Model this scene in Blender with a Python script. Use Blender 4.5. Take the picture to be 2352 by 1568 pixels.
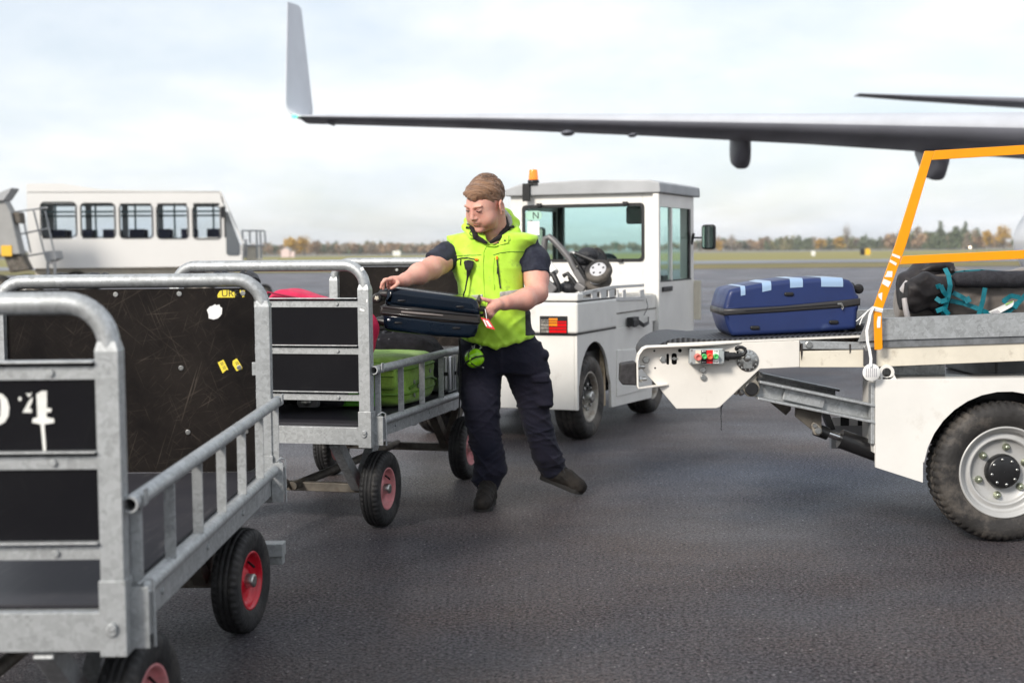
import bpy, math, random
import numpy as np
from mathutils import Vector, Matrix, Euler
random.seed(7); rng = np.random.default_rng(7)
sc = bpy.context.scene
for o in list(bpy.data.objects): bpy.data.objects.remove(o)

# ---------------------------------------------------------------- camera
F, CH, HY = 3267.0, 1.35, 576.0          # focal length in photo pixels (2352 wide), eye height, horizon row
PITCH = math.atan((784-HY)/F); ROLL = math.radians(-0.55)
cam_d = bpy.data.cameras.new('camera'); cam = bpy.data.objects.new('camera', cam_d)
sc.collection.objects.link(cam); sc.camera = cam
cam_d.sensor_width = 36; cam_d.lens = F/2352*36
CR = (Matrix.Rotation(math.pi/2-PITCH, 3, 'X') @ Matrix.Rotation(ROLL, 3, 'Z'))
cam.matrix_world = Matrix.Translation((0, 0, CH)) @ CR.to_4x4()
cam_d.clip_start = 0.05; cam_d.clip_end = 6000
cam_d.dof.use_dof = True; cam_d.dof.focus_distance = 6.7; cam_d.dof.aperture_fstop = 3.0

# ---------------------------------------------------------------- world and sun
SUN_EL, SUN_AZ = math.radians(32), math.radians(218)     # azimuth clockwise from +Y
w = bpy.data.worlds.new('World'); sc.world = w; w.use_nodes = True
nt = w.node_tree; nt.nodes.clear()
def N(t, **k):
    n = nt.nodes.new(t)
    for a, b in k.items(): setattr(n, a, b)
    return n
out = N('ShaderNodeOutputWorld'); bg = N('ShaderNodeBackground'); bg.inputs[1].default_value = 0.10
sky = N('ShaderNodeTexSky'); sky.sky_type = 'NISHITA'; sky.sun_disc = False
sky.sun_elevation = SUN_EL; sky.sun_rotation = SUN_AZ; sky.dust_density = 1.0; sky.air_density = 1.0
tc = N('ShaderNodeTexCoord'); sep = N('ShaderNodeSeparateXYZ'); nt.links.new(tc.outputs['Generated'], sep.inputs[0])
def math_n(op, a, b=None):
    m = N('ShaderNodeMath', operation=op)
    for i, v in enumerate((a, b)):
        if v is None: continue
        if isinstance(v, (int, float)): m.inputs[i].default_value = v
        else: nt.links.new(v, m.inputs[i])
    return m.outputs[0]
zc = math_n('ADD', math_n('MAXIMUM', sep.outputs[2], 0.0), 0.20)
cmb = N('ShaderNodeCombineXYZ')
nt.links.new(math_n('DIVIDE', sep.outputs[0], zc), cmb.inputs[0]); nt.links.new(math_n('DIVIDE', sep.outputs[1], zc), cmb.inputs[1])
mp = N('ShaderNodeMapping'); mp.inputs['Scale'].default_value = (1.0, 0.8, 1); mp.inputs['Location'].default_value = (3.3, 1.4, 0)
nt.links.new(cmb.outputs[0], mp.inputs[0])
n1 = N('ShaderNodeTexNoise'); n1.inputs['Scale'].default_value = 1.1; n1.inputs['Detail'].default_value = 7; n1.inputs['Roughness'].default_value = .58; n1.inputs['Distortion'].default_value = .6
nt.links.new(mp.outputs[0], n1.inputs[0])
rp = N('ShaderNodeValToRGB'); rp.color_ramp.elements[0].position = .38; rp.color_ramp.elements[1].position = .62
nt.links.new(n1.outputs[0], rp.inputs[0])
# cloud brightness variation
n2 = N('ShaderNodeTexNoise'); n2.inputs['Scale'].default_value = 2.3; n2.inputs['Detail'].default_value = 5
nt.links.new(mp.outputs[0], n2.inputs[0])
cr = N('ShaderNodeValToRGB')
cr.color_ramp.elements[0].position = .36; cr.color_ramp.elements[0].color = (.80, .845, .90, 1)
cr.color_ramp.elements[1].position = .65; cr.color_ramp.elements[1].color = (.98, .985, 1.0, 1)
nt.links.new(n2.outputs[0], cr.inputs[0])
cm = N('ShaderNodeMix', data_type='RGBA', blend_type='MULTIPLY'); cm.inputs[0].default_value = 1
nt.links.new(cr.outputs[0], cm.inputs[6]); cm.inputs[7].default_value = (9.0, 9.1, 9.2, 1)
thin = math_n('ADD', math_n('MULTIPLY', rp.outputs[0], 0.38), 0.58)      # thin high cloud everywhere
mx = N('ShaderNodeMix', data_type='RGBA'); nt.links.new(thin, mx.inputs[0])
nt.links.new(sky.outputs[0], mx.inputs[6]); nt.links.new(cm.outputs[2], mx.inputs[7])
nt.links.new(mx.outputs[2], bg.inputs[0]); nt.links.new(bg.outputs[0], out.inputs[0])

sd = bpy.data.lights.new('sun', 'SUN'); sd.energy = 2.9; sd.angle = math.radians(14); sd.color = (1, .93, .84)
so = bpy.data.objects.new('sun', sd); sc.collection.objects.link(so)
so.rotation_euler = (math.pi/2-SUN_EL, 0, -SUN_AZ+math.pi)
sdir = Vector((math.sin(SUN_AZ)*math.cos(SUN_EL), math.cos(SUN_AZ)*math.cos(SUN_EL), math.sin(SUN_EL)))
so.rotation_euler = sdir.to_track_quat('Z', 'Y').to_euler(); so.location = sdir*50
sc.view_settings.view_transform = 'Standard'; sc.view_settings.look = 'None'
sc.view_settings.exposure = 0.41; sc.view_settings.gamma = 1
sc.cycles.max_bounces = 8; sc.cycles.transparent_max_bounces = 12; sc.cycles.caustics_reflective = False

# ---------------------------------------------------------------- measuring helpers
def _ray(px, py): return CR @ Vector(((px-1176)/F, (784-py)/F, -1.0))
def at(px, py, Y):
    d = _ray(px, py); return Vector((0, 0, CH)) + d*(Y/d.y)
def gz(px, py, z=0.0):
    d = _ray(px, py); return Vector((0, 0, CH)) + d*((z-CH)/d.z)
def onplane(px, py, p, n):
    d = _ray(px, py); o = Vector((0, 0, CH)); n = Vector(n)
    return o + d*((Vector(p)-o).dot(n)/d.dot(n))

# ---------------------------------------------------------------- materials
MATS = {}
def mat(name, col, rough=.5, metal=0.0, var=0.0, vscale=8, bump=0.0, bscale=40, spec=.5, coat=0, col2=None, trans=0, ior=1.45, emit=None, detail=6, stretch=None, dirt=None, sss=0, alpha=None, sheen=0, lo=.35, hi=.65):
    if name in MATS: return MATS[name]
    m = bpy.data.materials.new(name); m.use_nodes = True; t = m.node_tree; b = t.nodes['Principled BSDF']
    b.inputs['Base Color'].default_value = (*col, 1); b.inputs['Roughness'].default_value = rough
    b.inputs['Metallic'].default_value = metal; b.inputs['Specular IOR Level'].default_value = spec
    b.inputs['Coat Weight'].default_value = coat; b.inputs['Coat Roughness'].default_value = .06
    b.inputs['Transmission Weight'].default_value = trans; b.inputs['IOR'].default_value = ior
    b.inputs['Sheen Weight'].default_value = sheen
    if sss:
        b.inputs['Subsurface Weight'].default_value = sss; b.inputs['Subsurface Radius'].default_value = (.02, .008, .004)
    if alpha is not None: b.inputs['Alpha'].default_value = alpha
    if emit: b.inputs['Emission Color'].default_value = (*emit[0], 1); b.inputs['Emission Strength'].default_value = emit[1]
    def n(ty): return t.nodes.new(ty)
    co = n('ShaderNodeTexCoord'); src = co.outputs['Object']
    if stretch:
        mpn = n('ShaderNodeMapping'); mpn.inputs['Scale'].default_value = stretch; t.links.new(src, mpn.inputs[0]); src = mpn.outputs[0]
    if var or col2:
        no = n('ShaderNodeTexNoise'); no.inputs['Scale'].default_value = vscale; no.inputs['Detail'].default_value = detail; no.inputs['Roughness'].default_value = .62
        t.links.new(src, no.inputs[0]); r = n('ShaderNodeValToRGB'); e = r.color_ramp.elements
        e[0].position = lo; e[1].position = hi
        c2 = col2 if col2 else tuple(max(0, c*(1-var)) for c in col)
        c1 = col if col2 else tuple(min(1, c*(1+var*.6)) for c in col)
        e[0].color = (*c2, 1); e[1].color = (*c1, 1); t.links.new(no.outputs[0], r.inputs[0]); cur = r.outputs[0]
        mr = n('ShaderNodeMapRange'); mr.inputs[1].default_value = .3; mr.inputs[2].default_value = .7
        mr.inputs[3].default_value = min(1, rough*1.2+.02); mr.inputs[4].default_value = rough*.85
        t.links.new(no.outputs[0], mr.inputs[0]); t.links.new(mr.outputs[0], b.inputs['Roughness'])
        if dirt:
            n3 = n('ShaderNodeTexNoise'); n3.inputs['Scale'].default_value = dirt[1]; n3.inputs['Detail'].default_value = 9; n3.inputs['Roughness'].default_value = .7
            t.links.new(src, n3.inputs[0]); r3 = n('ShaderNodeValToRGB'); r3.color_ramp.elements[0].position = dirt[2]; r3.color_ramp.elements[1].position = dirt[2]+.12
            r3.color_ramp.elements[1].color = (dirt[3],)*3+(1,)
            t.links.new(n3.outputs[0], r3.inputs[0]); mxx = n('ShaderNodeMix'); mxx.data_type = 'RGBA'
            t.links.new(r3.outputs[0], mxx.inputs[0]); t.links.new(cur, mxx.inputs[6]); mxx.inputs[7].default_value = (*dirt[0], 1); cur = mxx.outputs[2]
        t.links.new(cur, b.inputs['Base Color'])
    if bump:
        nb = n('ShaderNodeTexNoise'); nb.inputs['Scale'].default_value = bscale; nb.inputs['Detail'].default_value = 5
        t.links.new(src, nb.inputs[0]); bp = n('ShaderNodeBump'); bp.inputs['Strength'].default_value = bump; bp.inputs['Distance'].default_value = .01
        t.links.new(nb.outputs[0], bp.inputs['Height']); t.links.new(bp.outputs[0], b.inputs['Normal'])
    MATS[name] = m; return m

def galv():
    m = bpy.data.materials.new('galvanised_steel'); m.use_nodes = True; t = m.node_tree; b = t.nodes['Principled BSDF']
    n = t.nodes.new; co = n('ShaderNodeTexCoord')
    v = n('ShaderNodeTexVoronoi'); v.inputs['Scale'].default_value = 75
    wn = n('ShaderNodeTexNoise'); wn.inputs['Scale'].default_value = 30; wn.inputs['Detail'].default_value = 3
    mxv = n('ShaderNodeMix'); mxv.data_type = 'VECTOR'; mxv.inputs[0].default_value = .06
    t.links.new(co.outputs['Object'], wn.inputs[0]); t.links.new(co.outputs['Object'], mxv.inputs[4]); t.links.new(wn.outputs['Color'], mxv.inputs[5])
    t.links.new(mxv.outputs[1], v.inputs[0])
    sp = n('ShaderNodeSeparateColor'); t.links.new(v.outputs['Color'], sp.inputs[0])
    no = n('ShaderNodeTexNoise'); no.inputs['Scale'].default_value = 11; no.inputs['Detail'].default_value = 10; no.inputs['Roughness'].default_value = .8
    t.links.new(co.outputs['Object'], no.inputs[0])
    add = n('ShaderNodeMath'); add.operation = 'MULTIPLY_ADD'; add.inputs[1].default_value = .30; t.links.new(sp.outputs[0], add.inputs[0]); t.links.new(no.outputs[0], add.inputs[2])
    r = n('ShaderNodeValToRGB'); e = r.color_ramp.elements
    e[0].position = .34; e[0].color = (.27, .28, .285, 1); e[1].position = .92; e[1].color = (.52, .54, .55, 1)
    k = e.new(.60); k.color = (.39, .405, .41, 1)
    t.links.new(add.outputs[0], r.inputs[0]); t.links.new(r.outputs[0], b.inputs['Base Color'])
    b.inputs['Metallic'].default_value = .55
    mr = n('ShaderNodeMapRange'); mr.inputs[1].default_value = .3; mr.inputs[2].default_value = 1; mr.inputs[3].default_value = .6; mr.inputs[4].default_value = .38
    t.links.new(add.outputs[0], mr.inputs[0]); t.links.new(mr.outputs[0], b.inputs['Roughness'])
    bp = n('ShaderNodeBump'); bp.inputs['Strength'].default_value = .25; bp.inputs['Distance'].default_value = .004
    t.links.new(no.outputs[0], bp.inputs['Height']); t.links.new(bp.outputs[0], b.inputs['Normal'])
    return m
GALV = galv()

def scratched(name, base, scr, amt=.5, rough=.42):
    """dark phenolic board with fine scratches in random directions"""
    m = bpy.data.materials.new(name); m.use_nodes = True; t = m.node_tree; b = t.nodes['Principled BSDF']; n = t.nodes.new
    co = n('ShaderNodeTexCoord'); acc = None
    for i, (ang, s) in enumerate(((.5, 1.0), (-.7, 1.3), (1.25, .9), (.1, 1.1), (-1.2, 1.2), (.85, 1.5))):
        mpn = n('ShaderNodeMapping'); mpn.inputs['Scale'].default_value = (2.6*s, 2.2*s, 120*s); vr = n('ShaderNodeVectorRotate'); vr.rotation_type = 'Y_AXIS'; vr.inputs['Angle'].default_value = ang
        mpn.inputs['Location'].default_value = (i*3.1, 0, i*1.7)
        t.links.new(co.outputs['Object'], vr.inputs[0]); t.links.new(vr.outputs[0], mpn.inputs[0])
        no = n('ShaderNodeTexNoise'); no.inputs['Scale'].default_value = 1.6; no.inputs['Detail'].default_value = 2; no.inputs['Distortion'].default_value = .5
        t.links.new(mpn.outputs[0], no.inputs[0]); r = n('ShaderNodeValToRGB'); r.color_ramp.elements[0].position = .66; r.color_ramp.elements[1].position = .74
        t.links.new(no.outputs[0], r.inputs[0])
        if acc is None: acc = r.outputs[0]
        else:
            a = n('ShaderNodeMath'); a.operation = 'MAXIMUM'; t.links.new(acc, a.inputs[0]); t.links.new(r.outputs[0], a.inputs[1]); acc = a.outputs[0]
    cl = n('ShaderNodeTexNoise'); cl.inputs['Scale'].default_value = 2.6; cl.inputs['Detail'].default_value = 9; cl.inputs['Roughness'].default_value = .7
    t.links.new(co.outputs['Object'], cl.inputs[0]); r2 = n('ShaderNodeValToRGB'); r2.color_ramp.elements[0].position = .4; r2.color_ramp.elements[1].position = .72
    t.links.new(cl.outputs[0], r2.inputs[0])
    f = n('ShaderNodeMath'); f.operation = 'MULTIPLY'; t.links.new(acc, f.inputs[0]); t.links.new(r2.outputs[0], f.inputs[1])
    g = n('ShaderNodeMath'); g.operation = 'MULTIPLY_ADD'; g.inputs[1].default_value = amt; t.links.new(f.outputs[0], g.inputs[0])
    h = n('ShaderNodeMath'); h.operation = 'MULTIPLY'; h.inputs[1].default_value = .22*amt; t.links.new(r2.outputs[0], h.inputs[0]); t.links.new(h.outputs[0], g.inputs[2])
    mxx = n('ShaderNodeMix'); mxx.data_type = 'RGBA'; t.links.new(g.outputs[0], mxx.inputs[0]); mxx.inputs[6].default_value = (*base, 1); mxx.inputs[7].default_value = (*scr, 1)
    t.links.new(mxx.outputs[2], b.inputs['Base Color']); b.inputs['Roughness'].default_value = rough
    b.inputs['Specular IOR Level'].default_value = .09
    return m
BOARD = scratched('scratched_black_board', (.006, .005, .005), (.13, .105, .085), .5, .62)
PANEL = scratched('black_panel', (.006, .006, .008), (.07, .07, .07), .18, .55)
DECK = scratched('grey_deck_board', (.032, .032, .038), (.16, .15, .15), .5, .42)
RUB = mat('tyre_rubber', (.018, .018, .019), .62, var=.35, vscale=20, bump=.3, bscale=90, dirt=((.07, .062, .055), 5, .52, .45))
RUBG = mat('dusty_tyre_rubber', (.030, .028, .027), .7, var=.35, vscale=9, bump=.3, bscale=90, dirt=((.12, .105, .09), 4, .45, .8))
REDRIM = mat('red_paint', (.52, .006, .022), .3, var=.2, coat=.3, dirt=((.10, .02, .02), 9, .60, .5))
PINKRIM = mat('faded_pink_paint', (.58, .22, .23), .55, var=.25, dirt=((.30, .17, .17), 6, .5, .6))
ZINC = mat('zinc_bolt', (.5, .5, .48), .32, 1.0, var=.3, vscale=60)
STEELD = mat('dirty_steel', (.14, .125, .105), .6, .3, var=.4, vscale=10, dirt=((.07, .05, .035), 6, .5, .7))
BLKP = mat('black_plastic', (.014, .014, .015), .42, var=.3, vscale=30)
BLKM = mat('black_paint_metal', (.014, .014, .015), .3, var=.3, vscale=20)
WHT = mat('white_vehicle_paint', (.79, .775, .735), .36, var=.07, vscale=2.5, coat=.2, dirt=((.46, .41, .34), 4.5, .58, .38))
CREAM = mat('cream_painted_steel', (.72, .67, .56), .45, var=.10, vscale=4, dirt=((.30, .25, .18), 10, .58, .5))
LOADW = mat('warm_white_painted_steel', (.76, .73, .675), .40, var=.08, vscale=3, dirt=((.40, .35, .28), 9, .59, .45))
GREYP = mat('grey_roof_paint', (.40, .41, .42), .5, var=.12, vscale=3)
ORANGE = mat('orange_paint', (.90, .33, .0), .35, var=.05, vscale=10)
PAPER = mat('paper_label', (.82, .82, .80), .6, var=.04)
YEL = mat('yellow_sticker', (.85, .68, .06), .5, var=.08, vscale=30)
INK = mat('black_ink', (.02, .02, .02), .6)
GLASS = mat('green_tinted_glass', (.78, .93, .90), .02, trans=1.0, ior=1.05, spec=.9)
WPAINT = mat('white_stencil_paint', (.80, .80, .76), .5, var=.1, vscale=25)

# ---------------------------------------------------------------- mesh builder
EACH = {'screw', 'bolt', 'wheel_nut', 'hub_bolt', 'rivet', 'clip', 'side_plate', 'buckle', 'small_blister', 'side_wall', 'undercarriage', 'leg', 'window_clip', 'hole', 'snap_button', 'lug_pin', 'cord_stopper', 'seats', 'castor_slot', 'knob', 'front_body', 'rib', 'chequer'}
class MB:
    def __init__(s): s.v = []; s.f = []; s.m = []; s.sm = []; s.k = 0; s.smooth = False; s.M = None
    def add(s, vs, fs, smooth=None):
        b = len(s.v)
        for p in vs:
            p = Vector(p); s.v.append(s.M @ p if s.M is not None else p)
        for f in fs: s.f.append([b+i for i in f]); s.m.append(s.k); s.sm.append(s.smooth if smooth is None else smooth)
        return s
    def box(s, x0, x1, y0, y1, z0, z1):
        return s.add([(x, y, z) for z in (z0, z1) for y in (y0, y1) for x in (x0, x1)],
                     [(0, 2, 3, 1), (4, 5, 7, 6), (0, 1, 5, 4), (2, 6, 7, 3), (0, 4, 6, 2), (1, 3, 7, 5)], False)
    def beam(s, a, b, w, h, up=(0, 0, 1)):
        a = Vector(a); b = Vector(b); d = (b-a).normalized(); up = Vector(up)
        r = d.cross(up)
        if r.length < 1e-4: r = d.cross(Vector((1, 0, 0)))
        r.normalize(); u = r.cross(d).normalized(); vs = []
        for p in (a, b):
            for i, j in ((-1, -1), (1, -1), (1, 1), (-1, 1)): vs.append(p+r*(i*w/2)+u*(j*h/2))
        return s.add(vs, [(0, 3, 2, 1), (4, 5, 6, 7), (0, 1, 5, 4), (1, 2, 6, 5), (2, 3, 7, 6), (3, 0, 4, 7)], False)
    def tube(s, pts, r, n=12, cap=True, hollow=False):
        pts = [Vector(p) for p in pts]; R = r if isinstance(r, (list, tuple)) else [r]*len(pts)
        t0 = (pts[1]-pts[0]).normalized(); ref = Vector((0, 0, 1)) if abs(t0.z) < .9 else Vector((1, 0, 0))
        u = t0.cross(ref).normalized(); vs = []; L = len(pts)
        for i, p in enumerate(pts):
            t = (pts[min(i+1, L-1)]-pts[max(i-1, 0)]).normalized()
            u = (u-t*u.dot(t)).normalized(); v = t.cross(u)
            for k in range(n):
                a = 2*math.pi*k/n; vs.append(p+(u*math.cos(a)+v*math.sin(a))*R[i])
        fs = [(i*n+k, i*n+(k+1) % n, (i+1)*n+(k+1) % n, (i+1)*n+k) for i in range(L-1) for k in range(n)]
        s.add(vs, fs, True)
        if cap: s.add([vs[k] for k in range(n)], [tuple(range(n))[::-1]], False); s.add([vs[(L-1)*n+k] for k in range(n)], [tuple(range(n))], False)
        return s
    def lathe(s, prof, o=(0, 0, 0), axis=(1, 0, 0), n=32, mod=None, smooth=True):
        """prof: (radius, height along the axis)"""
        o = Vector(o); a = Vector(axis).normalized(); u = a.cross(Vector((0, 0, 1)) if abs(a.z) < .9 else Vector((1, 0, 0))).normalized(); v = a.cross(u)
        vs = []
        for j, (r, h) in enumerate(prof):
            for k in range(n):
                t = 2*math.pi*k/n; rr = r*(1 if mod is None else mod(j, k)); vs.append(o+a*h+(u*math.cos(t)+v*math.sin(t))*rr)
        P = len(prof)
        return s.add(vs, [(j*n+k, j*n+(k+1) % n, (j+1)*n+(k+1) % n, (j+1)*n+k) for j in range(P-1) for k in range(n)], smooth)
    def disc(s, o, axis, r, h, n=20):
        s.lathe([(r*.001, h), (r*.86, h), (r, h*.8), (r, 0)], o, axis, n, smooth=False); return s
    def prism(s, poly, y0, y1):
        """poly of (x, z) extruded along y"""
        n = len(poly); vs = [(x, y0, z) for x, z in poly]+[(x, y1, z) for x, z in poly]
        return s.add(vs, [tuple(range(n)), tuple(range(2*n-1, n-1, -1))]+[(i, n+i, n+(i+1) % n, (i+1) % n) for i in range(n)], False)
    def prismX(s, poly, x0, x1):
        """poly of (y, z) extruded along x"""
        n = len(poly); vs = [(x0, y, z) for y, z in poly]+[(x1, y, z) for y, z in poly]
        return s.add(vs, [tuple(range(n)), tuple(range(2*n-1, n-1, -1))]+[(i, n+i, n+(i+1) % n, (i+1) % n) for i in range(n)], False)
    def poly3(s, pts, nrm, th):
        nrm = Vector(nrm).normalized()*th; n = len(pts); vs = [Vector(p) for p in pts]+[Vector(p)+nrm for p in pts]
        return s.add(vs, [tuple(range(n)), tuple(range(2*n-1, n-1, -1))]+[(i, n+i, n+(i+1) % n, (i+1) % n) for i in range(n)], False)
    def ring(s, outer, inner, y0, y1):
        """frame between two loops of (x, z)"""
        n = len(outer); vs = [(x, y0, z) for x, z in outer]+[(x, y0, z) for x, z in inner]+[(x, y1, z) for x, z in outer]+[(x, y1, z) for x, z in inner]
        fs = []
        for i in range(n):
            j = (i+1) % n
            fs += [(i, j, n+j, n+i), (2*n+i, 3*n+i, 3*n+j, 2*n+j), (i, 2*n+i, 2*n+j, j), (n+i, n+j, 3*n+j, 3*n+i)]
        return s.add(vs, fs, False)
    def ell(s, c, r, n=16, m=10):
        c = Vector(c); vs = []
        for i in range(m+1):
            th = math.pi*i/m
            for k in range(n):
                ph = 2*math.pi*k/n; vs.append((c.x+r[0]*math.sin(th)*math.cos(ph), c.y+r[1]*math.sin(th)*math.sin(ph), c.z+r[2]*math.cos(th)))
        return s.add(vs, [(i*n+k, (i+1)*n+k, (i+1)*n+(k+1) % n, i*n+(k+1) % n) for i in range(m) for k in range(n)], True)
    def pillow(s, poly, y0, y1, r, steps=4, smooth=True):
        """outline (x, z) extruded along y with rounded rims"""
        n = len(poly); P = [Vector((x, z)) for x, z in poly]; area = sum(P[i].x*P[(i+1) % n].y-P[(i+1) % n].x*P[i].y for i in range(n)); sg = 1 if area > 0 else -1
        nr = []
        for i in range(n):
            e = (P[(i+1) % n]-P[i-1]); e = Vector((e.y, -e.x)).normalized()*sg; nr.append(e)
        rings = []
        for k in range(steps+1):
            a = math.pi/2*k/steps; rings.append((y0+r*(1-math.sin(a)), r*(1-math.cos(a))))
        rings = rings[::-1]
        rr = [(y, ins) for y, ins in rings]
        lo = [(y0+r*(1-math.sin(math.pi/2*k/steps)), r*(1-math.cos(math.pi/2*k/steps))) for k in range(steps+1)][::-1]
        hi = [(y1-(y-y0), ins) for y, ins in lo][::-1]
        allr = lo+hi; vs = []
        for y, ins in allr:
            for i in range(n): q = P[i]-nr[i]*ins; vs.append((q.x, y, q.y))
        L = len(allr); fs = [(j*n+i, j*n+(i+1) % n, (j+1)*n+(i+1) % n, (j+1)*n+i) for j in range(L-1) for i in range(n)]
        s.add(vs, fs, smooth); s.add([vs[i] for i in range(n)], [tuple(range(n))], False); s.add([vs[(L-1)*n+i] for i in range(n)], [tuple(range(n))[::-1]], False)
        return s
    def pieces(s):
        n = len(s.v); p = list(range(n))
        def fd(x):
            while p[x] != x: p[x] = p[p[x]]; x = p[x]
            return x
        for f in s.f:
            for q in f[1:]: p[fd(q)] = fd(f[0])
        comp = {}
        for i in range(n): comp.setdefault(fd(i), []).append(i)
        bx = [[min(s.v[i][a] for i in c)-.002 for a in range(3)]+[max(s.v[i][a] for i in c)+.002 for a in range(3)]+[set(c)] for c in comp.values()]
        done = False
        while not done:
            done = True
            for i in range(len(bx)):
                for j in range(i+1, len(bx)):
                    a, b = bx[i], bx[j]
                    if all(a[k] <= b[k+3] and b[k] <= a[k+3] for k in range(3)):
                        bx[i] = [min(a[k], b[k]) for k in range(3)]+[max(a[k], b[k]) for k in range(3, 6)]+[a[6] | b[6]]; bx.pop(j); done = False; break
                if not done: break
        out_ = []
        for b in bx:
            k = MB(); mp_ = {}
            for f, mi, sm in zip(s.f, s.m, s.sm):
                if f[0] in b[6]:
                    for q in f:
                        if q not in mp_: mp_[q] = len(k.v); k.v.append(s.v[q])
                    k.f.append([mp_[q] for q in f]); k.m.append(mi); k.sm.append(sm)
            out_.append(k)
        return out_
    def build(s, name, m, parent=None, bev=0, fixn=True, seg=2, label=None, one=False):
        if name in EACH and not one:
            for k in s.pieces(): o = k.build(name, m, parent, bev, fixn, seg, label, True)
            return o
        me = bpy.data.meshes.new(name); me.from_pydata([tuple(p) for p in s.v], [], s.f)
        for mm in (m if isinstance(m, (list, tuple)) else [m]): me.materials.append(mm)
        me.polygons.foreach_set('material_index', s.m); me.polygons.foreach_set('use_smooth', s.sm)
        if fixn:
            import bmesh
            bm = bmesh.new(); bm.from_mesh(me); bmesh.ops.recalc_face_normals(bm, faces=bm.faces); bm.to_mesh(me); bm.free()
        me.update(); o = bpy.data.objects.new(name, me); sc.collection.objects.link(o)
        if parent: o.parent = parent
        if bev:
            b = o.modifiers.new('bevel', 'BEVEL'); b.width = bev; b.segments = seg; b.limit_method = 'ANGLE'; b.angle_limit = math.radians(35)
        if label: o['label'] = label
        return o
def thing(name, label, cat, loc=(0, 0, 0), rz=0.0, group=None, rot=None):
    o = bpy.data.objects.new(name, None); sc.collection.objects.link(o); o.location = loc
    o.rotation_euler = rot if rot else (0, 0, rz); o['label'] = label; o['category'] = cat; o.empty_display_size = .1
    if group: o['group'] = group
    return o
def tag(o, label, cat, group=None, kind=None):
    if label: o['label'] = label
    if cat: o['category'] = cat
    if group: o['group'] = group
    if kind: o['kind'] = kind
    return o
def rrect(x0, x1, z0, z1, r, k=5):
    pts = []
    for cx, cz, a0 in ((x1-r, z0+r, -90), (x1-r, z1-r, 0), (x0+r, z1-r, 90), (x0+r, z0+r, 180)):
        for i in range(k+1):
            a = math.radians(a0+90*i/k); pts.append((cx+r*math.cos(a), cz+r*math.sin(a)))
    return pts
def text_mb(txt, size, mb, M, th=.001):
    """add lettering lying in the local XZ plane of M, baseline start at the origin"""
    c = bpy.data.curves.new('lettering', 'FONT'); c.body = txt; c.size = size; o = bpy.data.objects.new('lettering', c); sc.collection.objects.link(o)
    me = o.to_mesh(); vs = [M @ Vector((v.co.x, 0, v.co.y)) for v in me.vertices]; fs = [tuple(p.vertices) for p in me.polygons]
    mb.add(vs, fs, False); o.to_mesh_clear(); bpy.data.objects.remove(o); bpy.data.curves.remove(c)

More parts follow.
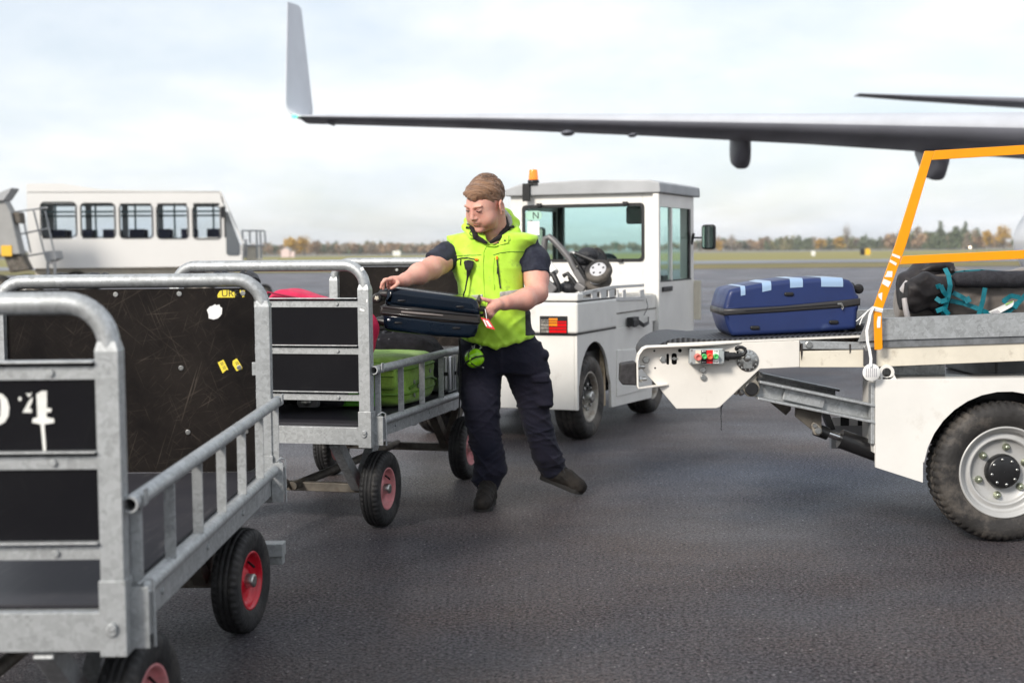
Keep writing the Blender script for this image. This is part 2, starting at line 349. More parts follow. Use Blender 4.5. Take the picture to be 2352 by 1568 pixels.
# ---------------------------------------------------------------- signed distance bodies
class SDF:
    def __init__(s, lo, hi, h):
        s.lo = np.array(lo, float); s.h = h; s.n = np.ceil((np.array(hi)-s.lo)/h).astype(int)+1
        s.V = np.full(s.n, .2, np.float32)
        s.ax = [s.lo[i]+h*np.arange(s.n[i]) for i in range(3)]
    def clone(s):
        o = SDF.__new__(SDF); o.lo, o.h, o.n, o.ax, o.V = s.lo, s.h, s.n, s.ax, s.V.copy(); return o
    def sub(s, lo, hi):
        a = [max(0, int((lo[i]-s.lo[i])/s.h)) for i in range(3)]; b = [min(int(s.n[i]), int((hi[i]-s.lo[i])/s.h)+2) for i in range(3)]
        return tuple(slice(a[i], b[i]) for i in range(3))
    def grid(s, sl=None):
        sl = sl or (slice(None),)*3
        X, Y, Z = np.meshgrid(s.ax[0][sl[0]], s.ax[1][sl[1]], s.ax[2][sl[2]], indexing='ij'); return X, Y, Z
    def op(s, sl, d, k, mode='add'):
        A = s.V[sl]
        if A.size == 0: return
        d = d.astype(np.float32)
        if mode == 'add':
            if k > 0: h = np.clip(.5+.5*(A-d)/k, 0, 1); s.V[sl] = A*(1-h)+d*h-k*h*(1-h)
            else: s.V[sl] = np.minimum(A, d)
        else:
            d = -d
            if k > 0: h = np.clip(.5-.5*(A-d)/k, 0, 1); s.V[sl] = A*(1-h)+d*h+k*h*(1-h)
            else: s.V[sl] = np.maximum(A, d)
    def cone(s, a, b, ra, rb, k=.01, mode='add', sc3=None):
        a = np.array(a, float); b = np.array(b, float); m = max(ra, rb)+k*2+.03
        sl = s.sub(np.minimum(a, b)-m, np.maximum(a, b)+m); X, Y, Z = s.grid(sl); P = (X, Y, Z)
        ba = b-a; L = (ba@ba)+1e-9; t = np.clip(sum((P[i]-a[i])*ba[i] for i in range(3))/L, 0, 1)
        d = np.sqrt(sum((P[i]-a[i]-t*ba[i])**2 for i in range(3)))-(ra+(rb-ra)*t); s.op(sl, d, k, mode); return s
    def chain(s, pts, rs, k=.01, k0=None):
        for i in range(len(pts)-1): s.cone(pts[i], pts[i+1], rs[i], rs[i+1], k if (i or k0 is None) else k0)
    def ell(s, c, r, R=None, k=.01, mode='add'):
        c = np.array(c, float); r = np.array(r, float); m = r.max()+k*2+.03; sl = s.sub(c-m, c+m); X, Y, Z = s.grid(sl)
        D = np.stack([X-c[0], Y-c[1], Z-c[2]], -1)
        if R is not None: D = D@R
        q = np.sqrt(((D/r)**2).sum(-1)); q2 = np.sqrt(((D/(r*r))**2).sum(-1)); d = q*(q-1)/np.maximum(q2, 1e-6); s.op(sl, d, k, mode); return s
    def loft(s, rows, k=.02, p=2.0, mode='add'):
        """rows: (z, cx, cy, a, b); superellipse sections"""
        rows = sorted(rows); z = np.array([q[0] for q in rows]); m = .06
        lo = (min(q[1]-q[3] for q in rows)-m, min(q[2]-q[4] for q in rows)-m, z[0]-m); hi = (max(q[1]+q[3] for q in rows)+m, max(q[2]+q[4] for q in rows)+m, z[-1]+m)
        sl = s.sub(lo, hi); X, Y, Z = s.grid(sl); zz = s.ax[2][sl[2]]
        cx, cy, a, b = (np.interp(zz, z, [q[i] for q in rows])[None, None, :] for i in (1, 2, 3, 4))
        u = np.abs(X-cx)/a; v = np.abs(Y-cy)/b; q = (u**p+v**p)**(1/p); d = (q-1)*np.minimum(a, b)
        d = np.maximum(d, np.maximum(z[0]-Z, Z-z[-1])); s.op(sl, d, k, mode); return s
    def disp(s, fn):
        idx = np.abs(s.V) < .05
        X, Y, Z = s.grid(); s.V[idx] += fn(X[idx], Y[idx], Z[idx]).astype(np.float32); return s
    def ray(s, px, py, Y0=6.0, Y1=9.0, off=0.0):
        """point where the sight line through a photo pixel meets the surface"""
        for Y in np.arange(Y0, Y1, .004):
            p = at(px, py, float(Y)); i = [int(round((p[j]-s.lo[j])/s.h)) for j in range(3)]
            if all(0 <= i[j] < s.n[j] for j in range(3)) and s.V[tuple(i)] < off: return p
        return None
    def mesh(s, it=1):
        V = s.V; V = V.copy(); V[0] = V[-1] = .1; V[:, 0] = V[:, -1] = .1; V[:, :, 0] = V[:, :, -1] = .1
        S = V < 0; nx, ny, nz = V.shape
        c = [S[i:nx-1+i, j:ny-1+j, k:nz-1+k] for i in (0, 1) for j in (0, 1) for k in (0, 1)]
        cnt = sum(x.astype(np.int8) for x in c); act = np.argwhere((cnt > 0) & (cnt < 8)); ids = -np.ones((nx-1, ny-1, nz-1), np.int32)
        ids[tuple(act.T)] = np.arange(len(act)); acc = np.zeros((len(act), 3)); num = np.zeros(len(act))
        cor = [np.array((i, j, k)) for i in (0, 1) for j in (0, 1) for k in (0, 1)]
        vals = [V[tuple((act+q).T)] for q in cor]
        for a in range(8):
            for b in range(a+1, 8):
                if np.abs(cor[a]-cor[b]).sum() != 1: continue
                va, vb = vals[a], vals[b]; cr_ = (va < 0) != (vb < 0); t = np.where(cr_, va/(np.where(cr_, va-vb, 1)), 0)
                acc += np.where(cr_[:, None], cor[a]+t[:, None]*(cor[b]-cor[a]), 0); num += cr_
        P = (act+acc/num[:, None])*s.h+s.lo; faces = []
        for ax in range(3):
            o = [x for x in range(3) if x != ax]
            sh = list(V.shape); sh[ax] -= 1
            A = S[tuple(slice(0, -1) if i == ax else slice(1, -1) for i in range(3))]; B = S[tuple(slice(1, None) if i == ax else slice(1, -1) for i in range(3))]
            e = np.argwhere(A != B); e[:, o[0]] += 1; e[:, o[1]] += 1
            u = np.zeros(3, int); u[o[0]] = 1; w_ = np.zeros(3, int); w_[o[1]] = 1
            faces.append(np.stack([ids[tuple((e-q).T)] for q in (0*u, u, u+w_, w_)], 1))
        return P, np.concatenate(faces)
    def build(s, name, m, parent, smooth_it=1, loc=(0, 0, 0), label=None):
        P, Fc = s.mesh(); P = P-np.array(loc); me = bpy.data.meshes.new(name); me.vertices.add(len(P)); me.vertices.foreach_set('co', P.ravel())
        me.loops.add(len(Fc)*4); me.loops.foreach_set('vertex_index', Fc.ravel().astype(np.int32)); me.polygons.add(len(Fc))
        me.polygons.foreach_set('loop_start', np.arange(0, len(Fc)*4, 4)); me.polygons.foreach_set('loop_total', np.full(len(Fc), 4)); me.update(calc_edges=True); me.validate()
        import bmesh
        bm = bmesh.new(); bm.from_mesh(me); bmesh.ops.recalc_face_normals(bm, faces=bm.faces)
        for _ in range(smooth_it): bmesh.ops.smooth_vert(bm, verts=bm.verts, factor=.5, use_axis_x=True, use_axis_y=True, use_axis_z=True)
        bm.to_mesh(me); bm.free()
        me.polygons.foreach_set('use_smooth', [True]*len(me.polygons))
        for mm in (m if isinstance(m, (list, tuple)) else [m]): me.materials.append(mm)
        o = bpy.data.objects.new(name, me); sc.collection.objects.link(o); o.parent = parent
        if label: o['label'] = label
        return o
# ================================================================ SETTING
def asphalt():
    m = bpy.data.materials.new('wet_asphalt'); m.use_nodes = True; t = m.node_tree; b = t.nodes['Principled BSDF']; n = t.nodes.new
    co = n('ShaderNodeTexCoord'); P = co.outputs['Object']
    def noise(sc_, d=5, r=.6):
        x = n('ShaderNodeTexNoise'); x.inputs['Scale'].default_value = sc_; x.inputs['Detail'].default_value = d; x.inputs['Roughness'].default_value = r; t.links.new(P, x.inputs[0]); return x.outputs[0]
    def ramp(src, p0, p1, c0=(0, 0, 0), c1=(1, 1, 1)):
        r = n('ShaderNodeValToRGB'); r.color_ramp.elements[0].position = p0; r.color_ramp.elements[1].position = p1
        r.color_ramp.elements[0].color = (*c0, 1); r.color_ramp.elements[1].color = (*c1, 1); t.links.new(src, r.inputs[0]); return r.outputs[0]
    big = noise(.45, 6); fine = noise(75, 3, .8); vf = n('ShaderNodeTexVoronoi'); vf.inputs['Scale'].default_value = 110; t.links.new(P, vf.inputs[0])
    base = ramp(fine, .42, .62, (.008, .007, .007), (.225, .195, .185))
    tint = ramp(big, .36, .62, (.72, .78, .96), (1.12, .95, .88))
    mu = n('ShaderNodeMix'); mu.data_type = 'RGBA'; mu.blend_type = 'MULTIPLY'; mu.inputs[0].default_value = 1; t.links.new(base, mu.inputs[6]); t.links.new(tint, mu.inputs[7])
    # pale stones
    vo = n('ShaderNodeTexVoronoi'); vo.inputs['Scale'].default_value = 34; t.links.new(P, vo.inputs[0])
    sp = n('ShaderNodeSeparateColor'); t.links.new(vo.outputs['Color'], sp.inputs[0])
    a = ramp(vo.outputs['Distance'], .10, .16, (1, 1, 1), (0, 0, 0)); c = ramp(sp.outputs[0], .80, .82)
    mm = n('ShaderNodeMath'); mm.operation = 'MULTIPLY'; t.links.new(a, mm.inputs[0]); t.links.new(c, mm.inputs[1])
    m2 = n('ShaderNodeMix'); m2.data_type = 'RGBA'; t.links.new(mm.outputs[0], m2.inputs[0]); t.links.new(mu.outputs[2], m2.inputs[6]); m2.inputs[7].default_value = (.55, .52, .50, 1)
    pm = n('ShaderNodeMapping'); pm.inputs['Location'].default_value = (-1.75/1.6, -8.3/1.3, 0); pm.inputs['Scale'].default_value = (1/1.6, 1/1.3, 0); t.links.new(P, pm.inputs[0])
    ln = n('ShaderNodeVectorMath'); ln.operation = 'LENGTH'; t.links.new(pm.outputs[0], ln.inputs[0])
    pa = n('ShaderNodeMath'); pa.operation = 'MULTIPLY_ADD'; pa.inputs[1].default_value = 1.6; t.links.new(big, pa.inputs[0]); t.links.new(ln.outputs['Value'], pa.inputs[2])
    dv = n('ShaderNodeMath'); dv.operation = 'DIVIDE'; dv.inputs[1].default_value = 4; t.links.new(pa.outputs[0], dv.inputs[0]); sky_reflect = ramp(dv.outputs[0], .24, .50, (1, 1, 1), (0, 0, 0))
    m3 = n('ShaderNodeMix'); m3.data_type = 'RGBA'; m3.blend_type = 'MULTIPLY'; t.links.new(sky_reflect, m3.inputs[0]); t.links.new(m2.outputs[2], m3.inputs[6]); m3.inputs[7].default_value = (.72, .92, 1.20, 1)  # bluish sky reflection painted into the base colour as one soft patch
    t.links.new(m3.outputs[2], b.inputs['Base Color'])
    wet = noise(.42, 6, .6)
    fine2 = noise(38, 5, .8)
    sps = ramp(fine2, .36, .62, (.06, .06, .06), (1, 1, 1)); wm = ramp(wet, .36, .66, (.35, .35, .35), (1, 1, 1))
    spm = n('ShaderNodeMath'); spm.operation = 'MULTIPLY'; t.links.new(sps, spm.inputs[0]); t.links.new(wm, spm.inputs[1]); t.links.new(spm.outputs[0], b.inputs['Specular IOR Level'])
    rr = n('ShaderNodeMapRange'); rr.inputs[1].default_value = .38; rr.inputs[2].default_value = .62; rr.inputs[3].default_value = .55; rr.inputs[4].default_value = .34
    sy = n('ShaderNodeSeparateXYZ'); t.links.new(P, sy.inputs[0]); fw = n('ShaderNodeMapRange'); fw.inputs[1].default_value = 9; fw.inputs[2].default_value = 26; fw.inputs[3].default_value = 0; fw.inputs[4].default_value = .75; t.links.new(sy.outputs[1], fw.inputs[0])
    sa = n('ShaderNodeMath'); sa.operation = 'ADD'; t.links.new(spm.outputs[0], sa.inputs[0]); t.links.new(fw.outputs[0], sa.inputs[1]); t.links.new(sa.outputs[0], b.inputs['Specular IOR Level'])
    t.links.new(wet, rr.inputs[0]); t.links.new(rr.outputs[0], b.inputs['Roughness'])
    b.inputs['Specular Tint'].default_value = (.80, .88, 1.0, 1)
    h = n('ShaderNodeMath'); h.operation = 'MULTIPLY_ADD'; h.inputs[1].default_value = .6; t.links.new(vf.outputs['Distance'], h.inputs[0]); t.links.new(fine, h.inputs[2])
    bp = n('ShaderNodeBump'); bp.inputs['Strength'].default_value = 1.0; bp.inputs['Distance'].default_value = .03; t.links.new(h.outputs[0], bp.inputs['Height']); t.links.new(bp.outputs[0], b.inputs['Normal'])
    return m
ASPH = asphalt()
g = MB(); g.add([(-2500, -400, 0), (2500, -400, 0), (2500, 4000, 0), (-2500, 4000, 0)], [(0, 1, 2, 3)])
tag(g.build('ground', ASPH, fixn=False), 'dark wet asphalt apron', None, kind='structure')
GRASS = mat('autumn_grass', (.20, .19, .045), .9, var=.0, col2=(.27, .23, .075), vscale=.06, bump=.4, bscale=1.5)
BGRASS = mat('brown_verge_grass', (.22, .16, .06), .9, col2=(.12, .12, .03), vscale=.09, bump=.4, bscale=1.5)
RUNW = mat('pale_runway_asphalt', (.20, .21, .24), .55, var=.15, vscale=.05)
def strip(name, y0, y1, z, m, tilt=.0, x0=-1500, x1=1500):
    q = MB(); q.add([(x0, y0-x0*tilt, z), (x1, y0-x1*tilt, z), (x1, y1-x1*tilt, z), (x0, y1-x0*tilt, z)], [(0, 1, 2, 3)])
    return tag(q.build(name, m, fixn=False), None, None, kind='structure')
strip('grass', 96, 1600, .02, BGRASS); strip('taxiway', 126, 158, .05, RUNW); strip('grass', 158, 520, .045, GRASS)
strip('runway', 560, 760, .06, RUNW)

# far woods and trees
def crown_cloud(mb, cx, cy, z0, h, r, n, size, cone=False, seed=0):
    R = random.Random(seed)
    lobes = [(R.uniform(-.45, .45)*r, R.uniform(-.3, .3)*r, R.uniform(.35, .8)*h, R.uniform(.35, .6)*r) for _ in range(7)]
    for i in range(n):
        if cone:
            t = R.random()**1.6; zz = z0+h*(.12+.88*t); rad = r*(1-t)*(.45+.55*R.random())*(1+.35*math.sin(t*40)); a = R.uniform(0, 6.283); p = (cx+rad*math.cos(a), cy+rad*math.sin(a), zz)
        else:
            L = R.choice(lobes); d = Vector((R.gauss(0, 1), R.gauss(0, 1), R.gauss(0, 1))).normalized()*L[3]*R.random()**.4
            p = (cx+L[0]+d.x, cy+L[1]+d.y, z0+L[2]+d.z*h/r*.42)
        q = [Vector(p)+Vector((R.gauss(0, 1), R.gauss(0, 1), R.gauss(0, 1)))*size*.6 for _ in range(3)]
        mb.add(q, [(0, 1, 2)], False)
PINE = mat('pine_needles', (.12, .15, .075), .9, var=.5, vscale=.3)
GOLD = mat('yellow_birch_leaves', (.50, .30, .035), .85, var=.4, vscale=.3)
RUST = mat('rust_autumn_leaves', (.36, .24, .14), .85, var=.45, vscale=.25)
SCRUB = mat('bare_brown_twigs', (.30, .24, .17), .9, var=.4, vscale=.25)
OLIVE = mat('olive_leaves', (.20, .19, .07), .9, var=.4, vscale=.25)
BARK = mat('bark', (.14, .11, .09), .9, var=.3)
def wood(name, label, x0, x1, Y, h0, h1, n, m, seed, cone=.0, leaf=1.1):
    R = random.Random(seed); mb = MB(); n = int(n*1.5)
    for i in range(n):
        px = x0+(x1-x0)*(i+R.random())/n; p = at(px, 575, Y+R.uniform(-30, 60)); e_ = .5+.3*math.sin(px*.045+seed)+.2*math.sin(px*.13+seed*2); h = (h0+(h1-h0)*e_)*R.uniform(.62, .98); mb.k = R.choice((0, 0, 0, 1, 2))
        mb.tube([(p.x, p.y, 0), (p.x, p.y, h*.6)], [.18, .08], 5, False)
        crown_cloud(mb, p.x, p.y, 0, h, h*R.uniform(.3, .6), 150, leaf, R.random() < cone, seed*97+i)
    return tag(mb.build(name, [m, RUST if m is SCRUB else SCRUB, PINE if m is not PINE else OLIVE], fixn=False), label, 'trees', kind='stuff')
wood('pine_wood', 'far dark green pine wood behind the grass right of the tow tractor', 1745, 2040, 860, 7.5, 10.2, 44, PINE, 1, .8)
wood('pine_wood', 'far dark green wood behind the runway left of the loader', 2060, 2250, 700, 8, 14.5, 24, PINE, 2, .8)
wood('autumn_wood', 'far brown autumn scrub between tractor mirror and pine wood', 1605, 1765, 880, 7, 10.5, 30, RUST, 3)
wood('autumn_wood', 'low rust brown trees behind the orange guard rail', 2040, 2300, 720, 6, 11, 40, RUST, 4)
wood('autumn_wood', 'low rust coloured treeline behind the left grass', 570, 1060, 820, 6.0, 9.0, 80, RUST, 5)
wood('pine_wood', 'low green treeline far behind the luggage carts', 780, 1160, 860, 6, 9.0, 44, PINE, 6, .5)
wood('bare_wood', 'bare brown scrub along the far side of the runway', 560, 2340, 900, 5, 7.5, 150, SCRUB, 7)
wood('pine_wood', 'pine wood far behind the white bus', -60, 130, 860, 5, 8, 20, PINE, 8, .6)
def tree(label, px, Y, h, r, m, n, seed, cone=False, leaf=.8, name='tree', grp='single trees standing out of the far treeline'):
    p = at(px, 575, Y); t = thing(name, label, 'tree', (p.x, p.y, 0), group=grp)
    k = MB(); k.tube([(0, 0, 0), (.1, 0, h*.35), (0, 0, h*.75)], [h*.03, h*.022, h*.008], 7)
    R = random.Random(seed)
    for i in range(7):
        z = h*R.uniform(.3, .7); a = R.uniform(0, 6.28); k.tube([(0, 0, z), (math.cos(a)*r*.5, math.sin(a)*r*.5, z+h*.16)], [h*.011, h*.003], 5)
    k.build('trunk', BARK, t, fixn=False); c = MB(); crown_cloud(c, 0, 0, 0, h, r, n, leaf, cone, seed); c.build('crown', m, t, fixn=False)
    return t
tree('tall pale bare tree rising above the far wood', 1946, 820, 17, 4.2, SCRUB, 260, 11, leaf=.55)
tree('pale bare tree right above the tractor mirror', 1682, 840, 12, 4.6, SCRUB, 230, 12, leaf=.5)
tree('golden yellow birch at the right end of the treeline', 2305, 640, 11.5, 4.5, GOLD, 420, 13)
tree('golden birch behind the mid orange rail', 2272, 660, 9.5, 3.6, GOLD, 320, 14)
tree('dark spruce tip above the rust brown trees', 2160, 690, 14, 3.0, PINE, 330, 15, True, name='spruce')
tree('tallest dark spruce left of the golden birches', 2217, 680, 13, 3.0, PINE, 330, 16, True, name='spruce')
tree('golden tree behind the pink shed', 668, 640, 8.5, 4.2, GOLD, 420, 17)
tree('broad golden tree right of the pink shed', 699, 650, 9.2, 5.0, GOLD, 520, 18)
tree('rust red tree beside the golden trees on the left', 728, 660, 7.5, 4.0, RUST, 400, 19)
tree('small yellow bush below the pine wood', 1885, 760, 6.0, 4.0, GOLD, 300, 20)
tree('small yellow tree in the middle of the far wood', 1928, 770, 7.0, 4.5, GOLD, 320, 21)
tree('small orange tree just right of the tractor mirror', 1647, 700, 5.0, 3.0, GOLD, 260, 22)
# pink shed
PINKW = mat('pale_pink_boards', (.72, .58, .57), .7, var=.08, stretch=(8, 1, .3), vscale=2)
p = at(659, 583, 430); t = thing('shed', 'small pale pink shed in front of golden trees', 'shed', (p.x, p.y, 0))
k = MB(); k.prism([(-1.6, 0), (.9, 0), (.9, 2.3), (-.35, 3.0), (-1.6, 2.3)], -1, 3); k.build('wall', PINKW, t)
k = MB(); k.box(.92, 2.3, -.6, 2.6, 0, 1.9); k.build('side_shed', PINKW, t)
k = MB(); k.poly3([(-1.8, -1.2, 2.25), (-.35, -1.2, 3.08), (-.35, 3.2, 3.08), (-1.8, 3.2, 2.25)], (0, 0, 1), .08); k.poly3([(-.35, -1.2, 3.08), (1.1, -1.2, 2.25), (1.1, 3.2, 2.25), (-.35, 3.2, 3.08)], (0, 0, 1), .08); k.box(.9, 2.5, -.8, 2.8, 1.92, 2.05); k.build('roof', GREYP, t)
# little markers on the grass
def marker(label, px, Y, hgt, m, wd=.35, cat='marker', nm='marker_board'):
    p = at(px, 580, Y); t = thing(nm, label, cat, (p.x, p.y, 0)); k = MB(); k.box(-wd/2, wd/2, -.05, .05, hgt*.35, hgt); k.build('board', m, t)
    k = MB(); k.box(-wd*.35, -wd*.25, -.03, .03, 0, hgt*.35); k.box(wd*.25, wd*.35, -.03, .03, 0, hgt*.35); k.build('leg', GREYP, t)
marker('small white marker board on the grass right of the tow tractor', 1868, 190, .95, PAPER, .5)
marker('yellow marker board beside the black box at the orange rail', 1993, 178, 1.2, mat('marker_yellow', (.85, .50, .03), .5), .6)
marker('black box on the grass left of the yellow marker', 1981, 180, 1.15, BLKP, .55, 'box', 'cabinet')
marker('white block far left near the treeline', 911, 300, 1.6, PAPER, 1.6)
p = at(2003, 0, 250)
# approach lamp (lit)
p = at(2228, 568, 260); t = thing('runway_lamp', 'lit runway lamp glowing between treeline and orange rail', 'lamp', (p.x, p.y, 0))
k = MB(); k.tube([(0, 0, 0), (0, 0, p.z-.2)], .05, 8); k.build('pole', GREYP, t); k = MB(); k.ell((0, 0, p.z), (.17, .17, .17)); k.build('lens', mat('lit_lamp', (1, .8, .6), .4, emit=((1, .78, .55), 6)), t)
# ================================================================ LUGGAGE CARTS
def wheel(parent, c, R, W, rr, rimm, face=1, tyre_m=RUB, lugs=44, axis=(1, 0, 0), steer=0.0, bolts=0):
    """wheel centred at c, outer face towards +axis*face"""
    w0 = bpy.data.objects.new('wheel', None); sc.collection.objects.link(w0); w0.parent = parent; w0.location = c
    w0.rotation_euler = (0, 0, steer); w0.empty_display_size = .05
    h = W/2; n = lugs*4
    prof = [(rr*.98, -h*.72), (rr*1.06, -h*.86), (R*.80, -h*1.0), (R*.90, -h*.97), (R*.955, -h*.86), (R*.985, -h*.70), (R*1.0, -h*.45), (R*.975, -h*.42), (R*.975, -h*.36), (R*1.004, -h*.33), (R*1.006, -h*.08), (R*.978, -h*.05),
            (R*.978, h*.05), (R*1.006, h*.08), (R*1.004, h*.33), (R*.975, h*.36), (R*.975, h*.42), (R*1.0, h*.45), (R*.985, h*.70), (R*.955, h*.86), (R*.90, h*.97), (R*.80, h*1.0), (rr*1.2, h*.97), (rr*1.06, h*.86), (rr*.98, h*.72)]
    def mod(j, k):
        r = prof[j][0]/R
        if r > .94:
            e = abs(prof[j][1])/h
            q = (k % 4) < 2
            if e > .6: return 1 if q else .965
            return 1 if ((k+2*(j % 2)) % 4) < 3 else .985
        return 1
    t = MB(); t.lathe(prof, (0, 0, 0), axis, n, mod); t.build('tyre', tyre_m, w0)
    r = MB(); f = face
    pr = [(rr*1.03, h*.80), (rr*1.0, h*.84), (rr*.94, h*.80), (rr*.90, h*.55), (rr*.86, h*.30), (rr*.70, h*.12), (rr*.52, h*.12), (rr*.40, h*.34), (rr*.30, h*.42), (.001, h*.42)]
    r.lathe([(a, b*f) for a, b in pr], (0, 0, 0), axis, 48)
    r.lathe([(rr*1.02, h*.8*f), (rr*.93, 0), (rr*1.02, -h*.8*f)], (0, 0, 0), axis, 48); r.lathe([(rr*.93, -h*.4*f), (.001, -h*.4*f)], (0, 0, 0), axis, 48)
    ax = Vector(axis)*f; rim_o = r.build('rim', rimm, w0)
    q = MB(); q.lathe([(rr*.24, h*.3), (rr*.24, h*.95), (rr*.22, h*1.02), (rr*.12, h*1.03), (.001, h*1.0)], (0, 0, 0), ax, 20); q.build('hub', ZINC, w0)
    v = MB(); v.tube([ax*(h*.2)+Vector((0, rr*.45, rr*.55)), ax*(h*.8)+Vector((0, rr*.25, rr*.42))], rr*.045, 8); v.build('valve', BLKP, w0)
    return w0

def arch(mb, W, y, zp, zt, r, xo=0.0):
    """bent tube between two square posts"""
    br = .10; pts = [(-W+.0275+xo, y, zp-.03)]; x0, x1 = -W+.0275+xo, -.0275+xo
    for k in range(9): a = math.pi-(math.pi/2)*k/8; pts.append((x0+br+br*math.cos(a), y, zt-br+br*math.sin(a)))
    for k in range(9): a = math.pi/2-(math.pi/2)*k/8; pts.append((x1-br+br*math.cos(a), y, zt-br+br*math.sin(a)))
    pts.append((x1, y, zp-.03)); mb.tube(pts, r, 16)

def cart(label, loc, rz, W, L, zt, zp, rails, dk, bb, wt, rims, steers, zr=(.775, .775), zb=.535, ztn=None, zpn=None, wx=.085):
    zr0, zr1 = zr; ztf, zpf = zt, zp
    t = thing('luggage_cart', label, 'luggage cart', loc, rz, 'linked luggage carts')
    f = MB()
    f.box(-W, 0, .0, .055, bb, dk-.006); f.box(-W, 0, L-.055, L, bb, dk-.006)
    f.box(-.006, 0, .056, L-.056, bb+.02, dk-.004); f.box(-.06, -.0065, .056, L-.056, bb+.02, bb+.027); f.box(-.055, -.0065, .056, L-.056, dk-.012, dk-.005)
    f.box(-W, -W+.006, .056, L-.056, bb+.02, dk-.004)
    for y in (L*.33, L*.66): f.box(-W+.01, -.01, y-.03, y+.03, bb+.01, dk-.013)
    for y in (.35, .9, 1.45): f.disc((0, y, (bb+dk)/2+.01), (1, 0, 0), .009, .006, 8)
    f.disc((-.03, -.001, bb+.05), (0, -1, 0), .014, .012, 10)
    f.build('frame', GALV, t, bev=.003)
    d = MB(); d.box(-W+.05, -.055, .04, L-.04, dk-.004, dk+.006); d.build('deck', DECK, t, bev=.002)
    # near end gate: posts, arch, three angle rails, two panels
    for gy, near in ((.0275, True), (L-.0275, False)):
        zt, zp = ((ztn or ztf), (zpn or zpf)) if near else (ztf, zpf)
        g = bpy.data.objects.new('end_gate', None); sc.collection.objects.link(g); g.parent = t; g.empty_display_size = .05
        for x in (-W, -.055):
            p = MB(); p.box(x, x+.055, gy-.0275, gy+.0275, dk-.04, zp); p.add([(x+a*.055+b*.006, gy+c*.0275-c*d_*.004*1, z) for z, d_, b_ in ((zp, 0, 0), (zp+.022, 1, 1)) for a, b, c in ((0, b_, -1), (1, -b_, -1), (1, -b_, 1), (0, b_, 1))],
                                                                                               [(0, 1, 5, 4), (1, 2, 6, 5), (2, 3, 7, 6), (3, 0, 4, 7), (4, 5, 6, 7)])
            p.box(x-.004, x+.059, gy-.033, gy+.033, bb-.012, dk+.07)
            p.disc((x+.0275, gy-.034, bb+.06), (0, -1, 0), .011, .01, 10)
            p.build('post', GALV, g, bev=.004)
        a = MB(); arch(a, W, gy, zp, zt, .0265); a.build('top_tube', GALV, g)
        if near:
            r = MB()
            for z in rails: r.box(-W+.056, -.056, gy-.040, gy+.016, z-.004, z); r.box(-W+.056, -.056, gy-.020, gy-.0145, z-.044, z-.013)
            for z in rails:
                for x in (-.16, -.50, -.84): r.disc((x, gy-.020, z-.028), (0, -1, 0), .009, .007, 10)
            r.build('angle_rail', GALV, g, bev=.002)
            for i in range(2):
                q = MB(); q.box(-W+.056, -.056, gy-.014, gy-.004, rails[i+1]+.001, rails[i]-.006); q.build('panel', PANEL, g)
        else:
            q = MB(); q.prism(rrect(-W+.060, -.062, dk+.008, zt-.030, .035), gy-.008, gy+.008); q.build('board', BOARD, g)
            s_ = MB()
            for x, z in ((-.10, zt-.05), (-.34, zt-.05), (-.58, zt-.05), (-.80, zt-.05), (-.12, zt-.33), (-.34, zt-.33), (-.80, zt-.33), (-.58, zt-.33), (-.10, dk+.16), (-.32, dk+.16), (-.58, dk+.16), (-.80, dk+.16)):
                s_.disc((x, gy-.008, z), (0, -1, 0), .0095, .004, 12)
            s_.build('screw', ZINC, g)
            s_ = MB(); s_.box(-.070, -.052, gy-.02, gy-.006, zt-.36, zt-.31); s_.box(-W+.052, -W+.07, gy-.02, gy-.006, zt-.36, zt-.31); s_.build('clip', GALV, g, bev=.002)
    # side gate
    s = MB(); s.tube([(.012, .02, zr0), (.012, L+.02, zr1)], .0205, 16, cap=False); s.tube([(.012, .02, zr0), (.012, L+.02, zr1)], .0155, 16, cap=False)
    s.lathe([(.0155, 0), (.0205, 0)], (.012, .02, zr0), (0, 1, 0), 16); s.lathe([(.0155, 0), (.0205, 0)], (.012, L+.02, zr1), (0, 1, 0), 16)
    s.build('side_gate_top_tube', GALV, t)
    s = MB(); s.tube([(.012, .07, zb), (.012, L+.02, zb)], .0195, 16); s.build('side_gate_bottom_tube', GALV, t)
    for i in range(7):
        y = .075+i*(L-.12)/6; zr = zr0+(zr1-zr0)*y/L; b_ = MB(); b_.box(-.003, .027, y-.003, y+.002, zb+.016, zr-.016); b_.box(-.003, .002, y+.002, y+.026, zb+.016, zr-.016); b_.build('bar', GALV, t, bev=.0015)
    for y in (.075, L-.01):
        zr = zr0+(zr1-zr0)*y/L; h = MB(); h.beam((.012, y, zr-.022), (.036, y, zr-.008), .03, .005); h.beam((.036, y, zr-.008), (.037, y, zr+.03), .03, .005, (1, 0, 0)); h.build('hook', GALV, t, bev=.001)
    # corner latch brackets on the gate side
    for y in (.075, L-.05):
        k = MB(); k.box(.0015, .042, y-.028, y+.024, bb+.02, bb+.125); k.box(.0015, .046, y-.034, y-.029, bb-.005, dk+.045)
        k.tube([(.02, y-.03, dk+.05), (.035, y-.012, dk+.062), (.048, y, dk+.055), (.05, y+.002, bb-.01)], .004, 8); k.build('latch', GALV, t, bev=.003)
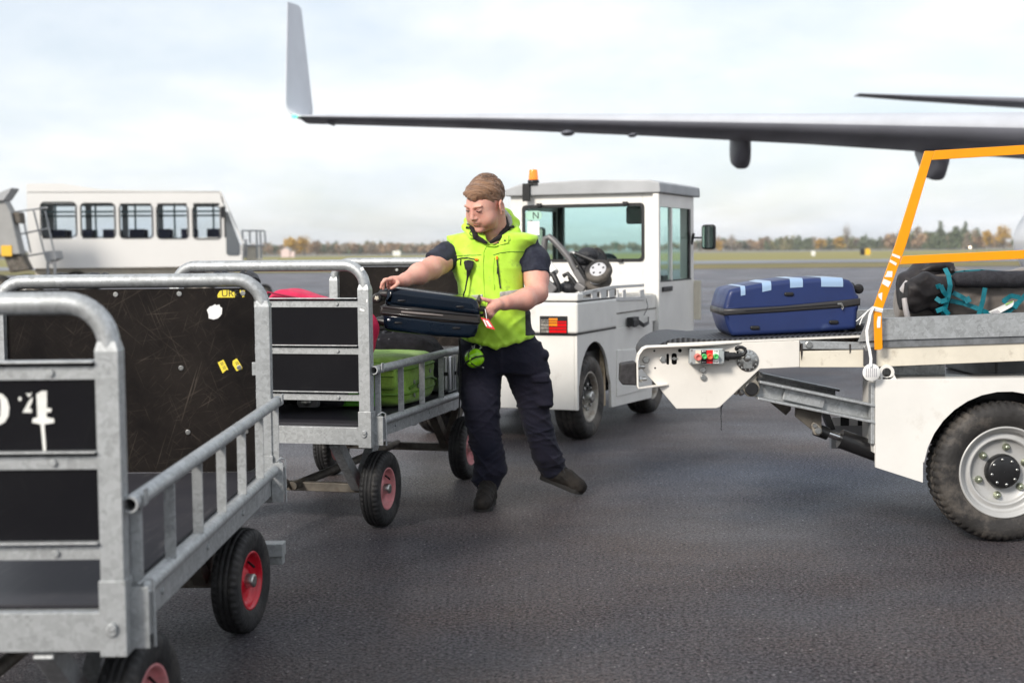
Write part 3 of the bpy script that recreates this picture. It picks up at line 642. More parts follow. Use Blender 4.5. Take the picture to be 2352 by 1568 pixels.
    # running gear
    for i, (yw, st) in enumerate(zip(wt, steers)):
        ax = MB(); ax.beam((-W+.14, yw, .186), (-.14, yw, .186), .045, .045); ax.build('axle', STEELD, t, bev=.004)
        for x in (-W+.2, -.2):
            v = MB(); v.beam((x, yw-.30, bb+.004), (x, yw-.02, .20), .06, .05, (1, 0, 0)); v.beam((x, yw+.30, bb+.004), (x, yw+.02, .20), .06, .05, (1, 0, 0)); v.build('strut', GALV if i == 0 else STEELD, t, bev=.004)
        wheel(t, (-wx, yw, .186), .186, .098, .102, rims[i], 1, steer=st); wheel(t, (-W+.085, yw, .186), .186, .098, .102, rims[i], -1, steer=st)
    b = MB(); b.tube([(-W/2, wt[0]-.1, .20), (-W/2, wt[1], .20)], .022, 10); b.build('chassis_bar', STEELD, t)
    return t
W1, L1 = 1.055, 2.10
c1 = cart('near galvanised luggage cart, empty, with a scratched black end board', (-.917, 3.30, 0), math.radians(-.12), W1, L1, 1.250, 1.150, (1.104, .893, .679), .516, .418, (.33, 1.72), (PINKRIM, REDRIM), (-.16, -.18), (.762, .785), .535, 1.238, 1.127, .062)
W2, L2 = 1.02, 2.12
c2 = cart('far galvanised luggage cart carrying green, red, silver and black bags', (-.664, 6.60, 0), math.radians(-14.5), W2, L2, 1.290, 1.178, (1.138, .918, .700), .537, .450, (.36, 1.85), (PINKRIM, PINKRIM), (-.02, -.06), (.800, .800), .548)
# drawbar between the carts and the forks
k = MB(); k.tube([(-.66, L1-.3, .20), (-.60, L1+.1, .20), (-.22, L1+1.60, .21)], .024, 12); k.build('drawbar', STEELD, c1)
k = MB(); k.beam((-.10, 2.02, .235), (.045, 2.02, .235), .07, .05); k.beam((-.10, 2.06, .19), (.035, 2.06, .19), .05, .04); k.build('step', GALV, c1, bev=.003)
# triangular deck gusset sheet at the near corner
k = MB(); k.poly3([(-W1+.02, .056, .512), (-.056, .056, .512), (-.056, .30, .512), (-.22, .08, .512)], (0, 0, 1), .006); k.build('corner_plate', GALV, c1)
# rolled black covers tied behind the far arch of the near cart
COVER = mat('black_cover_fabric', (.022, .023, .028), .5, var=.4, vscale=25, bump=.8, bscale=60)
for xs, lab in (((-.87, -.62), 'left'), ((-.22, -.085), 'right')):
    k = MB(); pts = []; x = xs[0]; R_ = []
    while x < xs[1]: pts.append((x, L1+.035+random.uniform(-.004, .004), 1.264+random.uniform(-.005, .005))); R_.append(random.uniform(.013, .020)); x += .012
    if lab == 'right':
        for q in ((-.068, L1+.005, 1.252), (-.058, L1-.02, 1.238)): pts.append(q); R_.append(.024)
    k.tube(pts, R_, 10); k.build('rolled_cover', COVER, c1)
# writing and stickers of the near cart: measured on its own panels
def on_cart(cobj, px, py, yl):
    M = Matrix.Translation(cobj.location) @ Matrix.Rotation(cobj.rotation_euler[2], 4, 'Z')
    q = onplane(px, py, M @ Vector((0, yl, 0)), (M.to_3x3() @ Vector((0, 1, 0)))); return M.inverted() @ q
def decal(mb, cobj, pts, yl, th=.0012): mb.poly3([on_cart(cobj, x, y, yl) for x, y in pts], (0, -1, 0), th)
def z1(x, y): return x*.3295, y*.3295+545.5      # from the enlarged view
yl = L1-.0275-.0085
k = MB(); decal(k, c1, [z1(*q) for q in ((1518, 418), (1516, 400), (1530, 375), (1548, 366), (1605, 366), (1614, 378), (1642, 380), (1645, 400), (1636, 417))], yl)
decal(k, c1, [z1(*q) for q in ((1672, 366), (1708, 368), (1706, 410), (1690, 416), (1684, 400), (1694, 392), (1672, 385))], yl)
k.build('yellow_sticker', YEL, c1, label='torn yellow sticker reading URE E')
k = MB()
a_ = on_cart(c1, *z1(1543, 411), yl-.0014); b_ = on_cart(c1, *z1(1640, 411), yl-.0014)
text_mb('URE', .036, k, Matrix.Translation(a_)); text_mb('E', .036, k, Matrix.Translation(on_cart(c1, *z1(1677, 408), yl-.0014)))
k.build('lettering', INK, c1)
k = MB(); decal(k, c1, [z1(*q) for q in ((1442, 504), (1463, 480), (1478, 477), (1500, 464), (1507, 472), (1530, 466), (1535, 482), (1549, 490), (1547, 530), (1535, 548), (1520, 562), (1490, 571), (1455, 563), (1453, 535))], yl); k.build('round_label', PAPER, c1, label='round white torn label')
k = MB(); decal(k, c1, [z1(*q) for q in ((1518, 870), (1558, 850), (1592, 920), (1578, 922), (1552, 946), (1545, 930))], yl); k.build('yellow_label', YEL, c1)
k = MB(); decal(k, c1, [z1(*q) for q in ((1622, 860), (1650, 840), (1690, 905), (1686, 916), (1650, 930), (1622, 885))], yl); k.build('yellow_label', YEL, c1)
k = MB()
for (x, y) in ((1535, 872), (1550, 900), (1640, 870), (1655, 895)):
    for j in range(3):
        q = on_cart(c1, *z1(x+j*3, y+j*8), yl-.0014); k.add([q, q+Vector((.011, 0, .004)), q+Vector((.011, 0, .002)), q+Vector((0, 0, -.002))], [(0, 1, 2, 3)])
k.build('label_print', INK, c1)
yn = .0275-.0145
k = MB()
decal(k, c1, [z1(*q) for q in ((255, 1090), (290, 1068), (327, 1068), (327, 1186), (360, 1190), (357, 1214), (325, 1218), (326, 1250), (378, 1262), (378, 1290), (310, 1300), (322, 1470), (318, 1485), (302, 1483), (284, 1300), (225, 1288), (228, 1260), (262, 1250))], yn)
decal(k, c1, [z1(*q) for q in ((158, 1218), (200, 1140), (226, 1110), (228, 1134), (205, 1190), (222, 1192), (222, 1220))], yn)
decal(k, c1, [z1(*q) for q in ((180, 1082), (205, 1090), (222, 1076), (214, 1100), (200, 1112), (190, 1094))], yn)
decal(k, c1, [z1(140+11*math.cos(a/8*6.283), 1123+15*math.sin(a/8*6.283)) for a in range(8)], yn)
decal(k, c1, [z1(*q) for q in ((-10, 1082), (20, 1092), (50, 1125), (66, 1180), (60, 1240), (35, 1285), (-10, 1308), (-10, 1262), (2, 1240), (6, 1180), (2, 1130), (-10, 1120))], yn)
decal(k, c1, [z1(*q) for q in ((-75, 1110), (-45, 1085), (-22, 1080), (-22, 1120), (-40, 1150), (-44, 1200), (-36, 1245), (-22, 1262), (-22, 1308), (-55, 1285), (-80, 1230), (-86, 1165))], yn)
k.build('stencilled_number', WPAINT, c1, label='white stencilled number 04 with a paint drip')
# white tape bits on the far cart
k = MB()
def z3(x, y): return x*.2746+574.2, y*.2746+574.2
for q in (((920, 150), (945, 140), (955, 165), (930, 178)), ((918, 487), (958, 498), (958, 517), (920, 505)), ((973, 412), (986, 412), (984, 438), (972, 438))): decal(k, c2, [z3(*v) for v in q], -.001)
k.build('tape', PAPER, c2)

# ================================================================ BAGS IN THE FAR CART
def soft_box(name, m, parent, x0, x1, y0, y1, z0, z1, r=.04, ex=4.0, h=.008, bulge=.0, seed=0, wr=.0):
    """rounded soft body in local space"""
    s = SDF((x0-.03, y0-.03, z0-.03), (x1+.03, y1+.03, z1+.03), h); X, Y, Z = s.grid(); c = ((x0+x1)/2, (y0+y1)/2, (z0+z1)/2); a = ((x1-x0)/2, (y1-y0)/2, (z1-z0)/2)
    u = np.abs(X-c[0])/a[0]; v = np.abs(Y-c[1])/a[1]; w_ = np.abs(Z-c[2])/a[2]; q = (u**ex+v**ex+w_**ex)**(1/ex)
    s.V = ((q-1)*min(a)).astype(np.float32)
    if wr: s.V += (wr*np.sin(X*31+seed+3*np.sin(Z*17))*np.sin(Z*41+2*np.sin(Y*23+seed))).astype(np.float32)
    return s.build(name, m, parent, 1)
M2 = Matrix.Translation(c2.location) @ Matrix.Rotation(c2.rotation_euler[2], 4, 'Z'); R2 = math.radians(-14.5)
def w2(x, y, z): return M2 @ Vector((x, y, z))
DK2 = .545
GREEN = mat('lime_green_fabric', (.27, .47, .06), .75, var=.18, vscale=30, bump=.25, bscale=220, sheen=.2)
GREEND = mat('bright_green_plastic', (.12, .46, .03), .4)
t = thing('green_suitcase', 'lime green fabric suitcase lying behind the cart side bars', 'suitcase', w2(-.33, 1.0, DK2), R2+.05, 'bags on the far cart')
soft_box('shell', GREEN, t, -.30, .27, -.36, .30, 0, .27, ex=6, wr=.002)
k = MB(); k.pillow(rrect(-.25, .22, .10, .235, .03), -.385, -.30, .02); k.build('front_pocket', GREEN, t)
k = MB(); k.tube([(-.24, -.387, .20), (0, -.389, .203), (.21, -.387, .20)], .003, 6); k.tube([(-.24, -.387, .17), (.21, -.387, .17)], .003, 6); k.tube([(.262, -.28, .10), (.276, -.1, .13), (.276, .1, .13), (.265, .25, .10)], .008, 8); k.build('zip', mat('green_zip', (.10, .22, .02), .5), t)
k = MB()
for z in (.075, .20): k.tube([(-.26, -.364, z), (.0, -.368, z), (.22, -.362, z), (.265, -.30, z), (.272, .0, z), (.268, .2, z)], .006, 8)
k.tube([(-.2, -.352, .235), (0, -.36, .238), (.2, -.352, .235)], .004, 6); k.build('piping', mat('green_piping', (.13, .27, .025), .6), t)
k = MB(); k.pillow(rrect(-.10, .13, .015, .085, .03), -.385, -.362, .008); k.build('plastic_handle_base', GREEND, t)
k = MB(); k.tube([(-.06, -.386, .03), (-.05, -.40, .045), (.08, -.40, .045), (.09, -.386, .03)], .009, 8); k.build('handle', GREEND, t)
k = MB()
for y, z in ((-.22, .13), (-.22, .06), (-.14, .10), (.1, .16)): k.disc((.27, y, z), (1, 0, 0), .012, .006, 12)
k.build('rivet', ZINC, t)
RED = mat('crimson_fabric', (.62, .012, .075), .6, var=.15, vscale=20, bump=.2, bscale=200)
t = thing('red_suitcase', 'crimson suitcase leaning between the end panels and other bags', 'suitcase', w2(-.53, .46, DK2+.055), 0, 'bags on the far cart', rot=(0, math.radians(17), R2))
soft_box('shell', RED, t, -.29, .275, -.15, .12, .15, .54, ex=5, wr=.0015)
k = MB(); k.tube([(-.27, -.155, .2), (-.27, -.155, .5), (.0, -.158, .53), (.26, -.155, .5), (.26, -.155, .2)], .006, 8); k.build('piping', mat('dark_crimson', (.3, .006, .04), .6), t)
BAGB = mat('black_bag_fabric', (.013, .012, .015), .8, var=.3, vscale=30, bump=.4, bscale=180, spec=.15)
STRAPB = mat('grey_webbing', (.055, .055, .065), .6, bump=.3, bscale=300)
t = thing('black_holdall', 'black holdall with two webbing bands on top of the green suitcase', 'bag', w2(-.46, 1.42, DK2+.02), R2+.12, 'bags on the far cart')
soft_box('body', BAGB, t, -.34, .36, -.24, .22, 0, .335, ex=3.0, wr=.004, seed=2)
k = MB()
for x in (.03, .085): k.tube([(x, -.245, .05), (x, -.24, .20), (x+.01, -.19, .295), (x+.01, 0, .345), (x, .19, .29)], .012, 6)
k.build('strap', STRAPB, t)
k = MB(); pts = [(-.2+.05*i, -.06, .338+.012*math.sin(i*1.7)+.01) for i in range(9)]; k.tube(pts, .013, 8); k.build('handle', BAGB, t)
k = MB(); k.poly3([(-.17, -.075, .355), (-.10, -.075, .36), (-.10, -.07, .395), (-.16, -.07, .39)], (0, -1, 0), .002); k.build('bag_tag', PAPER, t)
SILV = mat('ribbed_aluminium', (.60, .61, .63), .28, .9, var=.15, vscale=12)
t = thing('silver_suitcase', 'silver ribbed aluminium suitcase behind the right end of side bars', 'suitcase', w2(-.20, 1.70, DK2), R2, 'bags on the far cart')
k = MB(); k.pillow(rrect(-.26, .15, 0, .235, .03), -.26, .30, .03); k.build('shell', SILV, t)
k = MB()
for i in range(14): k.tube([(.155, -.22+.037*i, .02), (.155, -.22+.037*i, .215)], .006, 6, False)
for i in range(5): k.tube([(-.22+.08*i, -.262, .02), (-.22+.08*i, -.262, .215)], .006, 6, False)
k.build('rib', SILV, t)
k = MB(); k.box(.158, .17, -.2, .22, .105, .125); k.box(-.24, .14, -.272, -.262, .105, .125); k.build('seam', BLKP, t)
k = MB(); k.tube([(.165, -.02, .15), (.19, -.015, .18), (.19, .07, .18), (.165, .075, .15)], .008, 8); k.box(.165, .178, .12, .16, .13, .17); k.build('handle', BLKP, t)
t = thing('black_trolley_bag', 'black trolley bag with small castors seen below the end panels', 'suitcase', w2(-.70, .46, DK2+.035), R2, 'bags on the far cart')
soft_box('body', BAGB, t, -.20, .11, -.10, .25, .02, .48, ex=6)
for x in (-.13, .0):
    k = MB(); k.lathe([(.001, -.014), (.022, -.014), (.026, -.008), (.026, .008), (.022, .014), (.001, .014)], (x, -.16, -.005), (1, .2, 0), 18); k.build('castor', BLKP, t)
    k = MB(); k.beam((x, -.10, .03), (x, -.16, 0), .05, .03); k.build('castor_fork', BLKP, t, bev=.004)
t = thing('black_duffel', 'long black duffel filling the dark gap below the end panels', 'bag', w2(-.60, .86, DK2), R2, 'bags on the far cart')
soft_box('body', BAGB, t, -.36, .14, -.13, .13, .0, .42, ex=4, wr=.004)
k = MB(); k.tube([(-.3, -.14, .3), (-.1, -.16, .2), (.1, -.14, .3)], .012, 6); k.build('strap', STRAPB, t)
t = thing('dark_suitcase', 'dark suitcase with a grey corner guard standing behind the panels', 'suitcase', w2(-.46, .68, DK2), R2, 'bags on the far cart')
soft_box('body', mat('charcoal_fabric', (.035, .035, .040), .6, var=.3), t, -.17, .12, -.14, .18, .01, .50, ex=6)
k = MB(); k.pillow(rrect(-.13, -.01, .015, .10, .02), -.165, -.135, .01); k.build('corner_guard', mat('mid_grey_plastic', (.20, .20, .21), .5), t)
k = MB(); k.ell((-.075, -.17, .045), (.028, .012, .02)); k.build('badge', ZINC, t)
# ================================================================ TOW TRACTOR
TL = Vector((.452, 9.838, 0)); TR = math.radians(-22.2)
MT = Matrix.Translation(TL) @ Matrix.Rotation(TR, 4, 'Z'); MTi = MT.inverted()
def tx(px, py, x=0.0): q = MTi @ onplane(px, py, MT @ Vector((x, 0, 0)), MT.to_3x3() @ Vector((1, 0, 0))); return (q.y, q.z)
def ty(px, py, y=0.0): q = MTi @ onplane(px, py, MT @ Vector((0, y, 0)), MT.to_3x3() @ Vector((0, 1, 0))); return (q.x, q.z)
tug = thing('tow_tractor', 'white baggage tow tractor with orange beacon parked behind the worker', 'tow tractor', TL, TR)
TW = 1.32
k = MB(); k.box(-TW+.06, -.06, .05, 3.0, .30, .62); k.box(-TW+.04, -.30, .1, 3.0, .24, .5); k.build('chassis', BLKM, tug)
# lower body: rear panel and side panels with wheel arch
def arc(cy, cz, r, a0, a1, n=12): return [(cy+r*math.cos(math.radians(a0+(a1-a0)*i/n)), cz+r*math.sin(math.radians(a0+(a1-a0)*i/n))) for i in range(n+1)]
side = [(0, .238), (.03, .238), (.03, .42)] + arc(.37, .36, .335, 172, 12, 14) + [(.74, .36), (.76, .18), (1.78, .150), (1.80, .17), (1.82, .60), (1.84, .765), (0, .765)]
for x0, x1 in ((-.022, 0), (-TW, -TW+.022)):
    k = MB(); k.prismX(side, x0, x1); k.build('side_panel', WHT, tug, bev=.006)
k = MB(); k.box(-TW+.0225, -.0225, 0.001, .02, .238, .765); k.build('rear_panel', WHT, tug, bev=.005)
k = MB()
for x in (-.30, -.36, -.85): k.disc((x, .001, .30), (0, -1, 0), .008, .004, 8)
k.build('rivet', BLKP, tug)
k = MB(); k.prismX([(.86, .25), (1.62, .235), (1.62, .56), (.88, .60)], .0005, .008); k.build('skirt_panel', WHT, tug, bev=.004)
k = MB(); k.box(-TW+.03, -.03, .66, .70, .20, .62); k.build('arch_liner', mat('rusty_beige_liner', (.42, .33, .22), .7, var=.4, vscale=5, dirt=((.16, .10, .06), 4, .5, .8)), tug)
# upper rear box and lid
k = MB(); k.box(-TW-.012, .012, -.02, .862, .772, .992); k.build('rear_box', WHT, tug, bev=.018, seg=3)
k = MB(); k.box(-TW-.012, .014, -.022, .10, .998, 1.052); k.build('rear_lid', WHT, tug, bev=.010, seg=3)
k = MB(); k.box(-TW, .008, -.012, .85, .992, .999); k.box(-TW-.004, .005, -.012, .86, .764, .773); k.build('shut_line', BLKP, tug)
k = MB(); k.box(-TW+.01, -.03, .10, 1.98, .96, .99); k.build('load_bed', mat('worn_bed', (.5, .49, .46), .6, var=.3), tug)
k = MB(); k.box(-.030, -.012, .864, 1.98, .766, .985); k.box(-TW+.012, -TW+.03, .864, 1.98, .766, .985); k.build('side_wall', WHT, tug, bev=.004)
k = MB(); k.box(-.013, -.006, .88, 1.95, .868, .876); k.build('side_groove', STEELD, tug)
def s2(x, y): return (x*.1953+1205.9, y*.1953+516.8)
r = MB()
def railp(pts):
    r.prismX([tx(*s2(*q), .0) for q in pts], -.016, -.004)
railp([(610, 800), (1050, 710), (1410, 690), (1410, 725), (1050, 748), (640, 838)])
railp([(610, 860), (1420, 838), (1420, 882), (610, 908)])
for a, b in ((800, 855), (900, 965), (998, 1060), (1096, 1108), (1160, 1195), (1362, 1410)): railp([(a, 765), (b, 755), (b, 850), (a, 860)])
railp([(612, 810), (655, 830), (650, 862), (612, 870)])
r.build('side_rail', mat('light_grey_paint', (.62, .62, .61), .4, var=.06), tug, bev=.003)
# rear lamp
for mirror in (0, 1):
    def lx(px): x = ty(px, 750, -.02)[0]; return -TW-x if mirror else x
    a, b = sorted((lx(1242), lx(1302))); z0, z1_ = .775, .885
    k = MB(); k.box(a-.006, b+.006, -.024, -.019, z0-.004, z1_+.01); k.build('lamp_recess', BLKP, tug, bev=.002)
    L = bpy.data.objects.new('tail_light', None); sc.collection.objects.link(L); L.parent = tug; L.empty_display_size = .05
    wd = b-a; rd = (a, a+wd*.36) if mirror else (b-wd*.36, b)
    k = MB(); k.box(a+wd*.33, a+wd*.66, -.030, -.0245, .825, .880); k.build('amber_lens', mat('amber_lens', (.95, .28, .02), .15, coat=1), L, bev=.002)
    k = MB(); k.box(rd[0], rd[1], -.030, -.0245, .779, .864); k.box(a+wd*.33, rd[0]-.001 if not mirror else a+wd*.66, -.030, -.0245, .779, .823); k.build('red_lens', mat('red_lens', (.75, .01, .015), .15, coat=1), L, bev=.002)
    k = MB(); k.box(a+.002 if not mirror else a+wd*.67, a+wd*.32 if not mirror else b-.002, -.029, -.0245, .779, .87); k.build('clear_lens', mat('clear_lens', (.32, .30, .27), .2, var=.5, vscale=60), L, bev=.002)
    k = MB()
    for z in (.80, .82, .845, .862): k.box(a, b, -.0325, -.0302, z, z+.004)
    k.build('grille_bar', BLKP, L)
# cab
CY0, CY1, CX0, CX1, ZW, ZT = 1.99, 3.12, -1.30, 0.0, 1.277, 1.81
lb, rb = ty(1203, 540, CY0)[0], ty(1477, 540, CY0)[0]; zw0, zw1 = ty(1340, 598, CY0)[1], ty(1340, 472, CY0)[1]
k = MB(); k.box(CX0, lb, CY0, CY0+.03, .99, ZT); k.box(rb, CX1, CY0, CY0+.03, .62, ZT); k.box(lb, rb, CY0, CY0+.03, .99, zw0); k.box(lb, rb, CY0, CY0+.03, zw1, ZT); k.build('cab_rear_wall', WHT, tug, bev=.004)
k = MB(); k.box(-.035, .018, CY0-.035, CY0-.001, .64, ZT-.004); k.build('corner_pillar', WHT, tug, bev=.006)
k = MB(); k.ring(rrect(lb-.012, rb+.012, zw0-.012, zw1+.012, .035), rrect(lb+.012, rb-.012, zw0+.012, zw1-.012, .03), CY0-.008, CY0+.012); k.build('rear_window_seal', BLKP, tug)
k = MB(); k.box(lb+.004, rb-.004, CY0+.013, CY0+.018, zw0+.004, zw1-.004); k.build('rear_window', GLASS, tug)
k = MB()
for px, py in ((1239, 472), (1437, 468), (1425, 599)):
    x, z = ty(px, py, CY0-.01); k.box(x-.022, x+.022, CY0-.03, CY0-.009, z-.012, z+.018)
k.build('window_clip', BLKP, tug, bev=.003)
# right side: door with two panes
yb0, yb1 = tx(1517, 500)[0], tx(1587, 500)[0]; zs0, zs1 = 1.085, 1.70
for X0, X1 in ((-.03, 0), (CX0, CX0+.03)):
    k = MB(); k.box(X0, X1, CY0+.031, yb0, .62, ZT); k.box(X0, X1, yb1, CY1, .62, ZT); k.box(X0, X1, yb0, yb1, zs1, ZT); k.box(X0, X1, yb0, yb1, .30, zs0); k.build('door', WHT, tug, bev=.004)
    k = MB(); m_ = yb0+(yb1-yb0)*.34; k.box(X0+.002, X1+.004, m_-.018, m_+.018, zs0, zs1); k.build('window_divider', WHT, tug)
    k = MB(); k.box(X0+.008, X1-.004, yb1-.055, yb1-.001, zs0, zs1); k.box(X0+.006, X1+.003, yb0, yb1, zs0-.004, zs0+.008); k.build('window_seal', BLKP, tug)
    k = MB(); k.box(X0+.012, X0+.017, yb0, yb1-.056, zs0+.009, zs1); k.build('side_window', GLASS, tug)
k = MB(); y, z = tx(1532, 663); k.box(.001, .016, y-.16, y+.13, z-.02, z+.02); k.build('door_handle', BLKP, tug, bev=.006)
k = MB(); k.box(CX0+.03, CX1-.03, CY1-.03, CY1, .35, 1.08); k.box(CX0+.03, -1.22, CY1-.03, CY1, 1.08, ZT); k.box(-.12, -.03, CY1-.03, CY1, 1.08, ZT); k.box(-1.22, -.12, CY1-.03, CY1, 1.74, ZT); k.build('front_wall', WHT, tug, bev=.004)
k = MB(); k.box(-1.27, -1.225, CY1-.06, CY1-.031, 1.0, 1.78); k.build('pillar_trim', BLKP, tug)
k = MB(); k.box(-1.22, -.12, CY1-.02, CY1-.014, 1.08, 1.74); k.build('windscreen', GLASS, tug)
k = MB(); k.box(CX0+.03, CX1-.03, CY0+.05, CY1-.04, .62, .66); k.box(-1.15, -.2, 2.82, 3.0, .66, 1.12); k.build('cab_floor', BLKP, tug)
k = MB(); k.pillow(rrect(-.85, -.42, .9, 1.32, .08), 2.15, 2.26, .03); k.box(-.85, -.42, 2.2, 2.62, .78, .9); k.build('seat', mat('dark_seat', (.03, .035, .04), .8), tug, bev=.01)
k = MB(); k.lathe([(.19, -.012), (.205, 0), (.19, .012), (.175, 0), (.19, -.012)], (-.62, 2.72, 1.16), (0, -.5, .85), 28); k.tube([(-.62, 2.72, 1.16), (-.62, 2.88, .9)], .02, 8); k.beam((-.8, 2.72, 1.16), (-.44, 2.72, 1.16), .03, .01); k.build('steering_wheel', BLKP, tug)
k = MB(); k.prism(rrect(rb-.16, rb-.01, zw1-.16, zw1-.015, .02), CY0+.05, CY0+.07); k.build('sun_visor', BLKP, tug)
# roof
k = MB(); k.prism([(CX0-.035, ZT+.001), (CX1+.035, ZT+.001), (CX1+.03, ZT+.085), (CX1-.06, ZT+.108), (-.65, ZT+.122), (CX0+.1, ZT+.10), (CX0-.03, ZT+.06)], CY0-.05, CY1+.10); k.build('roof', GREYP, tug, bev=.012, seg=3)
# beacon on its bracket
x, z = ty(1209, 445, CY0-.06)
k = MB(); k.box(x-.032, x+.034, CY0-.075, CY0-.052, 1.765, 1.905); k.box(x-.032, x+.10, CY0-.075, CY0+.06, 1.905, 1.915)
k.build('beacon_bracket', BLKM, tug, bev=.004)
k = MB(); k.lathe([(.001, 0), (.046, 0), (.050, .012), (.044, .03), (.001, .03)], (x+.045, CY0-.01, 1.916), (0, 0, 1), 24); k.build('beacon_base', BLKP, tug)
k = MB(); k.lathe([(.040, 0), (.041, .01), (.036, .078), (.032, .088), (.001, .090)], (x+.045, CY0-.01, 1.944), (0, 0, 1), 24); k.build('beacon_lens', mat('orange_beacon_lens', (1.0, .22, .005), .12, coat=1, emit=((1, .25, .01), .35)), tug)
# mirrors
for X, sgn in ((.0, 1), (CX0, -1)):
    mo = bpy.data.objects.new('mirror', None); sc.collection.objects.link(mo); mo.parent = tug; mo.empty_display_size = .05
    cx = X+sgn*.155; k = MB(); k.pillow(rrect(cx-.062, cx+.062, 1.345, 1.565, .03), 3.02, 3.08, .02); k.build('mirror_housing', BLKP, mo)
    k = MB(); k.prism(rrect(cx-.048, cx+.048, 1.36, 1.55, .02), 3.014, 3.019); k.build('mirror_glass', mat('mirror_glass', (.30, .34, .33), .03, 1.0), mo)
    k = MB(); k.tube([(X, 3.04, 1.45), (cx-sgn*.05, 3.05, 1.45)], .008, 8); k.tube([(X, 3.04, 1.39), (X+sgn*.02, 3.045, 1.49)], .012, 8); k.build('mirror_arm', BLKP, mo)
# N plate and paper behind the glass
k = MB(); a_ = ty(1207, 506, CY0+.012); b_ = ty(1245, 484, CY0+.012)
k.prism(rrect(a_[0], b_[0], a_[1], b_[1], (b_[1]-a_[1])*.48, 6), CY0+.006, CY0+.009); k.build('oval_sign', mat('pale_green_sign', (.38, .62, .50), .5), tug, label='pale green oval sign reading N')
k = MB(); q = ty(1222.5, 502.5, CY0+.004); text_mb('N', .082, k, Matrix.Translation((q[0], CY0+.004, q[1]))); k.build('letter', INK, tug)
k = MB(); a_ = ty(1211, 540, CY0); b_ = ty(1238, 508, CY0); k.box(a_[0], b_[0], CY0+.006, CY0+.009, a_[1], b_[1]); k.build('paper_notice', PAPER, tug)
# plug on the side with its cables
y, z = tx(1448, 738); k = MB(); k.box(.0, .05, y-.09, y+.07, z-.035, z+.035); k.box(.05, .062, y-.11, y-.02, z-.04, z+.02)
k.build('socket', BLKP, tug, bev=.006)
k = MB()
for j in range(3): k.tube([(.03, y+.06, z+.02-j*.015), (.045, y+.2, z-.03-j*.01), (.03, y+.38, z-.02-j*.008), (.0, y+.48, z+.01)], .006, 8)
k.tube([(.0, y+.36, z+.03), (.02, y+.40, z+.10), (.0, y+.42, z+.16)], .003, 6); k.build('cable', BLKP, tug)
# front body below the cab
k = MB(); k.prismX([(2.28, .30), (3.10, .30), (3.12, .62), (CY0+.03, .62), (CY0+.03, .56), (2.22, .56)], -.04, -.006); k.prismX([(2.28, .30), (3.10, .30), (3.12, .62), (CY0+.03, .62), (CY0+.03, .56), (2.22, .56)], -TW+.006, -TW+.04); k.box(-TW+.04, -.04, 3.08, 3.10, .3, .62); k.build('front_body', WHT, tug, bev=.005)
k = MB(); k.box(-.02, .06, 3.13, 3.15, .72, 1.07); k.box(.045, .06, 3.12, 3.15, .72, 1.07); k.build('door_edge_plate', CREAM, tug, bev=.003)
TRIM = mat('dusty_grey_rim', (.42, .39, .34), .5, .3, var=.25, vscale=8, dirt=((.2, .15, .1), 6, .52, .6))
for x, f_ in ((-.105, 1), (-TW+.105, -1)):
    w_ = wheel(tug, (x, .335, .30), .300, .20, .178, TRIM, f_, RUBG, 36)
    k = MB()
    for i in range(8): a = i*.785; k.disc((f_*.05, .09*math.cos(a), .09*math.sin(a)), (f_, 0, 0), .014, .018, 8)
    k.build('wheel_nut', ZINC, w_)
    wheel(tug, (x-.03*f_, 2.02, .29), .290, .20, .170, TRIM, f_, RUBG, 36)

# folded strollers lying on the bed
GREYA = mat('grey_anodised_tube', (.17, .165, .165), .35, .4, var=.15)
def b3(px, py, y): q = MTi @ onplane(px, py, MT @ Vector((0, y, 0)), MT.to_3x3() @ Vector((0, 1, 0))); return q
def small_wheel(par, c, ax, r=.085, wd=.045, m=RUBG, cap=None):
    o = bpy.data.objects.new('wheel', None); sc.collection.objects.link(o); o.parent = par; o.location = c; o.empty_display_size = .05
    k = MB(); k.lathe([(r*.62, -wd/2), (r*.9, -wd/2), (r, -wd*.3), (r, wd*.3), (r*.9, wd/2), (r*.62, wd/2)], (0, 0, 0), ax, 28); k.build('tyre', m, o)
    k = MB(); k.lathe([(.001, wd*.52), (r*.5, wd*.56), (r*.70, wd*.46), (r*.72, -wd*.4)], (0, 0, 0), ax, 28); k.build('rim', cap or mat('light_grey_plastic', (.50, .50, .52), .4), o)
    k = MB(); A_ = Vector(ax).normalized(); U_ = A_.cross(Vector((1, 0, 0))).normalized(); V_ = A_.cross(U_)
    for i in range(5): q = A_*(wd*.55)+(U_*math.cos(i*1.257)+V_*math.sin(i*1.257))*r*.42; k.disc(q, A_, r*.09, .002, 8)
    k.build('wheel_slot', BLKP, o, one=True); return o
def s8(x, y): return (x*.1953+1205.9, y*.1953+516.8)
Ys = 1.25
st = thing('folded_stroller', 'folded stroller with big grey curved handle and pale capped wheels on the tractor bed', 'stroller', MT @ Vector((0, 0, 0)), TR, 'strollers on the tow tractor')
def sp(x, y, dy=0.0): q = b3(*s8(x, y), Ys+dy); return q
k = MB(); P = [(215, 420), (225, 250), (240, 160), (285, 140), (340, 185), (410, 260), (470, 330), (530, 400), (560, 470), (600, 545), (650, 610), (700, 670), (745, 745)]
pl = [sp(*q) for q in P]
k.tube(pl, .026, 14)
k.build('handle_bar', GREYA, st, bev=.006, seg=3)
small_wheel(st, sp(868, 545, -.12), (0.0, -.78, .62), .105, .055)
small_wheel(st, sp(862, 655, -.04), (0.0, -.70, .70), .105, .055)
small_wheel(st, sp(850, 395, .10), (.9, -.4, .25), .085, .06, RUBG, BLKP)
k = MB(); k.ell(sp(740, 350, .05), (.085, .09, .06)); k.ell(sp(700, 400, .05), (.06, .08, .05)); k.ell(sp(720, 520, .1), (.07, .08, .12)); k.build('folded_canopy', COVER, st)
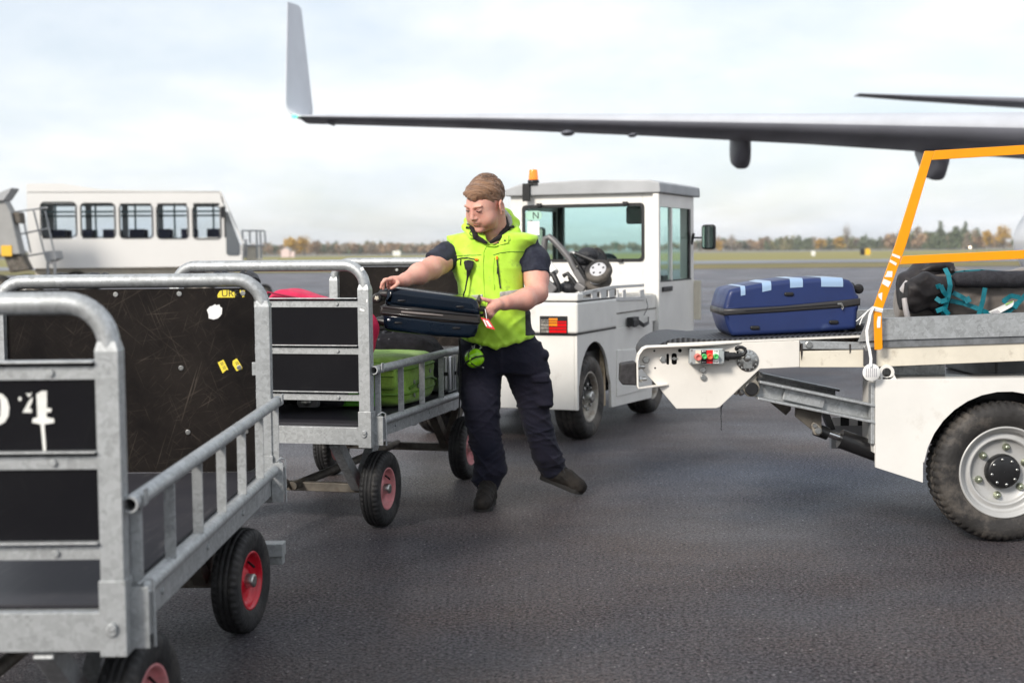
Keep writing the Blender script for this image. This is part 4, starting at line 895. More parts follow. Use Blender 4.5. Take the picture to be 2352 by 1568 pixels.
k = MB(); k.tube([sp(590, 330, -.04), sp(700, 375, -.05), (sp(850, 440, -.06))], .017, 10); k.tube([sp(540, 340), sp(600, 430), sp(680, 560), sp(760, 700)], .014, 8); k.tube([sp(640, 420, .05), sp(650, 560, .05), sp(700, 720, .05)], .018, 8); k.tube([sp(770, 460, .05), sp(760, 560, 0), sp(790, 700, 0)], .016, 8); k.build('frame_tube', BLKP, st)
k = MB(); k.tube([sp(520, 330, .02), sp(560, 320, .0), sp(600, 345, .0)], .014, 8); k.tube([sp(620, 430, .02), sp(610, 520, .0), sp(640, 560, .0)], .010, 8); k.build('bright_bracket', ZINC, st)
k = MB(); k.beam(sp(600, 540, -.03), sp(735, 745, -.03), .05, .05); k.build('lower_bar', GREYA, st, bev=.006)
k = MB(); k.box(sp(755, 690).x, sp(985, 690).x, Ys-.1, Ys+.2, .992, 1.045); k.build('footrest', BLKP, st, bev=.01)
st2 = thing('folded_stroller', 'black folded stroller frame lying left of the curved grey handle', 'stroller', MT @ Vector((0, 0, 0)), TR, 'strollers on the tow tractor')
k = MB(); k.tube([sp(250, 700, -.1), sp(270, 580, -.1), sp(330, 575, -.1), (sp(385, 690, -.1)), sp(400, 790, -.1)], .024, 8); k.tube([sp(450, 600, -.05), sp(500, 570, -.05), sp(560, 640, -.05), sp(640, 760, -.05)], .018, 8); k.tube([sp(520, 610, 0), sp(590, 760, 0)], .016, 8); k.tube([sp(490, 660, 0), sp(480, 770, 0)], .022, 8); k.build('frame_tube', BLKP, st2)
k = MB(); k.beam(sp(240, 690, -.14), sp(340, 790, -.14), .09, .03, (0, 1, 0)); k.beam(sp(400, 720, .0), sp(410, 790, .0), .05, .03, (0, 1, 0)); k.beam(sp(600, 700, -.1), sp(700, 770, -.1), .06, .04, (0, 1, 0)); k.build('side_plate', GREYA, st2, bev=.01)
k = MB(); k.ell(sp(530, 730, .05), (.09, .1, .05)); k.ell(sp(330, 740, .05), (.10, .1, .045)); k.build('folded_seat', COVER, st2)
k = MB(); k.tube([sp(270, 440, -.05), sp(310, 490, -.05), sp(350, 560, -.08)], [.028, .026, .035], 8); k.build('white_wrap', PAPER, st2)

# ================================================================ BELT LOADER
LY = 6.45
ld = thing('belt_loader', 'white belt loader with orange guard rail, control box and large wheel', 'belt loader', (1.7, LY, 0))
def lp(px, py, Y=LY): q = at(px, py, Y); return (q.x-1.7, q.z)
def z6(x, y): return (x*.293+1378, y*.293+689)
def lpoly(mb, pts, Y0, Y1, conv=None): mb.prism([lp(*(conv(*q) if conv else q), Y0) for q in pts], Y0-LY, Y1-LY)
D2 = .80                                                     # conveyor width
plate = [(340, 375), (1110, 333), (1565, 315), (1565, 525), (1255, 540), (940, 838), (910, 848), (600, 852), (430, 650), (345, 560), (310, 500), (305, 430)]
k = MB(); lpoly(k, plate, LY, LY+.012, z6); k.build('head_plate', LOADW, ld, bev=.003)
k = MB(); k.prism([(lp(*z6(*q), LY)[0]+.14, lp(*z6(*q), LY)[1]) for q in plate], D2-.012, D2); k.build('head_plate', LOADW, ld, bev=.003)
# folded lip round the nose
lip = [(1130, 331), (800, 346), (370, 362), (335, 378), (300, 425), (287, 480), (290, 680), (305, 700), (545, 680)]
k = MB(); P = [lp(*z6(*q), LY-.07) for q in lip]
for i, (a, b) in enumerate(zip(P[:-1], P[1:])):
    d0 = 0.004 if i == 0 else .085
    A0, B0 = Vector((a[0], -.07 if i else -.004, a[1])), Vector((b[0], -.07 if i < len(P)-2 else -.01, b[1])); A1, B1 = Vector((a[0], .0, a[1])), Vector((b[0], .0, b[1]))
    n_ = Vector((-(b[1]-a[1]), 0, b[0]-a[0])).normalized()*.008; k.add([A0, B0, B1, A1, A0+n_, B0+n_, B1+n_, A1+n_], [(0, 1, 2, 3), (7, 6, 5, 4), (0, 4, 5, 1), (1, 5, 6, 2), (2, 6, 7, 3), (3, 7, 4, 0)], False)
k.build('nose_lip', LOADW, ld, bev=.002)
k = MB(); k.prism([lp(*z6(*q), LY-.06) for q in ((165, 505), (285, 487), (288, 668), (178, 665), (160, 640))], -.06, .06)
k.build('rubber_bumper', mat('black_rubber_block', (.03, .028, .030), .75, var=.3, vscale=40, bump=.3), ld, bev=.006)
k = MB()
for q in ((326, 522), (340, 618)):
    c = lp(*z6(*q), LY-.03); k.disc((c[0]-.018, -.03, c[1]), (1, 0, 0), .016, .012, 6); k.disc((c[0]-.006, -.03, c[1]), (1, 0, 0), .010, .022, 8)
for q in ((360, 467), (493, 464)): c = lp(*z6(*q)); k.disc((c[0], 0, c[1]), (0, -1, 0), .0165, .008, 6)
for q in ((806, 547), (809, 606)): c = lp(*z6(*q)); k.disc((c[0], 0, c[1]), (0, -1, 0), .014, .012, 12)
k.build('bolt', ZINC, ld, bev=.001)
k = MB()
for q, rr in (((426, 398), 8), ((432, 532), 7), ((626, 395), 15), ((1078, 411), 9), ((1075, 380), 12)): c = lp(*z6(*q)); k.disc((c[0], 0, c[1]), (0, -1, 0), rr*.293*LY/F, .0012, 16)
for q in ((521, 420, 541, 504), (562, 416, 602, 504)):
    a, b = lp(*z6(q[0], q[3])), lp(*z6(q[2], q[1])); k.prism(rrect(a[0], b[0], a[1], b[1], (b[0]-a[0])*.38), -.0012, 0)
k.build('hole', mat('black_void', (.004, .004, .004), .9, spec=.1), ld)
c = lp(*z6(582, 458)); k = MB(); k.disc((c[0], -.0012, c[1]), (0, -1, 0), .008, .004, 10); k.box(c[0]-.016, c[0]+.016, -.005, -.002, c[1]-.003, c[1]+.003); k.build('shaft', ZINC, ld)
# side frame beams: near and far
for yo in (0.0, D2-.05):
    k = MB(); k.prism([lp(*z6(1567, 400)), lp(2009, 803), lp(2009, 843.5), lp(*z6(1567, 527))], yo+.004, yo+.05); k.prism([lp(2009, 797), lp(2420, 769), lp(2420, 826), lp(2009, 843)], yo+.006, yo+.05)
    k.build('side_beam', CREAM, ld, bev=.002)
    k = MB(); k.prism([lp(*z6(1567, 318)), lp(1985, 786), lp(2009, 785), lp(2009, 803), lp(*z6(1915, 385)), lp(*z6(1585, 385))], yo+.0035, yo+.045); k.build('galvanised_strip', GALV, ld, bev=.002)
    k = MB(); c = lp(*z6(1640, 350)); k.disc((c[0], yo+.0035, c[1]), (0, -1, 0), .017, .006, 14); c = lp(1990, 800); k.disc((c[0], yo+.0035, c[1]), (0, -1, 0), .014, .008, 6); k.build('bolt', ZINC, ld)
k = MB(); k.prism([lp(*z6(2065, 370)), lp(2012, 797), lp(2012, 845), lp(*z6(2065, 515))], -.004, .0035); k.build('joint_plate', mat('dark_grey_steel', (.10, .10, .11), .5, .4, var=.2), ld)
k = MB(); k.prism([lp(*z6(1575, 340)), lp(*z6(1590, 340)), lp(*z6(1588, 420)), lp(*z6(1580, 470)), lp(*z6(1572, 400))], -.0, .003); k.prism([lp(*z6(1955, 345)), lp(*z6(1968, 345)), lp(*z6(1966, 400)), lp(*z6(1958, 420))], .0, .003)
k.build('grease_stain', mat('grease', (.03, .024, .02), .6), ld)
# near flange strip along the belt and the belt itself
def slope(px): return lp(px, 784-(px-1500)*.028+1)[1]
ztop = lambda x: .9435+.033*(x+.6)
xa = lp(1475, 800)[0]+.075
bp = [(xa-.03, .81)]
for i in range(9):
    a = math.radians(175-85*i/8); bp.append((xa+.12+.16*math.cos(a), .842+.104*math.sin(a)*1.0))
x_ = xa+.22
bp.append((x_, ztop(x_))); bp.append((2.6, ztop(2.6))); top = list(bp)
low = [(2.6, ztop(2.6)-.02), (x_, ztop(x_)-.02), (xa+.10, .90), (xa, .84), (xa, .80)]
def belt_mat():
    m = mat('ribbed_rubber_belt', (.028, .028, .032), .5); t_ = m.node_tree; b = t_.nodes['Principled BSDF']
    co = t_.nodes.new('ShaderNodeTexCoord'); wv = t_.nodes.new('ShaderNodeTexWave'); wv.wave_type = 'BANDS'; wv.bands_direction = 'X'; wv.inputs['Scale'].default_value = 14
    mpn = t_.nodes.new('ShaderNodeMapping'); mpn.inputs['Scale'].default_value = (1, 1, 1); mpn.inputs['Rotation'].default_value = (0, 0, .35); t_.links.new(co.outputs['Object'], mpn.inputs[0]); t_.links.new(mpn.outputs[0], wv.inputs[0])
    bb = t_.nodes.new('ShaderNodeBump'); bb.inputs['Strength'].default_value = .9; bb.inputs['Distance'].default_value = .006; t_.links.new(wv.outputs[0], bb.inputs['Height']); t_.links.new(bb.outputs[0], b.inputs['Normal'])
    r_ = t_.nodes.new('ShaderNodeValToRGB'); r_.color_ramp.elements[0].color = (.008, .008, .010, 1); r_.color_ramp.elements[1].color = (.055, .058, .066, 1); t_.links.new(wv.outputs[0], r_.inputs[0]); t_.links.new(r_.outputs[0], b.inputs['Base Color']); return m
k = MB(); k.prism(top+low, .045, D2-.045); k.build('conveyor_belt', belt_mat(), ld)
k = MB(); a = lp(1535, 787); k.prism([(a[0], a[1]-.004), (a[0]+.05, ztop(a[0]+.05)-.009), (2.6, ztop(2.6)-.009), (2.6, ztop(2.6)-.02), (a[0], a[1]-.012)], .0, .044); k.prism([(a[0], a[1]-.004), (a[0]+.05, ztop(a[0]+.05)-.009), (2.6, ztop(2.6)-.009), (2.6, ztop(2.6)-.02), (a[0], a[1]-.012)], D2-.044, D2); k.build('belt_edge_flange', LOADW, ld)
k = MB()
for i in range(4): x = xa+.1+i*.5; k.lathe([(.035, .02), (.035, D2-.02)], (x, 0, .86), (0, 1, 0), 16)
k.build('inner_roller', STEELD, ld)
# control box
k = MB(); a, b = lp(*z6(706, 505), LY-.07), lp(*z6(976, 380), LY-.07); k.box(a[0], b[0], -.07, -.002, a[1], b[1]); cb = k.build('control_box', mat('grey_box_plastic', (.36, .39, .40), .45, var=.05), ld, bev=.005, label='grey control box with one red stop button, two green buttons and one orange button')
for nm, x0, x1, m in (('cream_strip', 749, 793, CREAM), ('black_strip', 794, 836, BLKP), ('red_strip', 837, 885, mat('red_label', (.75, .015, .02), .5)), ('white_strip', 886, 931, PAPER)):
    k = MB(); p0, p1 = lp(*z6(x0, 496), LY-.071), lp(*z6(x1, 392), LY-.071); k.box(p0[0], p1[0], -.0718, -.0702, p0[1], p1[1]); k.build(nm, m, cb)
for nm, x, y, rr, m, h_ in (('stop_button', 766, 446, 28, mat('faded_red_button', (.62, .17, .14), .45), .04), ('green_button', 817, 441, 21, mat('green_button', (.08, .50, .14), .4), .024), ('orange_button', 861, 441, 24, mat('orange_button', (.78, .12, .04), .4), .024), ('green_button', 908, 441, 21, mat('green_button', (.1, .5, .12), .4), .024)):
    c = lp(*z6(x, y), LY-.08); r_ = rr*.293*LY/F; k = MB(); k.lathe([(.001, h_*.85), (r_*.55, h_*.9), (r_*.6, h_), (r_*.9, h_), (r_, h_*.8), (r_*.98, 0)], (c[0], -.0715, c[1]), (0, -1, 0), 24); k.build(nm, m, cb)
k = MB(); 
for s_, x in ((-1, 815), (1, 908)):
    for yy in (401, 486):
        c = lp(*z6(x, yy), LY-.073); k.box(c[0]-.008, c[0]+.008, -.0734, -.0719, c[1]-.001, c[1]+.001); k.add([(c[0]+s_*.010, -.0732, c[1]), (c[0]+s_*.004, -.0732, c[1]+.004), (c[0]+s_*.004, -.0732, c[1]-.004)], [(0, 1, 2)])
ar = k.build('arrow_mark', PAPER, cb)
ar.data.materials.append(INK); [setattr(pp, 'material_index', 1) for pp in ar.data.polygons if ar.data.vertices[pp.vertices[0]].co.x > lp(*z6(860, 440), LY)[0]]
k = MB()
for x, y in ((718, 392), (966, 388), (716, 492), (966, 490)): c = lp(*z6(x, y), LY-.07); k.disc((c[0], -.07, c[1]), (0, -1, 0), .005, .002, 8)
k.build('screw', ZINC, cb)
k = MB(); a = lp(*z6(978, 440), LY-.04); k.tube([(a[0], -.035, a[1]), (a[0]+.02, -.035, a[1])], .022, 12); k.tube([(a[0]+.02, -.035, a[1]), (a[0]+.05, -.035, a[1])], .017, 12); k.tube([(a[0]+.05, -.035, a[1]), (a[0]+.075, -.035, a[1]+.002)], [.014, .010], 12); k.build('cable_plug', BLKP, ld)
k = MB(); k.tube([(*lp(*z6(1060, 438), LY-.04)[:1], -.035, lp(*z6(1060, 438), LY-.04)[1])]+[(lp(*z6(x, y), LY-.04)[0], -.035, lp(*z6(x, y), LY-.04)[1]) for x, y in ((1100, 437), (1128, 428), (1145, 405), (1138, 383), (1115, 371), (1088, 369), (1072, 378))]+[(lp(*z6(1070, 382), LY)[0], -.0, lp(*z6(1070, 382), LY)[1])], .0085, 10); k.build('hook_cable', BLKP, ld)
k = MB(); c = lp(*z6(1157, 473)); k.lathe([(.001, .006), (.049, .006), (.050, .003), (.050, 0)], (c[0], 0, c[1]), (0, -1, 0), 32); k.lathe([(.001, .022), (.012, .022), (.016, .018), (.018, .006)], (c[0]-.002, 0, c[1]+.012), (0, -1, 0), 20)
for i in range(14): a = i*.449; k.disc((c[0]+.042*math.cos(a), -.006, c[1]+.042*math.sin(a)), (0, -1, 0), .004, .0015, 8)
k.beam((c[0]-.02, -.008, c[1]-.02), (c[0]+.02, -.008, c[1]-.02), .006, .03, (0, 0, 1)); k.build('bearing_flange', ZINC, ld)
# pivot bearing and lifting arm
PIV = mat('beige_cast_steel', (.36, .33, .28), .5, .4, var=.2, vscale=12)
for yo in (.02, D2-.06):
    k = MB(); k.prism([lp(*z6(*q)) for q in ((1250, 557), (1270, 575), (1230, 625), (1250, 650), (1263, 690), (1250, 735), (1215, 762), (1170, 760), (1135, 730), (1120, 712), (1075, 752), (1048, 732))], yo, yo+.05); k.build('pivot_bracket', PIV, ld, bev=.004)
    c = lp(*z6(1192, 698)); k = MB(); k.disc((c[0], yo, c[1]), (0, -1, 0), .031, .012, 24); k.build('pivot_pin', BLKP, ld)
    k = MB()
    for q in ((1250, 602), (1102, 735)): c = lp(*z6(*q)); k.disc((c[0], yo-.0, c[1]), (.5, -.6, .5), .014, .02, 6)
    k.build('bolt', ZINC, ld)
    arm = MB(); fa = lambda q: lp(*z6(*q))
    arm.prism([fa(q) for q in ((1240, 650), (1340, 658), (2150, 830), (2150, 948), (1330, 785), (1235, 765))], yo+.035, yo+.045)
    for A, B in ((((1250, 640)), ((2160, 828))), (((1235, 768)), ((2160, 958)))):
        a, b = fa(A), fa(B); arm.beam((a[0], yo+.0, a[1]), (b[0], yo+.0, b[1]), .075, .012)
    a, b = fa((1450, 738)), fa((1770, 808)); arm.beam((a[0], yo+.015, a[1]), (b[0], yo+.015, b[1]), .02, .055)
    arm.build('lift_arm', GALV, ld, bev=.003)
    k = MB(); k.prism([fa(q) for q in ((1560, 848), (1765, 890), (1765, 1010), (1720, 1060), (1555, 925))], yo+.05, yo+.07); k.build('cylinder_bracket', STEELD, ld, bev=.003)
k = MB(); k.prism([fa(q) for q in ((1690, 965), (1712, 975), (1750, 1010), (1755, 1045), (1730, 1068), (1695, 1062), (1680, 1035), (1672, 985))], .03, .05); k.build('cylinder_lug', PIV, ld, bev=.003)
k = MB(); 
for q, r_ in (((1693, 988), .010), ((1720, 1028), .016)): c = fa(q); k.disc((c[0], .03, c[1]), (0, -1, 0), r_, .012, 14)
k.build('lug_pin', ZINC, ld)
k = MB(); a, b = fa((1770, 1045)), fa((1930, 1100)); k.tube([(a[0], .10, a[1]), (b[0], .10, b[1])], .018, 14); k.build('piston_rod', mat('chromed_rod', (.55, .55, .55), .15, 1.0), ld)
k = MB(); c1_, c2_ = fa((1825, 1070)), fa((1925, 1105)); a = fa((1720, 1030)); k.tube([(a[0], .10, a[1]), ((c1_[0]), .10, c1_[1])], .030, 14); b, d = fa((1920, 1105)), fa((2300, 1245)); k.tube([(b[0], .10, b[1]), (d[0], .10, d[1])], .045, 20); k.build('hydraulic_cylinder', BLKM, ld, bev=.002)
a, b = lp(2075, 0), 0
k = MB(); a, b = fa((1850, 870)), fa((1930, 1080)); k.beam((a[0], .3, a[1]), (b[0], .3, b[1]), .03, .05, (0, 1, 0)); k.build('black_strut', BLKM, ld)
k = MB(); 
p0, p1 = at(1910, 955, 7.4), at(2030, 985, 7.4)
k.box(p0.x-1.7, p1.x-1.7+.2, .95, 1.0, at(1910, 1030, 7.4).z, at(1910, 975, 7.4).z); k.build('rear_box', mat('mid_grey_paint', (.42, .43, .44), .5), ld)
for i in range(7):
    k = MB(); x = p0.x-1.7+i*.045; k.box(x, x+.0445, .94, .949, at(1910, 977, 7.4).z, at(1910, 957, 7.4).z); k.build('chequer', PAPER if i % 2 == 0 else BLKP, ld)
# greasy drips
k = MB()
for x, l in ((965, 110), (975, 60), (958, 50)): a, b = fa((x, 790)), fa((x, 790+l)); k.tube([(a[0], .06, a[1]), (a[0]+.001, .06, (a[1]+b[1])/2), (b[0], .06, b[1])], [.006, .0025, .001], 6)
a, b = fa((965, 850)), fa((965, 1035))
for i in range(9): z = a[1]+(b[1]-a[1])*i/9; k.tube([(a[0]+random.uniform(-.002, .002), .06, z), (a[0]+random.uniform(-.002, .002), .06, z-.010)], .0018, 5)
k.build('grease_drip', BLKM, ld)
# galvanised side guards
for yo in (.0, D2):
    k = MB(); s_ = -1 if yo == 0 else 1
    if yo == 0: pts = [(1969, 784), (1990, 735), (2032, 731.7), (2440, 715.5), (2440, 768.5), (2030, 780.5)]
    else: pts = [(1990, 735), (2032, 731.7), (2440, 715.5), (2440, 768.5), (2030, 780.5)]
    k.prism([lp(*q) for q in pts], yo-.012, yo-.008); k.beam((lp(2030, 731.7)[0], yo+.01, lp(2030, 731.7)[1]), (lp(2440, 715.5)[0], yo+.01, lp(2440, 715.5)[1]), .045, .004); k.build('side_guard', GALV, ld)
    k = MB(); k.prism([lp(*q) for q in ((2028, 781), (2440, 769), (2440, 784), (2028, 798))], yo-.003, yo+.003); k.build('guard_flange', mat('dull_zinc', (.22, .23, .24), .55, .5, var=.3, vscale=20), ld)
# orange guard rail
k = MB(); Yo = LY-.055
def op_(q): c = lp(*q, Yo); return (c[0], c[1])
k.prism([op_(q) for q in ((2009, 803), (2006, 705), (2057, 560), (2124, 347), (2147, 347), (2139, 368), (2082, 560), (2025, 715), (2027, 799), (2022, 803))], -.058, -.048)
k.prism([op_(q) for q in ((2147.2, 346), (2440, 328), (2440, 349), (2139.5, 367.8))], -.058, -.048)
k.prism([op_(q) for q in ((2073.5, 588), (2440, 570), (2440, 590.5), (2066, 607))], -.058, -.048)
k.build('orange_guard_rail', ORANGE, ld, bev=.0015, label='orange flat bar guard rail with torn white stickers')
k = MB()
def zb(x, y): return (x*.1943+1895, y*.1943+574.2)
for pl_ in (((795, 40), (888, 75), (880, 105), (785, 65)), ((768, 112), (848, 155), (835, 185), (758, 140)), ((735, 248), (795, 250), (790, 320), (700, 318), (720, 290)), ((690, 338), (778, 375), (745, 440), (670, 395)), ((625, 520), (675, 500), (668, 600), (632, 555)), ((622, 785), (658, 780), (650, 915), (612, 918), (610, 850))):
    k.prism([op_(zb(*q)) for q in pl_], -.0592, -.0582)
k.build('torn_sticker', PAPER, ld)
k = MB(); k.prism([op_(zb(*q)) for q in ((572, 665), (682, 690), (672, 738), (566, 715))], -.0625, -.044); k.prism([op_(zb(*q)) for q in ((570, 690), (680, 712), (678, 720), (568, 700))], -.065, -.0626)
a = [op_(zb(*q)) for q in ((560, 668), (520, 760), (505, 850), (480, 950), (490, 1080), (515, 1180), (530, 1280), (525, 1375))]
k.add(*[[(x-.006, -.07, z) for x, z in a]+[(x+.007, -.072, z) for x, z in a], [(i, i+1, 9+i, 8+i) for i in range(7)]])
a = [op_(zb(*q)) for q in ((560, 665), (470, 740), (360, 840))]; k.tube([(x, -.07, z) for x, z in a], .0025, 6); a = [op_(zb(*q)) for q in ((500, 710), (430, 800), (400, 880))]; k.tube([(x, -.07, z) for x, z in a], .0028, 6)
k.build('tape_ribbon', PAPER, ld)
k = MB(); c = op_((2001, 855)); k.lathe([(.001, .002), (.038, .002), (.040, 0)], (c[0], -.06, c[1]), (0, -1, 0), 28); k.lathe([(.001, -.001), (.040, 0)], (c[0], -.06, c[1]), (0, -1, 0), 28); k.build('round_tag', PAPER, ld, label='round white paper tag with printed lines')
k = MB()
for i in range(6): k.box(c[0]-.026+.009*i, c[0]-.023+.009*i, -.0635, -.0622, c[1]-.02, c[1]+.02)
k.build('tag_print', mat('grey_print', (.35, .34, .38), .6), ld)
# chassis body with wheel arch
CYF = LY-.0
def lp2(px, py): return lp(px, py, LY-.02)
cx, cz = lp2(2308, 1087)
body = [lp2(2011, 871), lp2(2011, 1073), lp2(2120, 1108), lp2(2120.5, 1060)]
for i in range(15):
    a = math.radians(172-(172-20)*i/14); body.append((cx+.372*math.cos(a), cz+.375*math.sin(a)))
body += [(3.2, cz+.05), (3.2, lp2(2352, 868)[1])]
k = MB(); k.prism(body[::-1], -.02, -.002); k.build('chassis_side', WHT, ld, bev=.004)
top_z = lp2(2011, 871)[1]
k = MB(); k.box(body[0][0], 3.2, -.0015, .22, top_z-.02, top_z-.001); k.box(body[0][0], body[0][0]+.012, -.0015, .22, top_z-.34, top_z-.021); k.build('chassis_top', WHT, ld, bev=.003)
k = MB(); k.box(body[0][0]+.25, 3.2, .25, 1.15, .42, top_z-.05); k.build('chassis_frame', BLKM, ld)
k = MB(); k.box(.62, 3.2, .35, 1.15, top_z-.049, top_z+.06); k.build('engine_cover', mat('dark_grey_cover', (.12, .125, .125), .5, .2, var=.1), ld, bev=.01)
k = MB(); k.box(.08, .34, .23, .45, top_z-.05, top_z+.055); k.build('cross_member', GALV, ld, bev=.004)
k = MB(); k.prism([(max(a_, .72), max(b_, .40)) for a_, b_ in body[4:]]+[(.72, body[-1][1])], 1.20, 1.22); k.build('chassis_side', WHT, ld, bev=.004)
inner = [(cx+.40*math.cos(math.radians(a)), cz+.40*math.sin(math.radians(a))) for a in range(170, 0, -10)]; k = MB()
[k.add([(a[0], .0, a[1]), (b[0], .0, b[1]), (b[0], .3, b[1]), (a[0], .3, a[1])], [(0, 1, 2, 3)]) for a, b in zip(inner[:-1], inner[1:])]; k.build('arch_liner', BLKP, ld)
# lifting eye
c = lp2(2038, 856); k = MB(); k.ring([(c[0]+.036*math.cos(i*.3927), c[1]+.036*math.sin(i*.3927)) for i in range(16)], [(c[0]+.021*math.cos(i*.3927), c[1]+.021*math.sin(i*.3927)) for i in range(16)], -.012, -.002)
k.prism([(c[0]-.035, c[1]-.035), (c[0]+.048, c[1]-.035), (c[0]+.034, c[1]-.008), (c[0]+.018, c[1]-.019), (c[0]-.016, c[1]-.019)], -.012, -.002); k.build('lifting_eye', WHT, ld, bev=.002)
k = MB(); a = lp2(2012, 905); k.box(a[0]-.02, a[0]-.001, -.01, .04, a[1]-.23, a[1]+.05); k.build('hinge', GALV, ld, bev=.004)
# big wheel
WRIM = mat('silver_grey_rim', (.50, .50, .49), .38, .25, var=.1, vscale=5, dirt=((.30, .27, .24), 4, .58, .5))
for yo, f_ in ((.06, -1), (1.14, 1)):
    w0 = bpy.data.objects.new('wheel', None); sc.collection.objects.link(w0); w0.parent = ld; w0.location = (cx+(.34 if f_ > 0 else 0), yo, .322); w0.empty_display_size = .1
    R_, rr, h = .322, .208, .10; lugs = 56; n = lugs*4
    prof = [(rr, .82*h), (rr*1.07, .95*h), (R_*.80, 1.06*h), (R_*.88, 1.04*h), (R_*.93, .96*h), (R_*.965, .84*h), (R_*.99, .66*h), (R_, .4*h), (R_*.975, .36*h), (R_*.975, .3*h), (R_, .27*h), (R_, -.27*h), (R_*.975, -.3*h), (R_*.975, -.36*h), (R_, -.4*h), (R_*.99, -.66*h), (R_*.93, -.96*h), (R_*.8, -1.06*h), (rr, -.8*h)]
    def md(j, i_):
        r_ = prof[j][0]/R_
        return (1 if (i_ % 4) < 3 else .972) if r_ > .95 else 1
    k = MB(); k.lathe(prof, (0, 0, 0), (0, f_, 0), n, md); k.build('tyre', RUBG, w0)
    k = MB(); k.lathe([(.212, .080), (.211, .088), (.204, .090), (.200, .084), (.190, .074), (.186, .070), (.1855, .058), (.178, .050), (.168, .050), (.158, .058), (.150, .058), (.146, .045), (.140, .036), (.10, .032), (.001, .032)], (0, 0, 0), (0, f_, 0), 72); k.build('rim', WRIM, w0)
    k = MB(); k.lathe([(.080, .033), (.080, .055), (.074, .072), (.066, .076), (.001, .074)], (0, 0, 0), (0, f_, 0), 36); k.build('hub', BLKM, w0)
    k = MB()
    for i in range(6): a = math.radians(20+60*i); k.lathe([(.001, .060), (.009, .060), (.012, .054), (.017, .044), (.018, .034)], (.112*math.cos(a), 0, .112*math.sin(a)), (0, f_, 0), 12)
    k.build('wheel_nut', mat('greenish_nut', (.35, .38, .28), .35, .8), w0)
    k = MB()
    for i in range(8): a = math.radians(10+45*i); k.lathe([(.001, .080), (.006, .080), (.008, .072)], (.058*math.cos(a), 0, .058*math.sin(a)), (0, f_, 0), 8)
    k.build('hub_bolt', ZINC, w0)

# blue suitcase on the belt
def zc_(x, y): return (x*.1587+1636.5, y*.1587+620.2)
SY = LY+.14
BLUE = mat('matt_blue_shell', (.016, .031, .115), .42, var=.15, vscale=5, coat=.05, spec=.4, dirt=((.10, .14, .26), 7, .62, .5))
def bl(q): p = at(*zc_(*q), SY); return (p.x-1.22, p.z-.945)
t = thing('blue_suitcase', 'matt blue hard suitcase lying on the conveyor belt', 'suitcase', (1.22, SY, .945))
up = [(300, 222), (430, 205), (640, 185), (850, 155), (1120, 128), (1500, 112), (1850, 112), (2000, 150), (2060, 210), (2090, 330), (2125, 372), (2128, 440), (1900, 470), (1000, 530), (400, 560), (170, 590), (165, 520), (178, 480), (195, 400), (225, 300)]
up = [(245, 290), (300, 268), (430, 240), (640, 200), (850, 165), (1120, 132), (1500, 115), (1850, 115), (1990, 145), (2050, 210), (2090, 340), (2125, 372), (2128, 450), (1900, 500), (1000, 570), (400, 600), (170, 615), (165, 520), (178, 480), (205, 380)]
dn = [(165, 600), (400, 570), (1000, 520), (1900, 460), (2130, 450), (2122, 560), (2105, 610), (2100, 760), (2085, 850), (1990, 872), (1500, 905), (700, 945), (290, 955), (240, 885), (200, 770), (175, 680)]
k = MB(); k.pillow([bl(q) for q in up][::-1], 0, .44, .022, 6); k.build('lid', BLUE, t)
k = MB(); k.pillow([bl(q) for q in dn][::-1], 0, .44, .022, 6); k.build('base', BLUE, t)
band = [(155, 560), (400, 552), (1000, 520), (1900, 430), (2140, 405), (2138, 510), (1900, 545), (1000, 610), (400, 645), (160, 655)]
k = MB(); k.pillow([bl(q) for q in band][::-1], -.008, .448, .010, 3); k.build('zip_band', mat('black_zip_band', (.03, .029, .031), .42, var=.2), t)
k = MB(); pts = [bl(q) for q in ((460, 587), (1000, 552), (1850, 488))]; k.tube([(x, -.007, z) for x, z in pts], .004, 6); k.build('zip', BLKP, t)
k = MB(); pts = [bl(q) for q in ((1850, 475), (1870, 490), (1885, 540), (1868, 575), (1856, 560), (1865, 520), (1850, 490))]; k.tube([(x, -.014, z) for x, z in pts], .0018, 6); a = bl((1840, 485)); k.box(a[0]-.012, a[0]+.006, -.014, -.006, a[1]-.004, a[1]+.004); k.build('zip_pull', ZINC, t)
for q in ((1105, 347), (612, 833), (1752, 752)):
    k = MB(); c = bl(q); k.pillow(rrect(c[0]-.022, c[0]+.022, c[1]-.009, c[1]+.009, .0085), -.010, .012, .006, 4); k.build('foot_stud', BLKP, t)
for i, (xa_, xb_) in enumerate(((408, 475), (720, 850), (1122, 1308), (1572, 1890))):
    k = MB(); zt_ = [bl((x, y)) for x, y in ((xa_, {0: 247, 1: 192, 2: 132, 3: 115}[i]), (xb_, {0: 235, 1: 165, 2: 122, 3: 117}[i]))]
    a, b = zt_; pr = [(.41, .0015)]+[(.022-.0240*math.cos(math.radians(q_)), -.022+.0240*math.sin(math.radians(q_))) for q_ in (90, 68, 45, 22, 0)]+[(-.002, -.040)]; k.add([(a[0], y_, a[1]+z_) for y_, z_ in pr]+[(b[0], y_, b[1]+z_) for y_, z_ in pr], [(j, j+1, 8+j, 7+j) for j in range(6)], True); k.build('pale_stripe', mat('pale_blue_gloss', (.27, .39, .56), .3, coat=.2), t, bev=.002)
